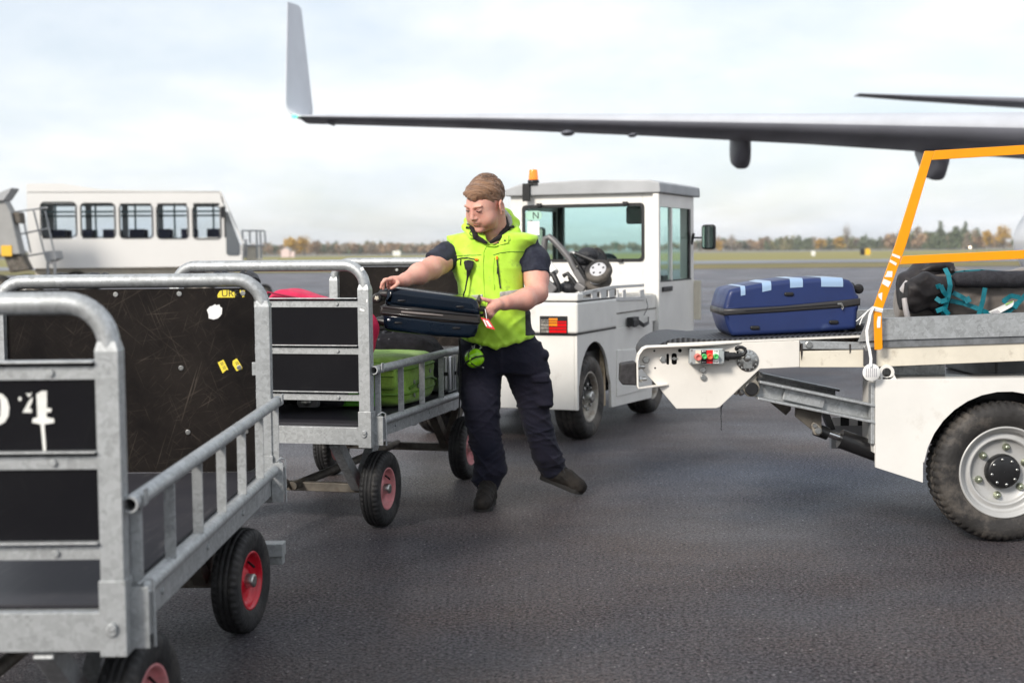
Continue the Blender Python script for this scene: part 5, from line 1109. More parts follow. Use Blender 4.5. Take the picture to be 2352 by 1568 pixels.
for q, z in (((2140, 265), 0), ((2160, 850), 1)):
    for yy in (.07, .37):
        o = bpy.data.objects.new('castor', None); sc.collection.objects.link(o); o.parent = t; c = bl(q); o.location = (c[0], yy, c[1]); o.empty_display_size = .03
        k = MB(); k.lathe([(.001, -.014), (.018, -.014), (.023, -.009), (.023, .009), (.018, .014), (.001, .014)], (0.008, 0, -.004), (0, 1, 0), 20); k.build('castor_wheel', BLKP, o)
        k = MB(); k.ell((-.028, 0, .002), (.022, .022, .026)); k.beam((-.02, 0, .006), (.008, 0, -.002), .034, .016); k.build('castor_mount', BLKP, o)
# backpack
def zp(x, y): return (x*.1943+1895, y*.1943+574.2)
BY = LY+.20
t = thing('hiking_backpack', 'grey and black hiking backpack with teal straps lying on the conveyor', 'backpack', (1.9, BY, .96))
def bk(x, y, dy=0.0): p = at(*zp(x, y), BY+dy); return (p.x-1.9, dy, p.z-.96)
TAUPE = mat('taupe_nylon', (.20, .175, .155), .6, var=.2, vscale=10, bump=.35, bscale=25, sheen=.2)
DKN = mat('dark_brown_nylon', (.018, .015, .016), .55, var=.35, vscale=12, bump=.4, bscale=30)
TEAL = mat('teal_webbing', (.0, .17, .22), .5, var=.15, vscale=60, bump=.3, bscale=300)
s = SDF((-.06, -.05, -.08), (1.05, .42, .36), .008)
ps = [bk(960, 640, .17), bk(1150, 560, .17), bk(1500, 560, .19), bk(1900, 600, .19), bk(2400, 580, .19), bk(2700, 580, .19)]
s.chain(ps, [.085, .125, .140, .130, .150, .12], .03); s.V = np.maximum(s.V, (-s.grid()[2]+.0).astype(np.float32))
s.disp(lambda X, Y, Z: .004*np.sin(X*45+4*np.sin(Z*20))*np.sin(Z*38+X*9)); s.build('main_body', TAUPE, t)
s2_ = SDF((-.06, -.06, -.08), (.45, .42, .40), .007)
s2_.chain([bk(960, 560, .12), bk(1010, 430, .14), bk(1150, 330, .16), bk(1420, 250, .17)], [.07, .075, .075, .05], .02); s2_.chain([bk(1000, 500, .02), bk(1200, 430, .0), bk(1400, 440, .0)], [.055, .062, .05], .02)
s2_.chain([bk(1060, 620, .02), bk(1250, 560, .02), bk(1350, 640, .04)], [.05, .05, .05], .02); s2_.disp(lambda X, Y, Z: .005*np.sin(X*60+3*np.sin(Z*30))*np.sin(Z*50+X*20)); s2_.V = np.maximum(s2_.V, (-s2_.grid()[2]).astype(np.float32)); s2_.build('lid_pocket', DKN, t)
k = MB(); k.tube([bk(1130, 255, .1), bk(1250, 205, .1), bk(1400, 180, .1), bk(1490, 200, .1), bk(1505, 260, .08)], [.012, .022, .026, .022, .012], 10); k.build('carry_roll', DKN, t)
s3 = SDF((.15, -.06, .0), (1.05, .3, .40), .007)
s3.chain([bk(1580, 350, .02), bk(1900, 345, .02), bk(2250, 350, .02), bk(2500, 330, .02)], [.036, .042, .040, .04], .01); s3.build('hip_belt', mat('black_padded_mesh', (.018, .018, .024), .7, var=.3, vscale=40, bump=.5, bscale=200), t)
k = MB(); k.tube([bk(940, 570, .0), bk(955, 700, -.01), bk(975, 790, -.01)], .014, 8); k.build('reflective_panel', mat('light_grey_reflective', (.45, .43, .43), .4), t)
k = MB(); k.tube([bk(930, 480, .07), bk(970, 420, .05), bk(995, 390, .05)], .022, 8); k.build('reflective_panel', mat('light_grey_reflective', (.45, .43, .43), .4), t)
def strap(mb, pts, w_=.022):
    pts = [Vector(bk(*q)) for q in pts]
    for a, b in zip(pts[:-1], pts[1:]):
        d = (b-a); mb.beam(a-d*.04, b+d*.04, .004, w_, (0, -1, 0)) if False else mb.beam(a-d*.06, b+d*.06, w_, .004, (0, -1, 0))
for pts in (((1420, 220, -.02), (1460, 300, -.045), (1480, 420, -.06), (1455, 560, -.06), (1420, 680, -.04), (1400, 775, -.0)),
            ((1310, 440, -.05), (1370, 420, -.07), (1400, 490, -.07), (1440, 540, -.06)), ((1500, 500, -.02), (1600, 545, -.03), (1690, 600, -.03)),
            ((1490, 600, .0), (1640, 630, .0), (1800, 690, -.01), (1950, 755, -.0)), ((1890, 455, .0), (1865, 600, -.01), (1820, 760, -.01)),
            ((2110, 600, -.01), (2200, 540, -.02), (2300, 560, -.02)), ((2380, 520, -.02), (2260, 650, -.03), (2150, 740, -.02), (1980, 765, -.01)),
            ((1480, 290, .1), (1650, 265, .1), (1850, 255, .1), (2050, 270, .1)), ((1320, 720, -.05), (1400, 690, -.06), (1460, 760, -.05)), ((1310, 570, -.05), (1370, 610, -.06), (1440, 590, -.06))):
    k = MB(); strap(k, pts); k.build('teal_strap', TEAL, t, bev=.001)
k = MB(); strap(k, ((1670, 560, -.03), (1700, 620, -.035)), .03); strap(k, ((2110, 580, -.03), (2150, 610, -.03)), .03); strap(k, ((2230, 640, -.045), (2280, 670, -.045)), .03); k.build('buckle', TEAL, t, bev=.002)
k = MB(); k.poly3([bk(1930, 730, -.035), bk(2160, 620, -.045), bk(2230, 600, -.045), bk(2225, 660, -.045), bk(2030, 765, -.035), bk(1965, 760, -.03)], (0, -1, 0), .0015); k.build('luggage_tag', PAPER, t)
k = MB(); k.poly3([bk(2130, 640, -.048), bk(2220, 600, -.048), bk(2222, 610, -.048), bk(2135, 652, -.048)], (0, -1, 0), .001)
k.build('green_edge', mat('green_edge', (.3, .6, .1), .5), t)
k = MB()
for i in range(6): k.poly3([bk(1960+i*14, 728-i*4, -.04), bk(1966+i*14, 726-i*4, -.04), bk(2000+i*14, 755-i*4, -.04), bk(1994+i*14, 757-i*4, -.04)], (0, -1, 0), .001)
k.build('barcode', mat('grey_print', (.35, .34, .38), .6), t)
# ================================================================ AIRCRAFT
AWH = mat('aircraft_white', (.74, .76, .80), .30, var=.04, vscale=1.5, coat=.3)
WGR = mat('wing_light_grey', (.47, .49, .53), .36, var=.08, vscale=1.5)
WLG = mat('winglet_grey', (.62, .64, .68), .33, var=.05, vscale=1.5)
AGR = mat('underside_shade_grey', (.15, .155, .18), .40, var=.12, vscale=1.2, stretch=(1, .15, 1))  # shade under the wing put into the colour as a darker grey
root = at(2352, 576, 21.5); ac = thing('airliner', 'white airliner wing with upturned winglet and shade-darkened underside reaching over the apron', 'aircraft', (root.x, root.y, 0))
AO = Vector((root.x, root.y, 0))
def foil(n=14):
    up_, lo_ = [], []
    for i in range(n+1):
        t = (1-math.cos(math.pi*i/n))/2; y = 5*.5*(.2969*t**.5-.126*t-.3516*t*t+.2843*t**3-.1036*t**4)
        up_.append((t, y*1.0)); lo_.append((t, -y*.9))
    return up_, lo_
UP, LO = foil()
def section(le, chord, th, up=(0, 0, 1), cd=(0, 1, 0), tw=0.0):
    le = Vector(le); up = Vector(up); cd = Vector(cd); pts = []
    for t, y in UP: pts.append(le+cd*(t*chord)+up*(y*th*2-tw*t))
    for t, y in LO[::-1][1:-1]: pts.append(le+cd*(t*chord)+up*(y*th*2-tw*t))
    return pts
def loft(secs, name, mats, parent, under=None):
    n = len(secs[0]); k = MB(); k.smooth = True; vs = [p for s_ in secs for p in s_]
    fs = []; ms = []
    for j in range(len(secs)-1):
        for i in range(n): fs.append((j*n+i, j*n+(i+1) % n, (j+1)*n+(i+1) % n, (j+1)*n+i)); ms.append(1 if i >= len(UP) else 0)  # shade colour covers the whole lower half from the leading edge
    b = len(k.f); k.add(vs, fs, True); k.m[b:] = ms
    k.add(secs[0], [tuple(range(n))], False); k.add(secs[-1], [tuple(range(n))[::-1]], False)
    return k.build(name, mats, parent)
# (photo x, nose row, distance, chord, thickness, rise of lower edge)
W_ = [(690, 267, 31.4, 1.25, .12), (760, 267.5, 30.8, 1.35, .16), (1100, 271, 28.6, 1.75, .27), (1500, 278, 26.2, 2.25, .38), (1900, 285, 23.9, 2.9, .50), (2352, 294, 21.5, 3.7, .66), (2900, 304, 18.9, 4.8, .88), (3900, 325, 18.3, 6.2, 1.2)]
secs = [section(at(x, y, Y)-AO, c, th, tw=.06) for x, y, Y, c, th in W_]
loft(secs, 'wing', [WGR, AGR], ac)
# blended winglet: a quarter curve, then a straight blade
base = at(690, 267, 31.4)-AO; top_ = at(655, 236, 31.5)-AO; tip = at(658, 3, 31.9)-AO; sw = []
dx_, dz_ = base.x-top_.x, top_.z-base.z
for i in range(9):
    ang = math.radians(88)*i/8; p = base+Vector((-dx_*math.sin(ang), .012*i, dz_*(1-math.cos(ang)))); up = Vector((math.sin(ang), 0, math.cos(ang)))
    sw.append(section(p, 1.25+.0*i, .12-.004*i, up, Vector((.38*math.sin(ang), 1, 0)).normalized()))
up = Vector((1, 0, .03))
for t in (.3, .65, .97, 1.0):
    p = top_.lerp(tip, t)+Vector((0, .1*t, 0)); sw.append(section(p, 1.25-.62*t if t < 1 else .52, .085-.04*t, up, Vector((.38, 1, 0)).normalized()))
loft(sw, 'winglet', [WLG, WLG], ac)
k = MB(); p = at(676, 268, 31.3)-AO; k.ell(p, (.07, .06, .04)); k.build('navigation_light', mat('green_nav_light', (.1, .8, .4), .2, emit=((.1, 1, .45), 1.5)), ac)
for px, py0, py1, Y, wd in ((1703, 318, 388, 26.5, .36), (2152, 345, 414, 23.7, .34)):
    k = MB(); p = at(px, (py0+py1)/2, Y)-AO; hh = (py1-py0)/F*Y/2
    def capsule(p, wd, hh): return [(p.x+wd/2*math.copysign(abs(math.cos(a))**.6, math.cos(a)), p.z+.06+(hh+.06)*math.copysign(abs(math.sin(a))**.7, math.sin(a))*1.0) for a in [i*math.pi/12 for i in range(24)]]
    c0 = capsule(p, wd, hh); ys = [p.y-.45, p.y-.3, p.y, p.y+.4, p.y+1.2]; sc_ = [.15, .7, 1, .9, .2]; rings = []
    for y, s_ in zip(ys, sc_): rings.append([((x-p.x)*s_+p.x, y, (z-(p.z+hh+.1))*(s_)+(p.z+hh+.1)) for x, z in c0])
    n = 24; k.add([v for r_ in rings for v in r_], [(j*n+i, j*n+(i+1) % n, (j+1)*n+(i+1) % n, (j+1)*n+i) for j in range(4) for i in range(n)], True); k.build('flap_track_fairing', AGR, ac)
k = MB()
for px, py, Y, r_ in ((1304, 306, 27.4, .11), (1453, 311, 26.5, .07)): p = at(px, py, Y)-AO; k.ell(p, (r_*1.2, .3, r_*.5))
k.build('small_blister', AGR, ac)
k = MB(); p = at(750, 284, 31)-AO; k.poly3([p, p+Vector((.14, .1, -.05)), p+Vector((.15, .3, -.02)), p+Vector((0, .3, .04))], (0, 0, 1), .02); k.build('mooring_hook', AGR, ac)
# engine nacelle and stabiliser
k = MB(); c = Vector((9.15, 20.5, 1.42))-AO; R_ = .94
k.lathe([(R_*.72, .6), (R_*.74, .15), (R_*.80, 0), (R_*.88, .0), (R_*.95, .12), (R_*1.0, .6), (R_*1.02, 1.4), (R_*.9, 2.6), (R_*.7, 3.6)], (c.x, c.y, c.z+.0), (0, 1, 0), 48); k.lathe([(R_*.72, .6), (.01, .62)], c, (0, 1, 0), 48); k.build('engine_nacelle', AWH, ac)
ST = [(1975, 215, 46, .9, .05), (2100, 221, 44.6, 1.3, .13), (2352, 231, 42, 1.9, .26), (2560, 238, 40, 2.4, .34)]
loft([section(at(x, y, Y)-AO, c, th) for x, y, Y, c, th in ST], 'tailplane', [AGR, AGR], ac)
k = MB(); k.lathe([(.01, -11), (.7, -10.3), (1.4, -8.6), (1.88, -5), (1.88, 14), (1.5, 18), (1.1, 21), (.3, 24)], (17.2-AO.x, 22-AO.y, 3.4), (0, 1, 0), 48); k.build('fuselage', AWH, ac)

# ================================================================ WHITE PASSENGER BUS / LIFT VEHICLE
BYY = 40.0; bo = at(300, 616, BYY); bus = thing('apron_bus', 'white apron bus with five dark windows behind the carts', 'bus', (bo.x, BYY, 0), math.radians(10))
def bp_(px, py, Y=BYY): q = at(px, py, Y); return (q.x-bo.x, q.z)
BW = mat('bus_white', (.80, .79, .76), .4, var=.03, vscale=.6)
def zz8(x, y): return (x*.293, y*.293+373.2)
wins = [((340, 312), (620, 588)), ((640, 318), (912, 590)), ((932, 325), (1197, 594)), ((1215, 332), (1470, 597)), ((1492, 338), (1722, 600))]
z_bot = bp_(300, 614)[1]
ztl, ztr = bp_(76, 423)[1], bp_(505, 437)[1]; WT, WB = bp_(300, 467)[1], bp_(300, 547)[1]
x0, x1 = bp_(74, 500)[0], bp_(500, 440)[0]; xr = bp_(553, 560)[0]
wx = [(bp_(*zz8(*a))[0], bp_(*zz8(*b))[0], bp_(*zz8(*b))[1], bp_(*zz8(*a))[1]) for a, b in wins]
for yo in (0, 2.4):
    k = MB(); 
    k.prism([(x0, WT), (x1+.08, WT), (x1, ztr), (bp_(330, 433)[0], ztr+.02), (bp_(230, 433)[0], ztr+.06), (bp_(150, 424)[0], ztl), (x0, ztl)], yo, yo+.05)
    k.prism([(x0, z_bot), (xr, z_bot), (xr, bp_(553, 565)[1]), (bp_(513, 545)[0], WB), (x0, WB)], yo, yo+.05)
    edges = [x0]+[v for a in wx for v in (a[0]+.04, a[1]-.04)]+[bp_(510, 500)[0]]
    for i in range(0, len(edges), 2): k.box(edges[i], edges[i+1], yo+.001, yo+.049, WB, WT)
    k.build('side_wall', BW, bus)
for a in wx:
    f_ = MB(); f_.ring(rrect(a[0], a[1], a[2], a[3], .13), rrect(a[0]+.03, a[1]-.03, a[2]+.03, a[3]-.03, .10), -.02, .03); wf = f_.build('window', BLKP, bus)
    g_ = MB(); g_.prism(rrect(a[0]+.03, a[1]-.03, a[2]+.03, a[3]-.03, .10), .031, .036); g_.build('pane', mat('dark_tinted_glass', (.72, .78, .82), .03, trans=1, ior=1.1), wf)
k = MB(); k.box(x0, x1, 0, 2.45, ztr-.05, ztr-.01); k.build('roof', BW, bus)
k = MB(); k.box(x0, xr, .05, 2.4, z_bot, z_bot+.05); k.box(x0-.02, x0, 0, 2.45, z_bot, ztl); k.poly3([(x1, .0, ztr), (x1, 2.45, ztr), (xr, 2.45, bp_(553, 560)[1]), (xr, 0, bp_(553, 560)[1])], (1, 0, .3), .04); k.box(xr-.04, xr, 0, 2.45, z_bot, bp_(553, 562)[1]); k.build('end_wall', BW, bus)
k = MB()
for i in range(7):
    x = x0+.5+i*.72; k.box(x, x+.42, .5, .95, WB-.5, WB+.26); k.box(x, x+.42, 1.5, 1.95, WB-.5, WB+.26)
k.build('seats', mat('dark_blue_seat', (.02, .022, .05), .8), bus)
k = MB(); k.tube([(x0, .4, WT-.22), (x1, .4, WT-.22)], .03, 6); k.tube([(x0, 1.9, WT-.3), (x1, 1.9, WT-.3)], .03, 6)
for i in range(5): k.tube([(x0+.6+i*1.1, 1.0, z_bot), (x0+.6+i*1.1, 1.0, ztr)], .03, 6)
k.build('hand_rail', mat('teal_grey_rail', (.2, .3, .3), .5), bus)
k = MB(); sw_ = [bp_(*zz8(*q)) for q in ((1755, 378), (1775, 390), (1865, 640), (1865, 715), (1850, 728), (1775, 728), (1760, 712))]; k.prism(sw_, -.02, -.005); k.build('slanted_side_window', mat('dusk_glass', (.10, .115, .13), .05, coat=1), bus)
k = MB(); k.prism([bp_(*q) for q in ((503, 473), (512, 476), (512, 500), (506, 500))], -.35, -.1); k.build('mirror', BLKP, bus)
k = MB(); k.box(x0+.1, xr-.3, .3, 2.1, .45, z_bot); k.build('chassis', CREAM, bus)
for x in (x0+1.2, xr-1.3):
    for f_, yo in ((-1, .25), (1, 2.15)):
        w_ = wheel(bus, (x, yo, .45), .45, .26, .25, TRIM, f_, RUBG, 30, axis=(0, 1, 0))
# steps beside the bus
p = at(60, 600, 38.5); t = thing('boarding_steps', 'light grey metal boarding steps leaning at the left end of the bus', 'steps', (p.x, p.y, 0))
def q9(x, y, dy=0): a = at(x*.1612, y*.1612+390.5, 38.5+dy); return (a.x-p.x, dy, a.z)
k = MB()
for pts in (((310, 600), (440, 1180)), ((480, 580), (640, 1210)), ((640, 580), (790, 1250)), ((180, 600), (680, 535)), ((250, 920), (700, 830)), ((360, 1230), (640, 1180)), ((640, 1210), (680, 1320), (780, 1330), (795, 1250))):
    k.tube([q9(*a) for a in pts], .025, 6)
k.tube([q9(680, 1330), (q9(690, 1400)[0], 0, 0)], .04, 6); k.tube([q9(780, 1330), (q9(780, 1400)[0], 0, 0)], .04, 6); k.build('hand_rail', GREYP, t)
k = MB(); k.prism([(q9(*a)[0], q9(*a)[2]) for a in ((640, 1160), (770, 1150), (790, 1260), (680, 1310))], 0, .7); k.build('step', GREYP, t)
p = at(20, 600, 37.5); t = thing('service_truck', 'tilted grey service vehicle with an amber reflector beside the boarding steps', 'truck', (p.x, p.y, 0))
def q8(x, y): a = at(x*.1612, y*.1612+390.5, 37.5); return (a.x-p.x, a.z)
k = MB(); k.prism([q8(*a) for a in ((-400, 380), (60, 430), (150, 600), (290, 1200), (-400, 1230))], 0, .45); k.build('body', mat('grey_truck_paint', (.34, .34, .33), .5, var=.1, vscale=2), t, bev=.03)
k = MB(); k.prism([q8(*a) for a in ((-400, 300), (0, 330), (180, 255), (175, 275), (70, 430), (-400, 470))], -.1, .5); k.build('raised_flap', GREYP, t)
k = MB(); k.prism([q8(*a) for a in ((20, 1205), (290, 1205), (400, 1420), (120, 1460))], .1, .5); k.prism([q8(*a) for a in ((160, 600), (260, 600), (280, 760), (200, 760))], .1, .5); k.build('undercarriage', STEELD, t, bev=.03)
k = MB(); c = q8(95, 1150); k.box(c[0]-.14, c[0]+.14, -.02, 0, c[1]-.14, c[1]+.14); k.build('amber_reflector', mat('yellow_reflector', (.85, .5, .05), .4), t)
wheel(t, (q8(210, 1400)[0], .9, .42), .42, .3, .24, TRIM, -1, RUBG, 30, axis=(0, 1, 0)); wheel(t, (q8(-200, 1400)[0], .9, .42), .42, .3, .24, TRIM, -1, RUBG, 30, axis=(0, 1, 0))
# platform trolley right of the bus
p = at(582, 605, 42); t = thing('platform_trolley', 'grey caged platform trolley right of the white bus', 'trolley', (p.x, p.y, 0))
def q3(x, y, dy=0.0): a = at(x*.1099+488, y*.1099+488, 42+dy); return (a.x-p.x, dy, a.z)
k = MB()
for pts in (((620, 380), (1070, 380)), ((620, 380), (670, 950)), ((780, 400), (785, 640)), ((920, 380), (940, 960)), ((1000, 390), (1020, 960)), ((1090, 390), (1110, 640)), ((650, 690), (1100, 690)), ((700, 560), (710, 940))):
    k.tube([q3(*a) for a in pts], .03, 6); 
k.tube([q3(620, 380, 1.2), q3(1070, 380, 1.2)], .03, 6); k.tube([q3(620, 380), q3(620, 380, 1.2)], .03, 6); k.tube([q3(1070, 380), q3(1070, 380, 1.2)], .03, 6); k.build('cage', GREYP, t)
a, b = q3(640, 1000), q3(1210, 1000); k = MB(); k.box(a[0], b[0], 0, 1.3, a[2]-.12, a[2]); k.box(q3(690, 900)[0], q3(920, 900)[0], .1, 1, a[2], a[2]+.45); k.build('platform', CREAM, t, bev=.02)
for x in (a[0]+.3, b[0]-.2): wheel(t, (x, .1, .22), .22, .12, .12, TRIM, -1, RUBG, 20, axis=(0, 1, 0))
# ================================================================ THE WORKER
PY = 7.72
base = gz(1150, 1150); man = thing('person', 'person with short brown hair in lime safety vest and navy work trousers handling a suitcase', 'person', (base.x, PY, 0))
ML = Vector((base.x, PY, 0))
def a3(px, py, Y): p = at(px, py, Y); return np.array((p.x, p.y, p.z))
PPM = F/PY
def rows(tab, Y=PY):
    out_ = []
    for r in tab:
        y, xl, xr, b = r[:4]; Yc = r[4] if len(r) > 4 else Y
        p, q = a3(xl, y, Yc-b*.3), a3(xr, y, Yc-b*.3); out_.append(((p[2]+q[2])/2, (p[0]+q[0])/2, Yc, (q[0]-p[0])/2, b))
    return out_
SKIN = mat('skin', (.70, .41, .32), .52, var=.10, vscale=13, sss=.2, bump=.15, bscale=150, col2=(.66, .30, .235), lo=.3, hi=.7)
# ---- head frame: face turned to the photo's left and bowed
HS = 1.20; HC = a3(1113, 464, 7.60)
yaw, pit, rol = math.radians(-38), math.radians(28), math.radians(5)
RH = np.array((Matrix.Rotation(yaw, 3, 'Z') @ Matrix.Rotation(pit, 3, 'X') @ Matrix.Rotation(rol, 3, 'Y')))    # local x: his left, -y: face, z: up
def hp(x, y, z): return HC+RH@(np.array((x, y, z))*HS)
body = SDF(ML+Vector((-.68, -.62, .02)), ML+Vector((.42, .30, 1.84)), .0055)
B = body
# torso and legs under the clothes keep the figure one surface
B.loft(rows([(560, 1070, 1200, .08), (620, 1060, 1195, .10), (700, 1070, 1195, .11), (780, 1075, 1210, .11), (850, 1075, 1235, .10)]), .03, 2.4)
B.chain([a3(1105, 840, 7.70), a3(1115, 990, 7.62), a3(1118, 1100, 7.62)], [.075, .055, .042], .02)
B.chain([a3(1205, 840, 7.74), a3(1240, 985, 7.78), a3(1278, 1088, 7.84)], [.075, .055, .042], .02)
B.chain([a3(1118, 1100, 7.62), a3(1112, 1140, 7.54)], [.042, .035], .02); B.chain([a3(1278, 1088, 7.84), a3(1305, 1110, 7.80)], [.042, .035], .02)
# neck
B.cone(a3(1136, 565, 7.72), hp(.0, .035, -.05), .078, .070, .02)
# cranium, face, jaw
B.ell(hp(0, .018, .024), np.array((.074, .090, .080))*HS, RH, .01)
B.ell(hp(0, -.030, -.012), np.array((.068, .068, .078))*HS, RH, .02)
B.ell(hp(0, -.032, -.062), np.array((.062, .062, .050))*HS, RH, .02)
for s_ in (-1, 1):
    B.ell(hp(s_*.038, -.050, -.050), np.array((.036, .038, .042))*HS, RH, .018)      # full cheeks
    B.ell(hp(s_*.031, -.090, .008), np.array((.018, .009, .008))*HS, RH, .012, 'cut')   # eye sockets
    B.ell(hp(s_*.030, -.0845, .004), np.array((.013, .010, .009))*HS, RH, .003)      # eyeballs / lids
    B.cone(hp(s_*.012, -.092, .020), hp(s_*.046, -.082, .024), .005*HS, .004*HS, .012)  # brow ridge
B.ell(hp(0, -.078, -.094), np.array((.024, .020, .018))*HS, RH, .014)                # chin
B.ell(hp(0, -.030, -.098), np.array((.050, .045, .020))*HS, RH, .02)                 # soft under-chin
B.cone(hp(0, -.092, .010), hp(0, -.109, -.026), .0080*HS, .0100*HS, .009)            # nose bridge to tip
for s_ in (-1, 1): B.ell(hp(s_*.0115, -.101, -.030), np.array((.008, .009, .007))*HS, RH, .007)
B.ell(hp(0, -.090, -.048), np.array((.027, .015, .016))*HS, RH, .010)
B.cone(hp(-.018, -.094, -.058), hp(.018, -.094, -.058), .0048*HS, .0048*HS, .003)    # upper lip
B.cone(hp(-.015, -.093, -.0675), hp(.015, -.093, -.0675), .0052*HS, .0052*HS, .003)  # lower lip
B.cone(hp(-.021, -.1005, -.0628), hp(.021, -.1005, -.0628), .0022*HS, .0022*HS, .002, 'cut')
for s_ in (-1, 1):
    E_ = RH@np.array(Matrix.Rotation(s_*.30, 3, 'Z')); c = hp(s_*.080, .012, -.024)
    B.ell(c, np.array((.010, .021, .033))*HS, E_, .004); B.ell(c+RH@np.array((s_*.009, -.004, .004))*HS, np.array((.006, .012, .020))*HS, E_, .004, 'cut')
    B.ell(c+RH@np.array((-s_*.002, -.006, -.027))*HS, np.array((.008, .011, .011))*HS, E_, .005)
# arms
arm_near = [a3(1216, 585, 7.72), a3(1232, 640, 7.67), a3(1233, 672, 7.60)]
B.chain(arm_near, [.074, .066, .058], .02); B.chain([a3(1233, 672, 7.60), a3(1205, 688, 7.50), a3(1160, 696, 7.40), a3(1142, 699, 7.37)], [.058, .056, .034, .029], .02)
B.chain([a3(1050, 580, 7.70), a3(1010, 604, 7.60), a3(992, 616, 7.52)], [.066, .060, .058], .02); B.chain([a3(992, 616, 7.52), a3(962, 629, 7.42), a3(930, 643, 7.32), a3(919, 646, 7.29)], [.058, .055, .033, .027], .02)
# far hand (his right) resting on the case: palm and five fingers
hY = 7.27
B.chain([a3(920, 645, hY+.02), a3(908, 645, hY), a3(899, 643, hY-.01)], [.026, .024, .020], .012); B.ell(a3(906, 646, hY+.01), (.030, .040, .017), None, .012)
def finger(pts, rs, k0=.006):
    B.chain([a3(*p) for p in pts], rs, .003, k0)
finger([(899, 641, hY-.045), (886, 642, hY-.06), (878, 650, hY-.065), (875, 661, hY-.062)], [.0105, .0098, .009, .0078])
finger([(898, 641, hY-.018), (883, 643, hY-.03), (880, 653, hY-.035), (881, 663, hY-.03)], [.0108, .010, .009, .008])
finger([(900, 643, hY+.010), (892, 646, hY+.0), (891, 656, hY-.002), (893, 664, hY+.002)], [.0105, .0098, .0088, .008])
finger([(905, 645, hY+.034), (898, 649, hY+.028), (898, 657, hY+.026), (900, 664, hY+.028)], [.0095, .0088, .008, .007])
finger([(915, 650, hY-.03), (908, 657, hY-.05), (899, 662, hY-.062)], [.0115, .0100, .0085])
# near hand (his left) holding the handle
gY = 7.36
B.chain([a3(1143, 699, gY), a3(1134, 703, gY-.01)], [.030, .030], .012); B.ell(a3(1131, 706, gY-.005), (.030, .018, .036), None, .012)
finger([(1134, 693, gY-.01), (1121, 690, gY-.03), (1111, 687, gY-.04), (1104, 684, gY-.04)], [.0135, .0115, .010, .0085])
finger([(1127, 701, gY-.02), (1118, 710, gY-.035), (1113, 718, gY-.02), (1115, 724, gY+.005)], [.011, .0102, .0092, .0080])
finger([(1128, 708, gY-.02), (1120, 717, gY-.038), (1115, 724, gY-.02), (1117, 729, gY+.005)], [.011, .0102, .0092, .0080])
finger([(1132, 713, gY-.015), (1125, 722, gY-.032), (1119, 728, gY-.018), (1120, 732, gY+.004)], [.0105, .0098, .0088, .0078])
finger([(1136, 716, gY-.008), (1130, 725, gY-.022), (1125, 731, gY-.012), (1125, 734, gY+.005)], [.0095, .0088, .0080, .007])
bo_ = body.build('body', SKIN, man, 1, ML)
man_body = bo_
# ---- hair
hair = SDF(HC-.19, HC+.19, .0045); Hh = hair
Hh.ell(hp(0, .022, .028), np.array((.0785, .094, .083))*HS, RH, .0)
Hh.ell(hp(-.0, -.008, .066), np.array((.060, .078, .038))*HS, RH, .03)
Hh.ell(hp(-.012, -.052, .066), np.array((.046, .030, .021))*HS, RH, .02)       # swept fringe
X, Y, Z = Hh.grid(); Q = (np.stack([X-HC[0], Y-HC[1], Z-HC[2]], -1)@RH)/HS; qx, qy, qz = Q[..., 0], Q[..., 1], Q[..., 2]
# hairline: keep hair above a slanting front line, behind the temples, above the nape
front = (.048+ .30*np.clip(qx-.0, -.08, .08) * -1.0 + .0)           # lower on his left temple
cutf = (.046-.50*np.clip(qx, -.07, .078)) - qz     # front edge height
temple = np.where((qy >= -.015) & (qy < .030), (.012-.9*(qy)) - qz, -1)
nape = np.where(qy >= .030, (-.045 - .3*(qy-.03)) - qz, -1)
cut = np.maximum(np.maximum(np.where(qy < -.015, cutf, -9), np.where((qy >= -.015) & (qy < .030), temple, -9)), np.where(qy >= .030, nape, -9))*HS
Hh.V = np.maximum(Hh.V, cut.astype(np.float32)*.8)
ear_c = [np.abs(qx)-.0, ]
Hh.V = np.maximum(Hh.V, (-(np.sqrt(((np.abs(qx)-.086)/.03)**2+((qy-.008)/.026)**2+((qz+.022)/.036)**2)-1)*.026*HS).astype(np.float32))
def hairdisp(X, Y, Z):
    q = (np.stack([X-HC[0], Y-HC[1], Z-HC[2]], -1)@RH)/HS; a, b, c = q[..., 0], q[..., 1], q[..., 2]
    s_ = a*1.0+b*.55-c*.35; t_ = b*1.0-a*.45+c*.8
    return .0014*np.sin(t_*330+4.2*np.sin(s_*31)+3*np.sin(c*60))+.0016*np.sin(t_*130+3.0*np.sin(s_*22+1))+.0022*np.sin(s_*60+t_*40)*np.sin(t_*35+1)
Hh.disp(hairdisp)
HAIR = mat('light_brown_hair', (.29, .155, .080), .5, col2=(.13, .066, .036), vscale=9, stretch=(1.2, 6, 9), bump=.7, bscale=30, sheen=.3, lo=.3, hi=.62)
hair.build('hair', HAIR, man, 0, ML)
k = MB(); k.M = Matrix.Translation(-ML)
R_ = random.Random(5)
for i in range(1100):                                        # loose locks following the sweep
    a = R_.uniform(-3.1, 3.1); e = R_.uniform(.30, 1.5) if abs(a) < 1.6 else R_.uniform(-.25, 1.5)
    def sf(a, e, r=1.0): return hp(.0785*math.sin(a)*math.cos(e)*r, .021-.094*math.cos(a)*math.cos(e)*r, .029+(.087-.004*math.cos(a))*math.sin(e)*r)
    da, de = (R_.uniform(-.05, .15)-.30)*(1 if abs(a) < 1.6 else .3), R_.uniform(-.28, .0)
    pts = [sf(a, e, 1.0), sf(a+da*.5, e+de*.5, 1.02), sf(a+da, e+de, 1.015+R_.uniform(0, .035))]
    k.tube(pts, [.0016, .0016, .0004], 3)
lk = k.build('hair_lock', HAIR, man); lk['kind'] = 'stuff'
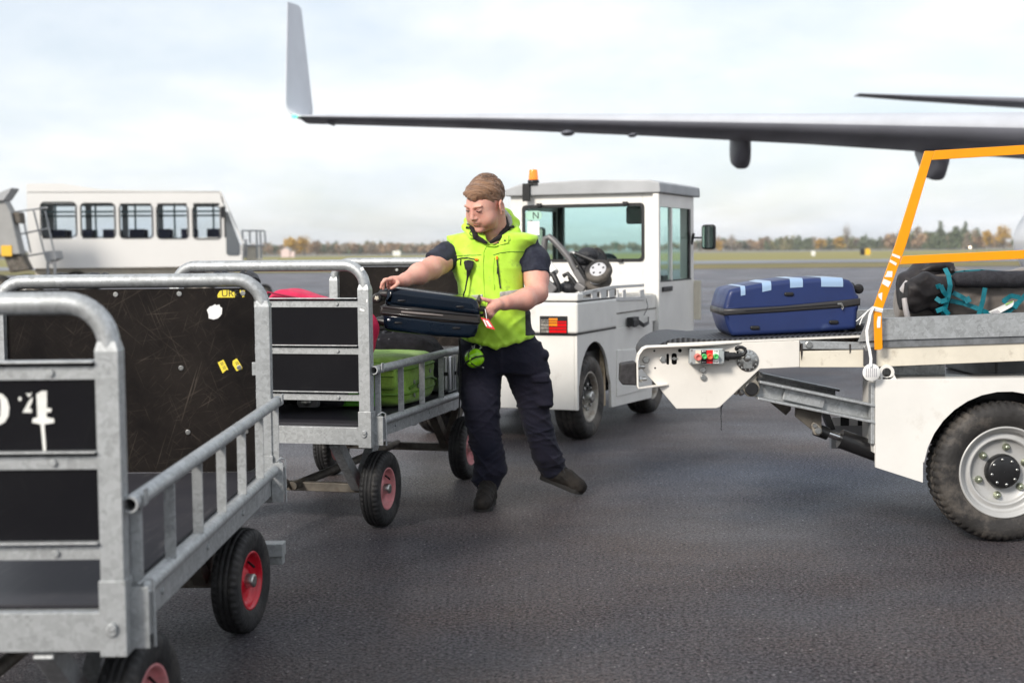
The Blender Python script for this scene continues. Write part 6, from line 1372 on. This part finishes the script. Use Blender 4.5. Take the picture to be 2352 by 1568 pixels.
# brows, eyes, mouth colour
k = MB(); k.M = Matrix.Translation(-ML)
for s_ in (-1, 1): k.tube([hp(s_*.012, -.1035, .0205), hp(s_*.028, -.1015, .0265), hp(s_*.046, -.090, .0235)], [.0020, .0026, .0012], 6)
k.build('eyebrow', mat('brow_hair', (.33, .17, .10), .7), man)
for s_ in (-1, 1):
    k = MB(); k.M = Matrix.Translation(-ML); k.tube([hp(s_*.017, -.0935, .0015), hp(s_*.030, -.0965, .0035), hp(s_*.042, -.0900, .0005)], [.0012, .0026, .0010], 6); k.build('eye', mat('dark_eye', (.03, .022, .02), .3), man)
k = MB(); k.M = Matrix.Translation(-ML); k.tube([hp(-.019, -.0965, -.0628), hp(-.008, -.1005, -.0618), hp(0, -.101, -.0628), hp(.008, -.1005, -.0618), hp(.019, -.0965, -.0628)], [.0008, .0022, .0022, .0022, .0008], 6); k.build('lips', mat('lip', (.42, .13, .11), .45), man)
# ---- t-shirt
TSH = mat('navy_cotton', (.018, .021, .038), .85, var=.25, vscale=30, bump=.25, bscale=160, sheen=.05)
s = SDF(ML+Vector((-.55, -.32, .85)), ML+Vector((.40, .30, 1.50)), .006)
s.loft(rows([(538, 1092, 1178, .085), (548, 1040, 1232, .105), (580, 1036, 1215, .125), (650, 1052, 1200, .14), (760, 1062, 1218, .145)]), .02, 2.4)
s.chain([a3(1208, 568, 7.73), a3(1227, 600, 7.71), a3(1231, 655, 7.66)], [.070, .083, .080], .02)
s.chain([a3(1056, 572, 7.72), a3(1025, 590, 7.66), a3(985, 614, 7.54)], [.070, .075, .068], .02)
X, Y, Z = s.grid()
def plane(p, n): n = np.array(n, float); n /= np.linalg.norm(n); return (X-p[0])*n[0]+(Y-p[1])*n[1]+(Z-p[2])*n[2]
cu = a3(1231, 627, 7.67); s.V = np.where(X > a3(1195, 600, 7.7)[0], np.maximum(s.V, plane(cu, (.03, -.25, -1))), s.V).astype(np.float32)
cu = a3(996, 608, 7.58); s.V = np.maximum(s.V, np.where(X < a3(1035, 600, 7.7)[0], plane(cu, (-.92, -.62, -.62)), -1)).astype(np.float32)
s.cone(a3(1134, 535, 7.62), a3(1140, 520, 7.66), .072, .075, .004, 'cut')
s.disp(lambda X, Y, Z: .0028*np.sin(Z*70+X*40+3*np.sin(X*30))*np.sin(X*52+Y*20))
s.build('t_shirt', TSH, man, 1, ML)
# ---- vest
VEST = mat('lime_vest_fabric', (.52, .84, .06), .66, col2=(.43, .74, .04), vscale=9, bump=.25, bscale=14, sheen=.2, lo=.3, hi=.6)
def vest_dirt():
    t_ = VEST.node_tree; b = t_.nodes['Principled BSDF']; co = t_.nodes.new('ShaderNodeTexCoord'); no = t_.nodes.new('ShaderNodeTexNoise'); no.inputs['Scale'].default_value = 17; no.inputs['Detail'].default_value = 7; no.inputs['Roughness'].default_value = .6
    n2_ = t_.nodes.new('ShaderNodeTexNoise'); n2_.inputs['Scale'].default_value = 4.5; t_.links.new(co.outputs['Object'], no.inputs[0]); t_.links.new(co.outputs['Object'], n2_.inputs[0])
    m_ = t_.nodes.new('ShaderNodeMath'); m_.operation = 'MULTIPLY'; t_.links.new(no.outputs[0], m_.inputs[0]); t_.links.new(n2_.outputs[0], m_.inputs[1])
    r_ = t_.nodes.new('ShaderNodeValToRGB'); r_.color_ramp.elements[0].position = .335; r_.color_ramp.elements[1].position = .43; r_.color_ramp.elements[1].color = (.6, .6, .6, 1); t_.links.new(m_.outputs[0], r_.inputs[0])
    mx_ = t_.nodes.new('ShaderNodeMix'); mx_.data_type = 'RGBA'; l = [l for l in t_.links if l.to_socket == b.inputs['Base Color']][0].from_socket
    t_.links.new(r_.outputs[0], mx_.inputs[0]); t_.links.new(l, mx_.inputs[6]); mx_.inputs[7].default_value = (.12, .22, .05, 1); t_.links.new(mx_.outputs[2], b.inputs['Base Color'])
vest_dirt()
vest = SDF(ML+Vector((-.34, -.34, .80)), ML+Vector((.34, .30, 1.50)), .0052)
s = vest
s.loft(rows([(531, 1078, 1186, .095), (536, 1050, 1212, .115), (541, 1028, 1236, .125), (550, 1025, 1240, .135), (572, 1028, 1217, .15), (602, 1033, 1203, .165), (647, 1050, 1203, .17), (700, 1053, 1212, .175), (748, 1055, 1220, .175), (785, 1056, 1230, .17), (800, 1060, 1229, .165)]), .0, 2.35)
X, Y, Z = s.grid()
# hem: rises towards both sides
hemz = a3(1136, 803, 7.55)[2]; cxh = a3(1138, 700, 7.6)[0]
s.V = np.maximum(s.V, (hemz+.06*np.clip(np.abs(X-cxh)/.2, 0, 1.5)-Z)).astype(np.float32)
# armholes
s.cone(a3(1262, 575, 7.70), a3(1262, 720, 7.60), .085, .10, .012, 'cut'); s.cone(a3(1000, 600, 7.62), a3(992, 690, 7.55), .075, .095, .012, 'cut')
# neck opening with a V
s.cone(a3(1134, 532, 7.66), a3(1142, 500, 7.70), .078, .082, .006, 'cut'); s.cone(a3(1132, 545, 7.585), a3(1126, 560, 7.56), .045, .012, .006, 'cut')
def vd(X, Y, Z):
    u = (X-cxh); f_ = .0
    d = .0028*np.sin(Z*46+u*34+2.5*np.sin(u*19+Z*11))*np.clip((1.25-Z)*3, .25, 1)
    for (fa_, an_, p_) in ((26, .9, .4), (34, -.8, 2.2), (22, .25, 4.0)):
        q_ = (Z*math.cos(an_)+u*math.sin(an_)+.02*np.sin(u*15+p_+Z*8))*fa_+p_; d -= .0048*(1-np.abs(np.sin(q_)))**3*np.clip(np.sin(u*9*an_+Z*7+p_)+.2, 0, 1)
    d += .0015*np.sin(u*75+Z*21+2*np.sin(Z*26)); d += .0020*np.sin(Z*90-u*60+1.5*np.sin(u*33))*np.clip((1.05-Z)*5, 0, 1)
    # rolled hem
    hz = hemz+.06*np.clip(np.abs(u)/.2, 0, 1.5); d -= .006*np.exp(-((Z-hz-.015)/.012)**2)*(1+.4*np.sin(u*160)); return d
s.disp(vd); vest.build('vest', VEST, man, 1, ML)
# reflective band around the waist
bz0, bz1 = a3(1090, 690, 7.55)[2], a3(1090, 672, 7.55)[2]
band = vest.clone(); band.V = vest.V.copy()-.0035; X, Y, Z = band.grid(); tilt = .02*np.sin((X-cxh)*6)
band.V = np.maximum(band.V, np.maximum(bz0-Z+tilt, Z-bz1-tilt)).astype(np.float32); band.V = np.where(np.abs(X-a3(1128, 680, 7.5)[0]) < .045, np.maximum(band.V, np.where(Y < PY, .01, -1)), band.V)
band.V = np.maximum(band.V, (-(vest.V+.012)))
band.build('reflective_band', mat('silver_reflective_tape', (.42, .41, .38), .42, var=.25, vscale=60, bump=.4, bscale=200), man, 0, ML)
band = vest.clone(); band.V = vest.V.copy()-.002; X, Y, Z = band.grid(); pr_ = 1176+F*X/Y
side_x = 1205+ (1.10-Z)*35; band.V = np.maximum(band.V, ((1206-pr_)/F*7.7)); band.V = np.maximum(band.V, Z-a3(1200, 700, 7.6)[2]-.0).astype(np.float32); band.V = np.maximum(band.V, (-(vest.V+.012))).astype(np.float32)
band.V = np.maximum(band.V, (a3(1200, 772, 7.6)[2]-Z)).astype(np.float32)
band.build('side_panel', mat('black_knit', (.02, .02, .024), .8, bump=.3, bscale=100), man, 0, ML)
# line helpers on the vest surface
def onvest(pts, off=.002):
    out_ = []
    for x, y in pts:
        p = vest.ray(x, y, 7.2, 8.0)
        if p is not None: out_.append(Vector((p.x, p.y-off, p.z)))
    return out_
def vm(x, y): return (x*.2270+976.2, y*.2270+390.5)
def vline(name, pts, r, m, dense=8, off=.001):
    off += .003
    P_ = []
    for (x0_, y0_), (x1_, y1_) in zip(pts[:-1], pts[1:]):
        for j in range(dense): t = j/dense; P_.append(vm(x0_+(x1_-x0_)*t, y0_+(y1_-y0_)*t))
    P_.append(vm(*pts[-1])); q = onvest(P_, off)
    if len(q) > 1:
        k = MB(); k.M = Matrix.Translation(-ML); k.tube(q, r, 6); return k.build(name, m, man)
PIPE = mat('dark_green_piping', (.03, .12, .02), .7); ZIPB = mat('black_zip', (.015, .015, .015), .5); ORT = mat('orange_zip_tab', (1.0, .22, .01), .5)
vline('piping', [(242, 873), (350, 868), (430, 862), (510, 862), (575, 858)], .0016, PIPE); vline('piping', [(690, 860), (760, 838), (860, 826), (1025, 828)], .0016, PIPE)
vline('placket_seam', [(628, 750), (592, 830), (586, 950), (590, 1100), (598, 1240), (612, 1400), (620, 1560)], .0022, VEST, off=.002); vline('placket_seam', [(700, 860), (690, 1000), (695, 1150), (705, 1250)], .0016, VEST, off=.001)
vline('collar_flap_edge', [(628, 768), (700, 772), (780, 750), (838, 732), (842, 660)], .0035, VEST, off=.004)
vline('zip', [(465, 628), (530, 668), (580, 695), (630, 738)], .0045, ZIPB)
vline('chest_zip', [(728, 905), (738, 980), (748, 1080), (763, 1195)], .0042, ZIPB, off=.002); vline('zip_tab', [(727, 872), (728, 905)], .0052, ORT, off=.003)
vline('chest_zip', [(305, 908), (370, 892), (420, 888), (505, 905)], .0036, ZIPB, off=.002); vline('zip_tab', [(505, 906), (537, 908)], .0075, ORT, off=.003)
vline('zip_pull', [(362, 905), (356, 960)], .0028, ZIPB, off=.003); vline('zip_pull', [(735, 985), (732, 1050)], .0035, ZIPB, off=.004)
k = MB(); k.M = Matrix.Translation(-ML)
for x, y in ((740, 738), (807, 714)):
    q = onvest([vm(x, y)]); 
    if q: k.disc(q[0], (0, -1, .15), .0048, .004, 12)
k.build('snap_button', ZIPB, man)
# hood and collar
hood = SDF(ML+Vector((-.30, -.22, 1.22)), ML+Vector((.30, .28, 1.62)), .0055); s = hood
s.chain([a3(1083, 545, 7.60), a3(1071, 520, 7.66), a3(1076, 505, 7.74), a3(1100, 492, 7.86), a3(1140, 484, 7.88), a3(1163, 494, 7.84), a3(1180, 515, 7.76), a3(1184, 533, 7.68), a3(1168, 548, 7.60)], [.018, .020, .020, .030, .032, .032, .030, .026, .016], .02)
s.ell(a3(1130, 520, 7.90), (.13, .06, .075), None, .03)
s.cone(a3(1130, 535, 7.68), a3(1140, 485, 7.74), .078, .086, .006, 'cut'); s.disp(lambda X, Y, Z: .004*np.sin(Z*80+X*60)*np.sin(X*45+Y*30)); s.build('hood', VEST, man, 1, ML)
s = SDF(ML+Vector((-.25, -.25, 1.20)), ML+Vector((.25, .25, 1.60)), .005)
s.chain([a3(1116, 557, 7.555), a3(1093, 545, 7.575), a3(1084, 525, 7.64), a3(1100, 508, 7.78), a3(1140, 500, 7.82), a3(1160, 505, 7.76), a3(1163, 525, 7.67), a3(1148, 545, 7.60), a3(1128, 556, 7.56)], [.010, .014, .018, .018, .02, .018, .019, .015, .010], .008)
s.build('collar', mat('black_fleece', (.018, .015, .016), .95, bump=.5, bscale=250), man, 1, ML)
k = MB(); k.M = Matrix.Translation(-ML); k.tube([a3(1159, 483, 7.80), a3(1170, 500, 7.745), a3(1173, 515, 7.715), a3(1169, 524, 7.70)], [.008, .013, .013, .008], 8); k.tube([a3(1074, 515, 7.635), a3(1076, 506, 7.66)], [.007, .007], 8); k.build('reflective_lining', mat('silver_reflective_tape', (.42, .41, .38), .42), man)
k = MB(); k.M = Matrix.Translation(-ML); k.tube([a3(1171, 522, 7.66), a3(1181, 520, 7.66)], .007, 8); k.tube([a3(1070, 522, 7.62), a3(1076, 524, 7.62)], .007, 8); k.lathe([(.011, -.002), (.014, 0), (.011, .002), (.009, 0), (.011, -.002)], a3(1084, 536, 7.54), (.2, -1, 0), 14); k.build('cord_stopper', ZIPB, man)
# ---- trousers
TRO = mat('navy_work_cloth', (.010, .012, .024), .85, spec=.15, col2=(.020, .019, .032), vscale=7, bump=.3, bscale=60, sheen=.06, lo=.4, hi=.75)
tr = SDF(ML+Vector((-.40, -.42, .04)), ML+Vector((.42, .40, 1.02)), .0055); s = tr
s.loft(rows([(765, 1058, 1226, .130, 7.72), (800, 1056, 1244, .135, 7.72), (830, 1054, 1254, .13, 7.72), (856, 1053, 1259, .11, 7.72)]), .0, 2.3)
LL = [(790, 1056, 1146, .115, 7.72), (852, 1052, 1154, .115, 7.71), (900, 1053, 1151, .110, 7.69), (961, 1066, 1148, .100, 7.66), (991, 1072, 1150, .098, 7.65), (1022, 1078, 1156, .100, 7.65), (1050, 1086, 1161, .102, 7.655), (1072, 1091, 1163, .10, 7.66), (1090, 1087, 1160, .095, 7.655), (1104, 1082, 1153, .088, 7.65), (1114, 1088, 1149, .075, 7.65), (1124, 1098, 1144, .06, 7.65)]
RL = [(790, 1146, 1240, .115, 7.74), (852, 1156, 1260, .115, 7.75), (880, 1167, 1264, .112, 7.76), (925, 1186, 1262, .105, 7.77), (950, 1193, 1264, .102, 7.78), (976, 1199, 1270, .10, 7.78), (1037, 1219, 1287, .095, 7.81), (1064, 1229, 1297, .092, 7.83), (1080, 1236, 1304, .085, 7.84), (1092, 1246, 1303, .075, 7.84), (1104, 1264, 1294, .05, 7.84)]
s.loft(rows(LL), .03, 2.2); s.loft(rows(RL), .03, 2.2)
# cargo pocket and flap on his left thigh
s.loft(rows([(868, 1220, 1262, .02, 7.68), (872, 1219, 1266, .05, 7.69), (905, 1226, 1271, .052, 7.70), (930, 1230, 1271, .05, 7.70), (936, 1236, 1266, .02, 7.70)]), .006, 4)
s.loft(rows([(855, 1214, 1258, .03, 7.68), (862, 1214, 1262, .062, 7.69), (876, 1218, 1263, .064, 7.69), (880, 1226, 1258, .03, 7.69)]), .003, 4)
s.ell(a3(1250, 815, 7.70), (.025, .05, .03), None, .01)
zk1, zk2 = a3(1110, 990, 7.6)[2], a3(1240, 1000, 7.7)[2]
def td(X, Y, Z):
    px_ = 1176+F*X/Y; L_ = px_ < np.where(Z > .62, 1152, 1180)
    amp = np.where(Z < .50, 1.0, np.where(Z < .62, .6, .32))
    cx_ = np.where(L_, a3(1118, 1000, 7.6)[0], a3(1245, 1000, 7.7)[0])
    u = (X-cx_); ph = np.where(L_, 0, 2.1)
    zz = Z+.35*u*np.where(L_, 1, -1.2)+.018*np.sin(u*34+ph+Z*17)
    d = 0*Z
    for (fa_, fb_, fz_, am_, p_) in ((31, 1.4, 9, .0060, .3), (47, -1.1, 17, .0045, 1.9), (68, .9, 23, .0030, 4.1)):
        q_ = (Z+fb_*u*.5+.03*np.sin(u*13+p_+ph*2)+.02*np.sin(Z*fz_+p_))*fa_*1.35+p_+ph
        rid = 1-np.abs(np.sin(q_)); gate = np.clip(.5+.9*np.sin(u*22*fb_+Z*fz_*1.3+p_*2+ph), 0, 1)
        d -= am_*1.6*amp*(rid**2.2-.25)*gate
    # bunching over the shoe
    d -= .010*np.exp(-((Z-np.where(L_, .165, .20))/.028)**2)*(1+.35*np.sin(u*85+ph))
    d -= .004*np.exp(-((Z-np.where(L_, .505, .50))/.007)**2)
    d += .003*np.sin(u*38+Z*9+ph)*np.clip((Z-.5)*4, 0, 1); return d
s.disp(td); tr.build('trousers', TRO, man, 1, ML)
# ---- shoes
SHO = mat('dusty_black_boot', (.011, .010, .0095), .65, spec=.2, col2=(.026, .022, .019), vscale=14, bump=.4, bscale=90, lo=.4, hi=.7)
SOLE = mat('boot_sole', (.022, .021, .020), .8, bump=.3, bscale=60)
def shoe(heel, toe, ankle, up, lift=0.0):
    heel, toe, up = Vector(heel), Vector(toe), Vector(up).normalized(); f_ = (toe-heel).normalized(); r_ = f_.cross(up).normalized(); up = r_.cross(f_).normalized()
    L = (toe-heel).length; P_ = lambda x, y, z: np.array(heel+f_*(x*L)+r_*y+up*z)
    s = SDF(Vector(np.minimum(np.minimum(np.array(heel), np.array(toe)), np.array(ankle)))-Vector((.1, .1, .06)), Vector(np.maximum(np.maximum(np.array(heel), np.array(toe)), np.array(ankle)))+Vector((.1, .1, .08)), .005)
    s.cone(P_(.15, 0, .045), P_(.45, 0, .05), .044, .046, .02); s.cone(P_(.45, 0, .045), P_(.80, .0, .038), .044, .046, .02); s.cone(P_(.78, .0, .036), P_(.88, .0, .034), .050, .045, .01)
    s.cone(P_(.14, 0, .06), np.array(ankle), .044, .046, .03); s.cone(P_(.60, 0, .07), np.array(ankle), .034, .040, .03)
    X, Y, Z = s.grid(); h_ = (X-heel.x)*up.x+(Y-heel.y)*up.y+(Z-heel.z)*up.z; s.V = np.maximum(s.V, (.014-h_)).astype(np.float32)
    s.disp(lambda X, Y, Z: .0018*np.sin(X*160+Y*90)*np.sin(Z*140+X*40)); o = s.build('shoe', SHO, man, 1, ML)
    k = MB(); k.M = Matrix.Translation(-ML); out_ = []
    for x, w_ in ((0.0, .018), (.03, .036), (.12, .043), (.35, .040), (.6, .046), (.78, .052), (.9, .046), (.97, .032), (1.0, .012)): out_.append((x, w_))
    ring_ = [P_(x, w_, 0) for x, w_ in out_]+[P_(x, -w_, 0) for x, w_ in out_[::-1]]; k.poly3([Vector(p) for p in ring_], up, .024); so_ = k.build('sole', SOLE, o, bev=.003)
    k = MB(); k.M = Matrix.Translation(-ML)
    for i in range(4):
        x = .46+.075*i; z = .108-.013*i; k.tube([P_(x, -.026, z-.006), P_(x+.01, 0, z+.004), P_(x, .026, z-.006)], .0032, 6)
    k.tube([P_(.44, .0, .112), P_(.48, .03, .100), P_(.55, .035, .088)], .003, 6); k.tube([P_(.44, .0, .112), P_(.50, -.03, .098), P_(.56, -.036, .086)], .003, 6); k.build('laces', ZIPB, o)
t1 = gz(1106, 1176, 0); h1 = Vector((t1.x+.035, t1.y+.275, .0)); shoe(h1, t1, a3(1120, 1108, 7.66), (0, 0, 1))
t2 = gz(1340, 1140, .0); t2 = Vector((t2.x-.005, t2.y-.0, .012)); h2 = t2+Vector((-.225, .115, .075)); shoe(h2, t2, a3(1284, 1092, 7.83), (.22, -.12, .95))

# ================================================================ THINGS HE HOLDS OR WEARS
CYY = 7.22; 
def zs(x, y): return (x*.1648+803.9, y*.1648+602.9)
cc = at(985, 718, CYY); cs = thing('carried_suitcase', 'glossy dark navy hard suitcase held level by the worker', 'suitcase', cc)
def cp(q, Y=CYY): p = at(*zs(*q), Y); return (p.x-cc.x, p.z-cc.z)
GN = mat('glossy_navy_shell', (.002, .007, .016), .16, var=.3, vscale=3, coat=.3, spec=.2); 
BLKG = mat('glossy_black_rubber', (.016, .015, .016), .28, coat=.2)
upc = [(480, 590), (500, 480), (520, 390), (560, 362), (640, 358), (1000, 405), (1400, 455), (1700, 495), (1770, 530), (1800, 600), (1805, 740), (1400, 705), (900, 655), (490, 625)]
dnc = [(455, 715), (800, 735), (1300, 790), (1795, 840), (1770, 970), (1735, 1035), (1640, 1055), (1200, 1030), (800, 985), (520, 950), (480, 915), (465, 830)]
k = MB(); k.pillow([cp(q) for q in upc][::-1], 0, .36, .030, 8); k.build('lid', GN, cs); k = MB(); k.pillow([cp(q) for q in dnc][::-1], 0, .36, .022, 6); k.build('base', GN, cs)
for nm, qs in (('zip_band', [(440, 600), (500, 600), (900, 622), (1800, 728), (1812, 800), (1800, 860), (1300, 835), (800, 768), (440, 735), (418, 690)]),):
    k = MB(); k.pillow([cp(q) for q in qs][::-1], -.006, .366, .010, 3); k.build(nm, mat('dark_zip_band', (.022, .019, .018), .40, var=.2), cs)
k = MB()
for A, B_ in (((430, 618), (1800, 742)), ((425, 700), (1805, 835))):
    a, b = cp(A), cp(B_); k.tube([(a[0], .02, a[1]), (a[0]+.01, -.006, a[1]), (b[0]-.01, -.006, b[1]), (b[0], .02, b[1])], .0055, 8)
k.build('rubber_piping', BLKG, cs)
k = MB(); a, b = cp((715, 690)), cp((1300, 738)); k.beam((a[0], -.0065, a[1]), (b[0], -.0065, b[1]), .014, .004, (0, 1, 0)) if False else k.tube([(a[0], -.006, a[1]), ((a[0]+b[0])/2, -.007, (a[1]+b[1])/2), (b[0], -.006, b[1])], [.0085, .0075, .004], 8); k.build('glossy_trim', mat('shiny_grey_trim', (.28, .24, .22), .2, .6), cs)
for q in ((718, 530), (1532, 615), (672, 838), (1485, 912)):
    k = MB(); c = cp(q); k.ell((c[0], -.0, c[1]), (.0215, .009, .0060)); k.build('foot_stud', BLKG, cs)
k = MB(); c = cp((540, 800)); k.ell((c[0], .004, c[1]), (.011, .006, .009)); k.build('logo_badge', mat('silver_badge', (.45, .47, .5), .3, .8), cs)
for qw, qm, dy in (((365, 497), (470, 450), .05), ((325, 862), (430, 840), .05), ((365, 497), (470, 450), .31), ((325, 862), (430, 840), .31)):
    o = bpy.data.objects.new('castor', None); sc.collection.objects.link(o); o.parent = cs; c = cp(qw); o.location = (c[0], dy, c[1]); o.empty_display_size = .03; m_ = cp(qm); d = Vector((m_[0]-c[0], 0, m_[1]-c[1]))
    for w_ in (-.016, .016):
        k = MB(); k.lathe([(.012, -.008), (.021, -.008), (.0262, -.004), (.0262, .004), (.021, .008), (.012, .008)], (0, w_, 0), (0, 1, 0), 24); k.build('castor_tyre', BLKP, o)
        k = MB(); k.lathe([(.001, .007), (.0165, .0075), (.017, .002)], (0, w_, 0), (0, -1 if w_ < 0 else 1, 0), 24)
        k.build('castor_cap', mat('cream_castor_cap', (.62, .60, .48), .4), o)
        k = MB()
        for i in range(5): a = i*1.2566+.3; k.disc((.0105*math.cos(a), w_+(-.0076 if w_ < 0 else .0076), .0105*math.sin(a)), (0, -1 if w_ < 0 else 1, 0), .0030, .0008, 8)
        k.build('castor_slot', ZIPB, o)
    k = MB(); k.tube([(.004, 0, .006), d*.55+Vector((0, 0, .012)), d*1.15+Vector((.01, 0, 0))], [.013, .019, .028], 12); k.build('castor_mount', BLKP, o)
k = MB(); a = cp((1800, 660)); k.tube([(a[0]-.01, .17, a[1]+.012), (a[0]+.030, .17, a[1]+.004), (a[0]+.034, .17, a[1]-.030), (a[0]-.005, .17, a[1]-.035)], .008, 10); k.tube([(a[0]-.01, .1, a[1]), (a[0]+.026, .1, a[1]), (a[0]+.03, .22, a[1]-.01), (a[0]-.01, .24, a[1]-.01)], .009, 10); k.box(a[0]-.0, a[0]+.018, .07, .10, a[1]-.01, a[1]+.006); k.build('carry_handle', BLKG, cs, bev=.002)
k = MB(); c = cp((1790, 540)); k.ell((c[0]+.002, .12, c[1]), (.012, .05, .03)); k.build('top_handle', mat('dark_bronze_handle', (.05, .042, .035), .4), cs)
lt = at(*zs(1920, 850), 7.14); lg = thing('luggage_tag', 'red and white luggage tag hanging from the carried suitcase handle', 'luggage tag', lt)
def tg(q, d=0.0): p = at(*zs(*q), 7.14); return Vector((p.x-lt.x, d, p.z-lt.z))
k = MB(); k.poly3([tg(q) for q in ((1820, 762), (1935, 790), (2025, 937), (1905, 905))], (0, 1, 0), .0015); k.build('tag', mat('orange_red_tag', (.88, .05, .06), .4, var=.3, vscale=20), lg)
k = MB(); k.poly3([tg(q, -.001) for q in ((1850, 788), (1872, 792), (1915, 890), (1893, 885))], (0, -1, 0), .0008); k.poly3([tg(q, -.001) for q in ((1880, 800), (1922, 808), (1985, 900), (1940, 893))], (0, -1, 0), .0008); k.build('tag_paper', PAPER, lg)
k = MB(); k.tube([tg((1880, 655), .06), tg((1895, 720), .04), tg((1905, 790), 0)], .0016, 6); k.build('loop', PAPER, lg)
# radio microphone clipped to the vest with its curly cable
rp_ = vest.ray(*vm(445, 970), 7.2, 8.0) or at(*vm(445, 970), 7.55); rY = rp_.y-.02
rm = thing('radio_microphone', 'black radio microphone clipped on the chest of the lime vest', 'microphone', (rp_.x, rY, rp_.z))
def rq(x, y, d=0.0): p = at(*vm(x, y), rY+d); return (p.x-rp_.x, d, p.z-rp_.z)
k = MB(); k.pillow([(rq(*q)[0], rq(*q)[2]) for q in ((392, 935), (400, 915), (440, 908), (488, 918), (496, 938), (488, 985), (462, 1022), (432, 1028), (405, 1000))], -.014, .02, .006); k.build('case', BLKP, rm)
k = MB()
for i in range(5): a, b = rq(405, 940+i*10), rq(480, 940+i*10); k.tube([(a[0], -.0142, a[2]), (b[0], -.0142, b[2])], .0008, 5)
k.build('speaker_grille', mat('dark_grey_plastic', (.06, .06, .06), .6), rm)
k = MB(); k.tube([rq(445, 1020), rq(438, 1050), rq(430, 1090, .0), rq(418, 1150, .0), rq(408, 1210, .0), rq(395, 1245, .0), rq(385, 1275, .01)], [.014, .010, .005, .004, .004, .004, .004], 8); k.build('cable', BLKP, rm)
pts = []
for i in range(190):
    t = i/189; px_, py_ = (1055+3*math.sin(t*3), 778+t*122); p = at(px_, py_, 7.58); a = t*2*math.pi*38; pts.append((p.x-rp_.x+.0075*math.cos(a), p.y-rY+.0075*math.sin(a), p.z-rp_.z))
k = MB(); k.tube(pts, .0022, 5); k.build('curly_cable', BLKP, rm)
k = MB(); p0, p1 = at(1056, 900, 7.58), at(1054, 960, 7.58); k.tube([(p0.x-rp_.x, p0.y-rY, p0.z-rp_.z), (p1.x-rp_.x, p1.y-rY, p1.z-rp_.z)], .004, 6); k.build('cable_end', BLKP, rm)
# ear defenders hanging on the trousers
ec = at(1091, 824, 7.52); em = thing('ear_defenders', 'lime green ear defenders hanging from the trouser belt', 'ear defenders', ec)
def eq(x, y, d=0.0): p = at(x*.304+1004.9, y*.304+717.8, 7.52+d); return (p.x-ec.x, d, p.z-ec.z)
LIME = mat('lime_plastic', (.38, .86, .01), .28, coat=.4)
k = MB(); k.M = Matrix.Rotation(math.radians(-28), 4, 'Y'); k.pillow(rrect(-.050, .050, -.042, .052, .040, 7), -.045, .02, .03, 6); k.build('ear_cup', LIME, em)
k = MB(); k.M = Matrix.Rotation(math.radians(-28), 4, 'Y'); k.pillow(rrect(-.056, .050, -.048, .056, .042, 7), .0201, .045, .012, 4); k.build('cushion', BLKP, em)
k = MB(); k.tube([eq(205, 385, -.03), eq(240, 360, -.052), eq(290, 335, -.052), eq(345, 325, -.045), eq(355, 335, -.02)], .0045, 8); k.tube([eq(237, 350, -.052), eq(236, 300, -.045), eq(262, 262, -.01), eq(280, 255, .0)], .0028, 8); k.tube([eq(245, 375, -.052), eq(290, 405, -.05), eq(340, 412, -.02)], .0028, 8); k.build('headband', BLKP, em)
k = MB(); k.tube([eq(268, 280, -.02), eq(262, 255, -.01), eq(280, 245, .0), eq(275, 270, -.01)], .004, 8); k.tube([eq(315, 275, -.02), eq(332, 262, -.01), eq(322, 250, .01)], .004, 8); k.tube([eq(336, 410, -.02), eq(350, 418, -.02)], .004, 6); k.build('clip', ZINC, em)
k = MB(); 
for q in ((243, 350), (243, 383)): c = eq(*q, -.054); k.ell(c, (.007, .006, .007))
k.build('knob', LIME, em)
# ================================================================ AIR
hm = bpy.data.materials.new('haze_air'); hm.use_nodes = True; t_ = hm.node_tree; t_.nodes.clear()
ho = t_.nodes.new('ShaderNodeOutputMaterial'); pv = t_.nodes.new('ShaderNodeVolumePrincipled'); pv.inputs['Color'].default_value = (.97, .985, 1.0, 1); pv.inputs['Density'].default_value = .00024; pv.inputs['Anisotropy'].default_value = .2
t_.links.new(pv.outputs[0], ho.inputs['Volume'])
k = MB(); k.box(-2600, 2600, -420, 4100, -1, 30); hz_ = k.build('haze', hm); tag(hz_, None, None, kind='stuff'); hz_.display_type = 'WIRE'
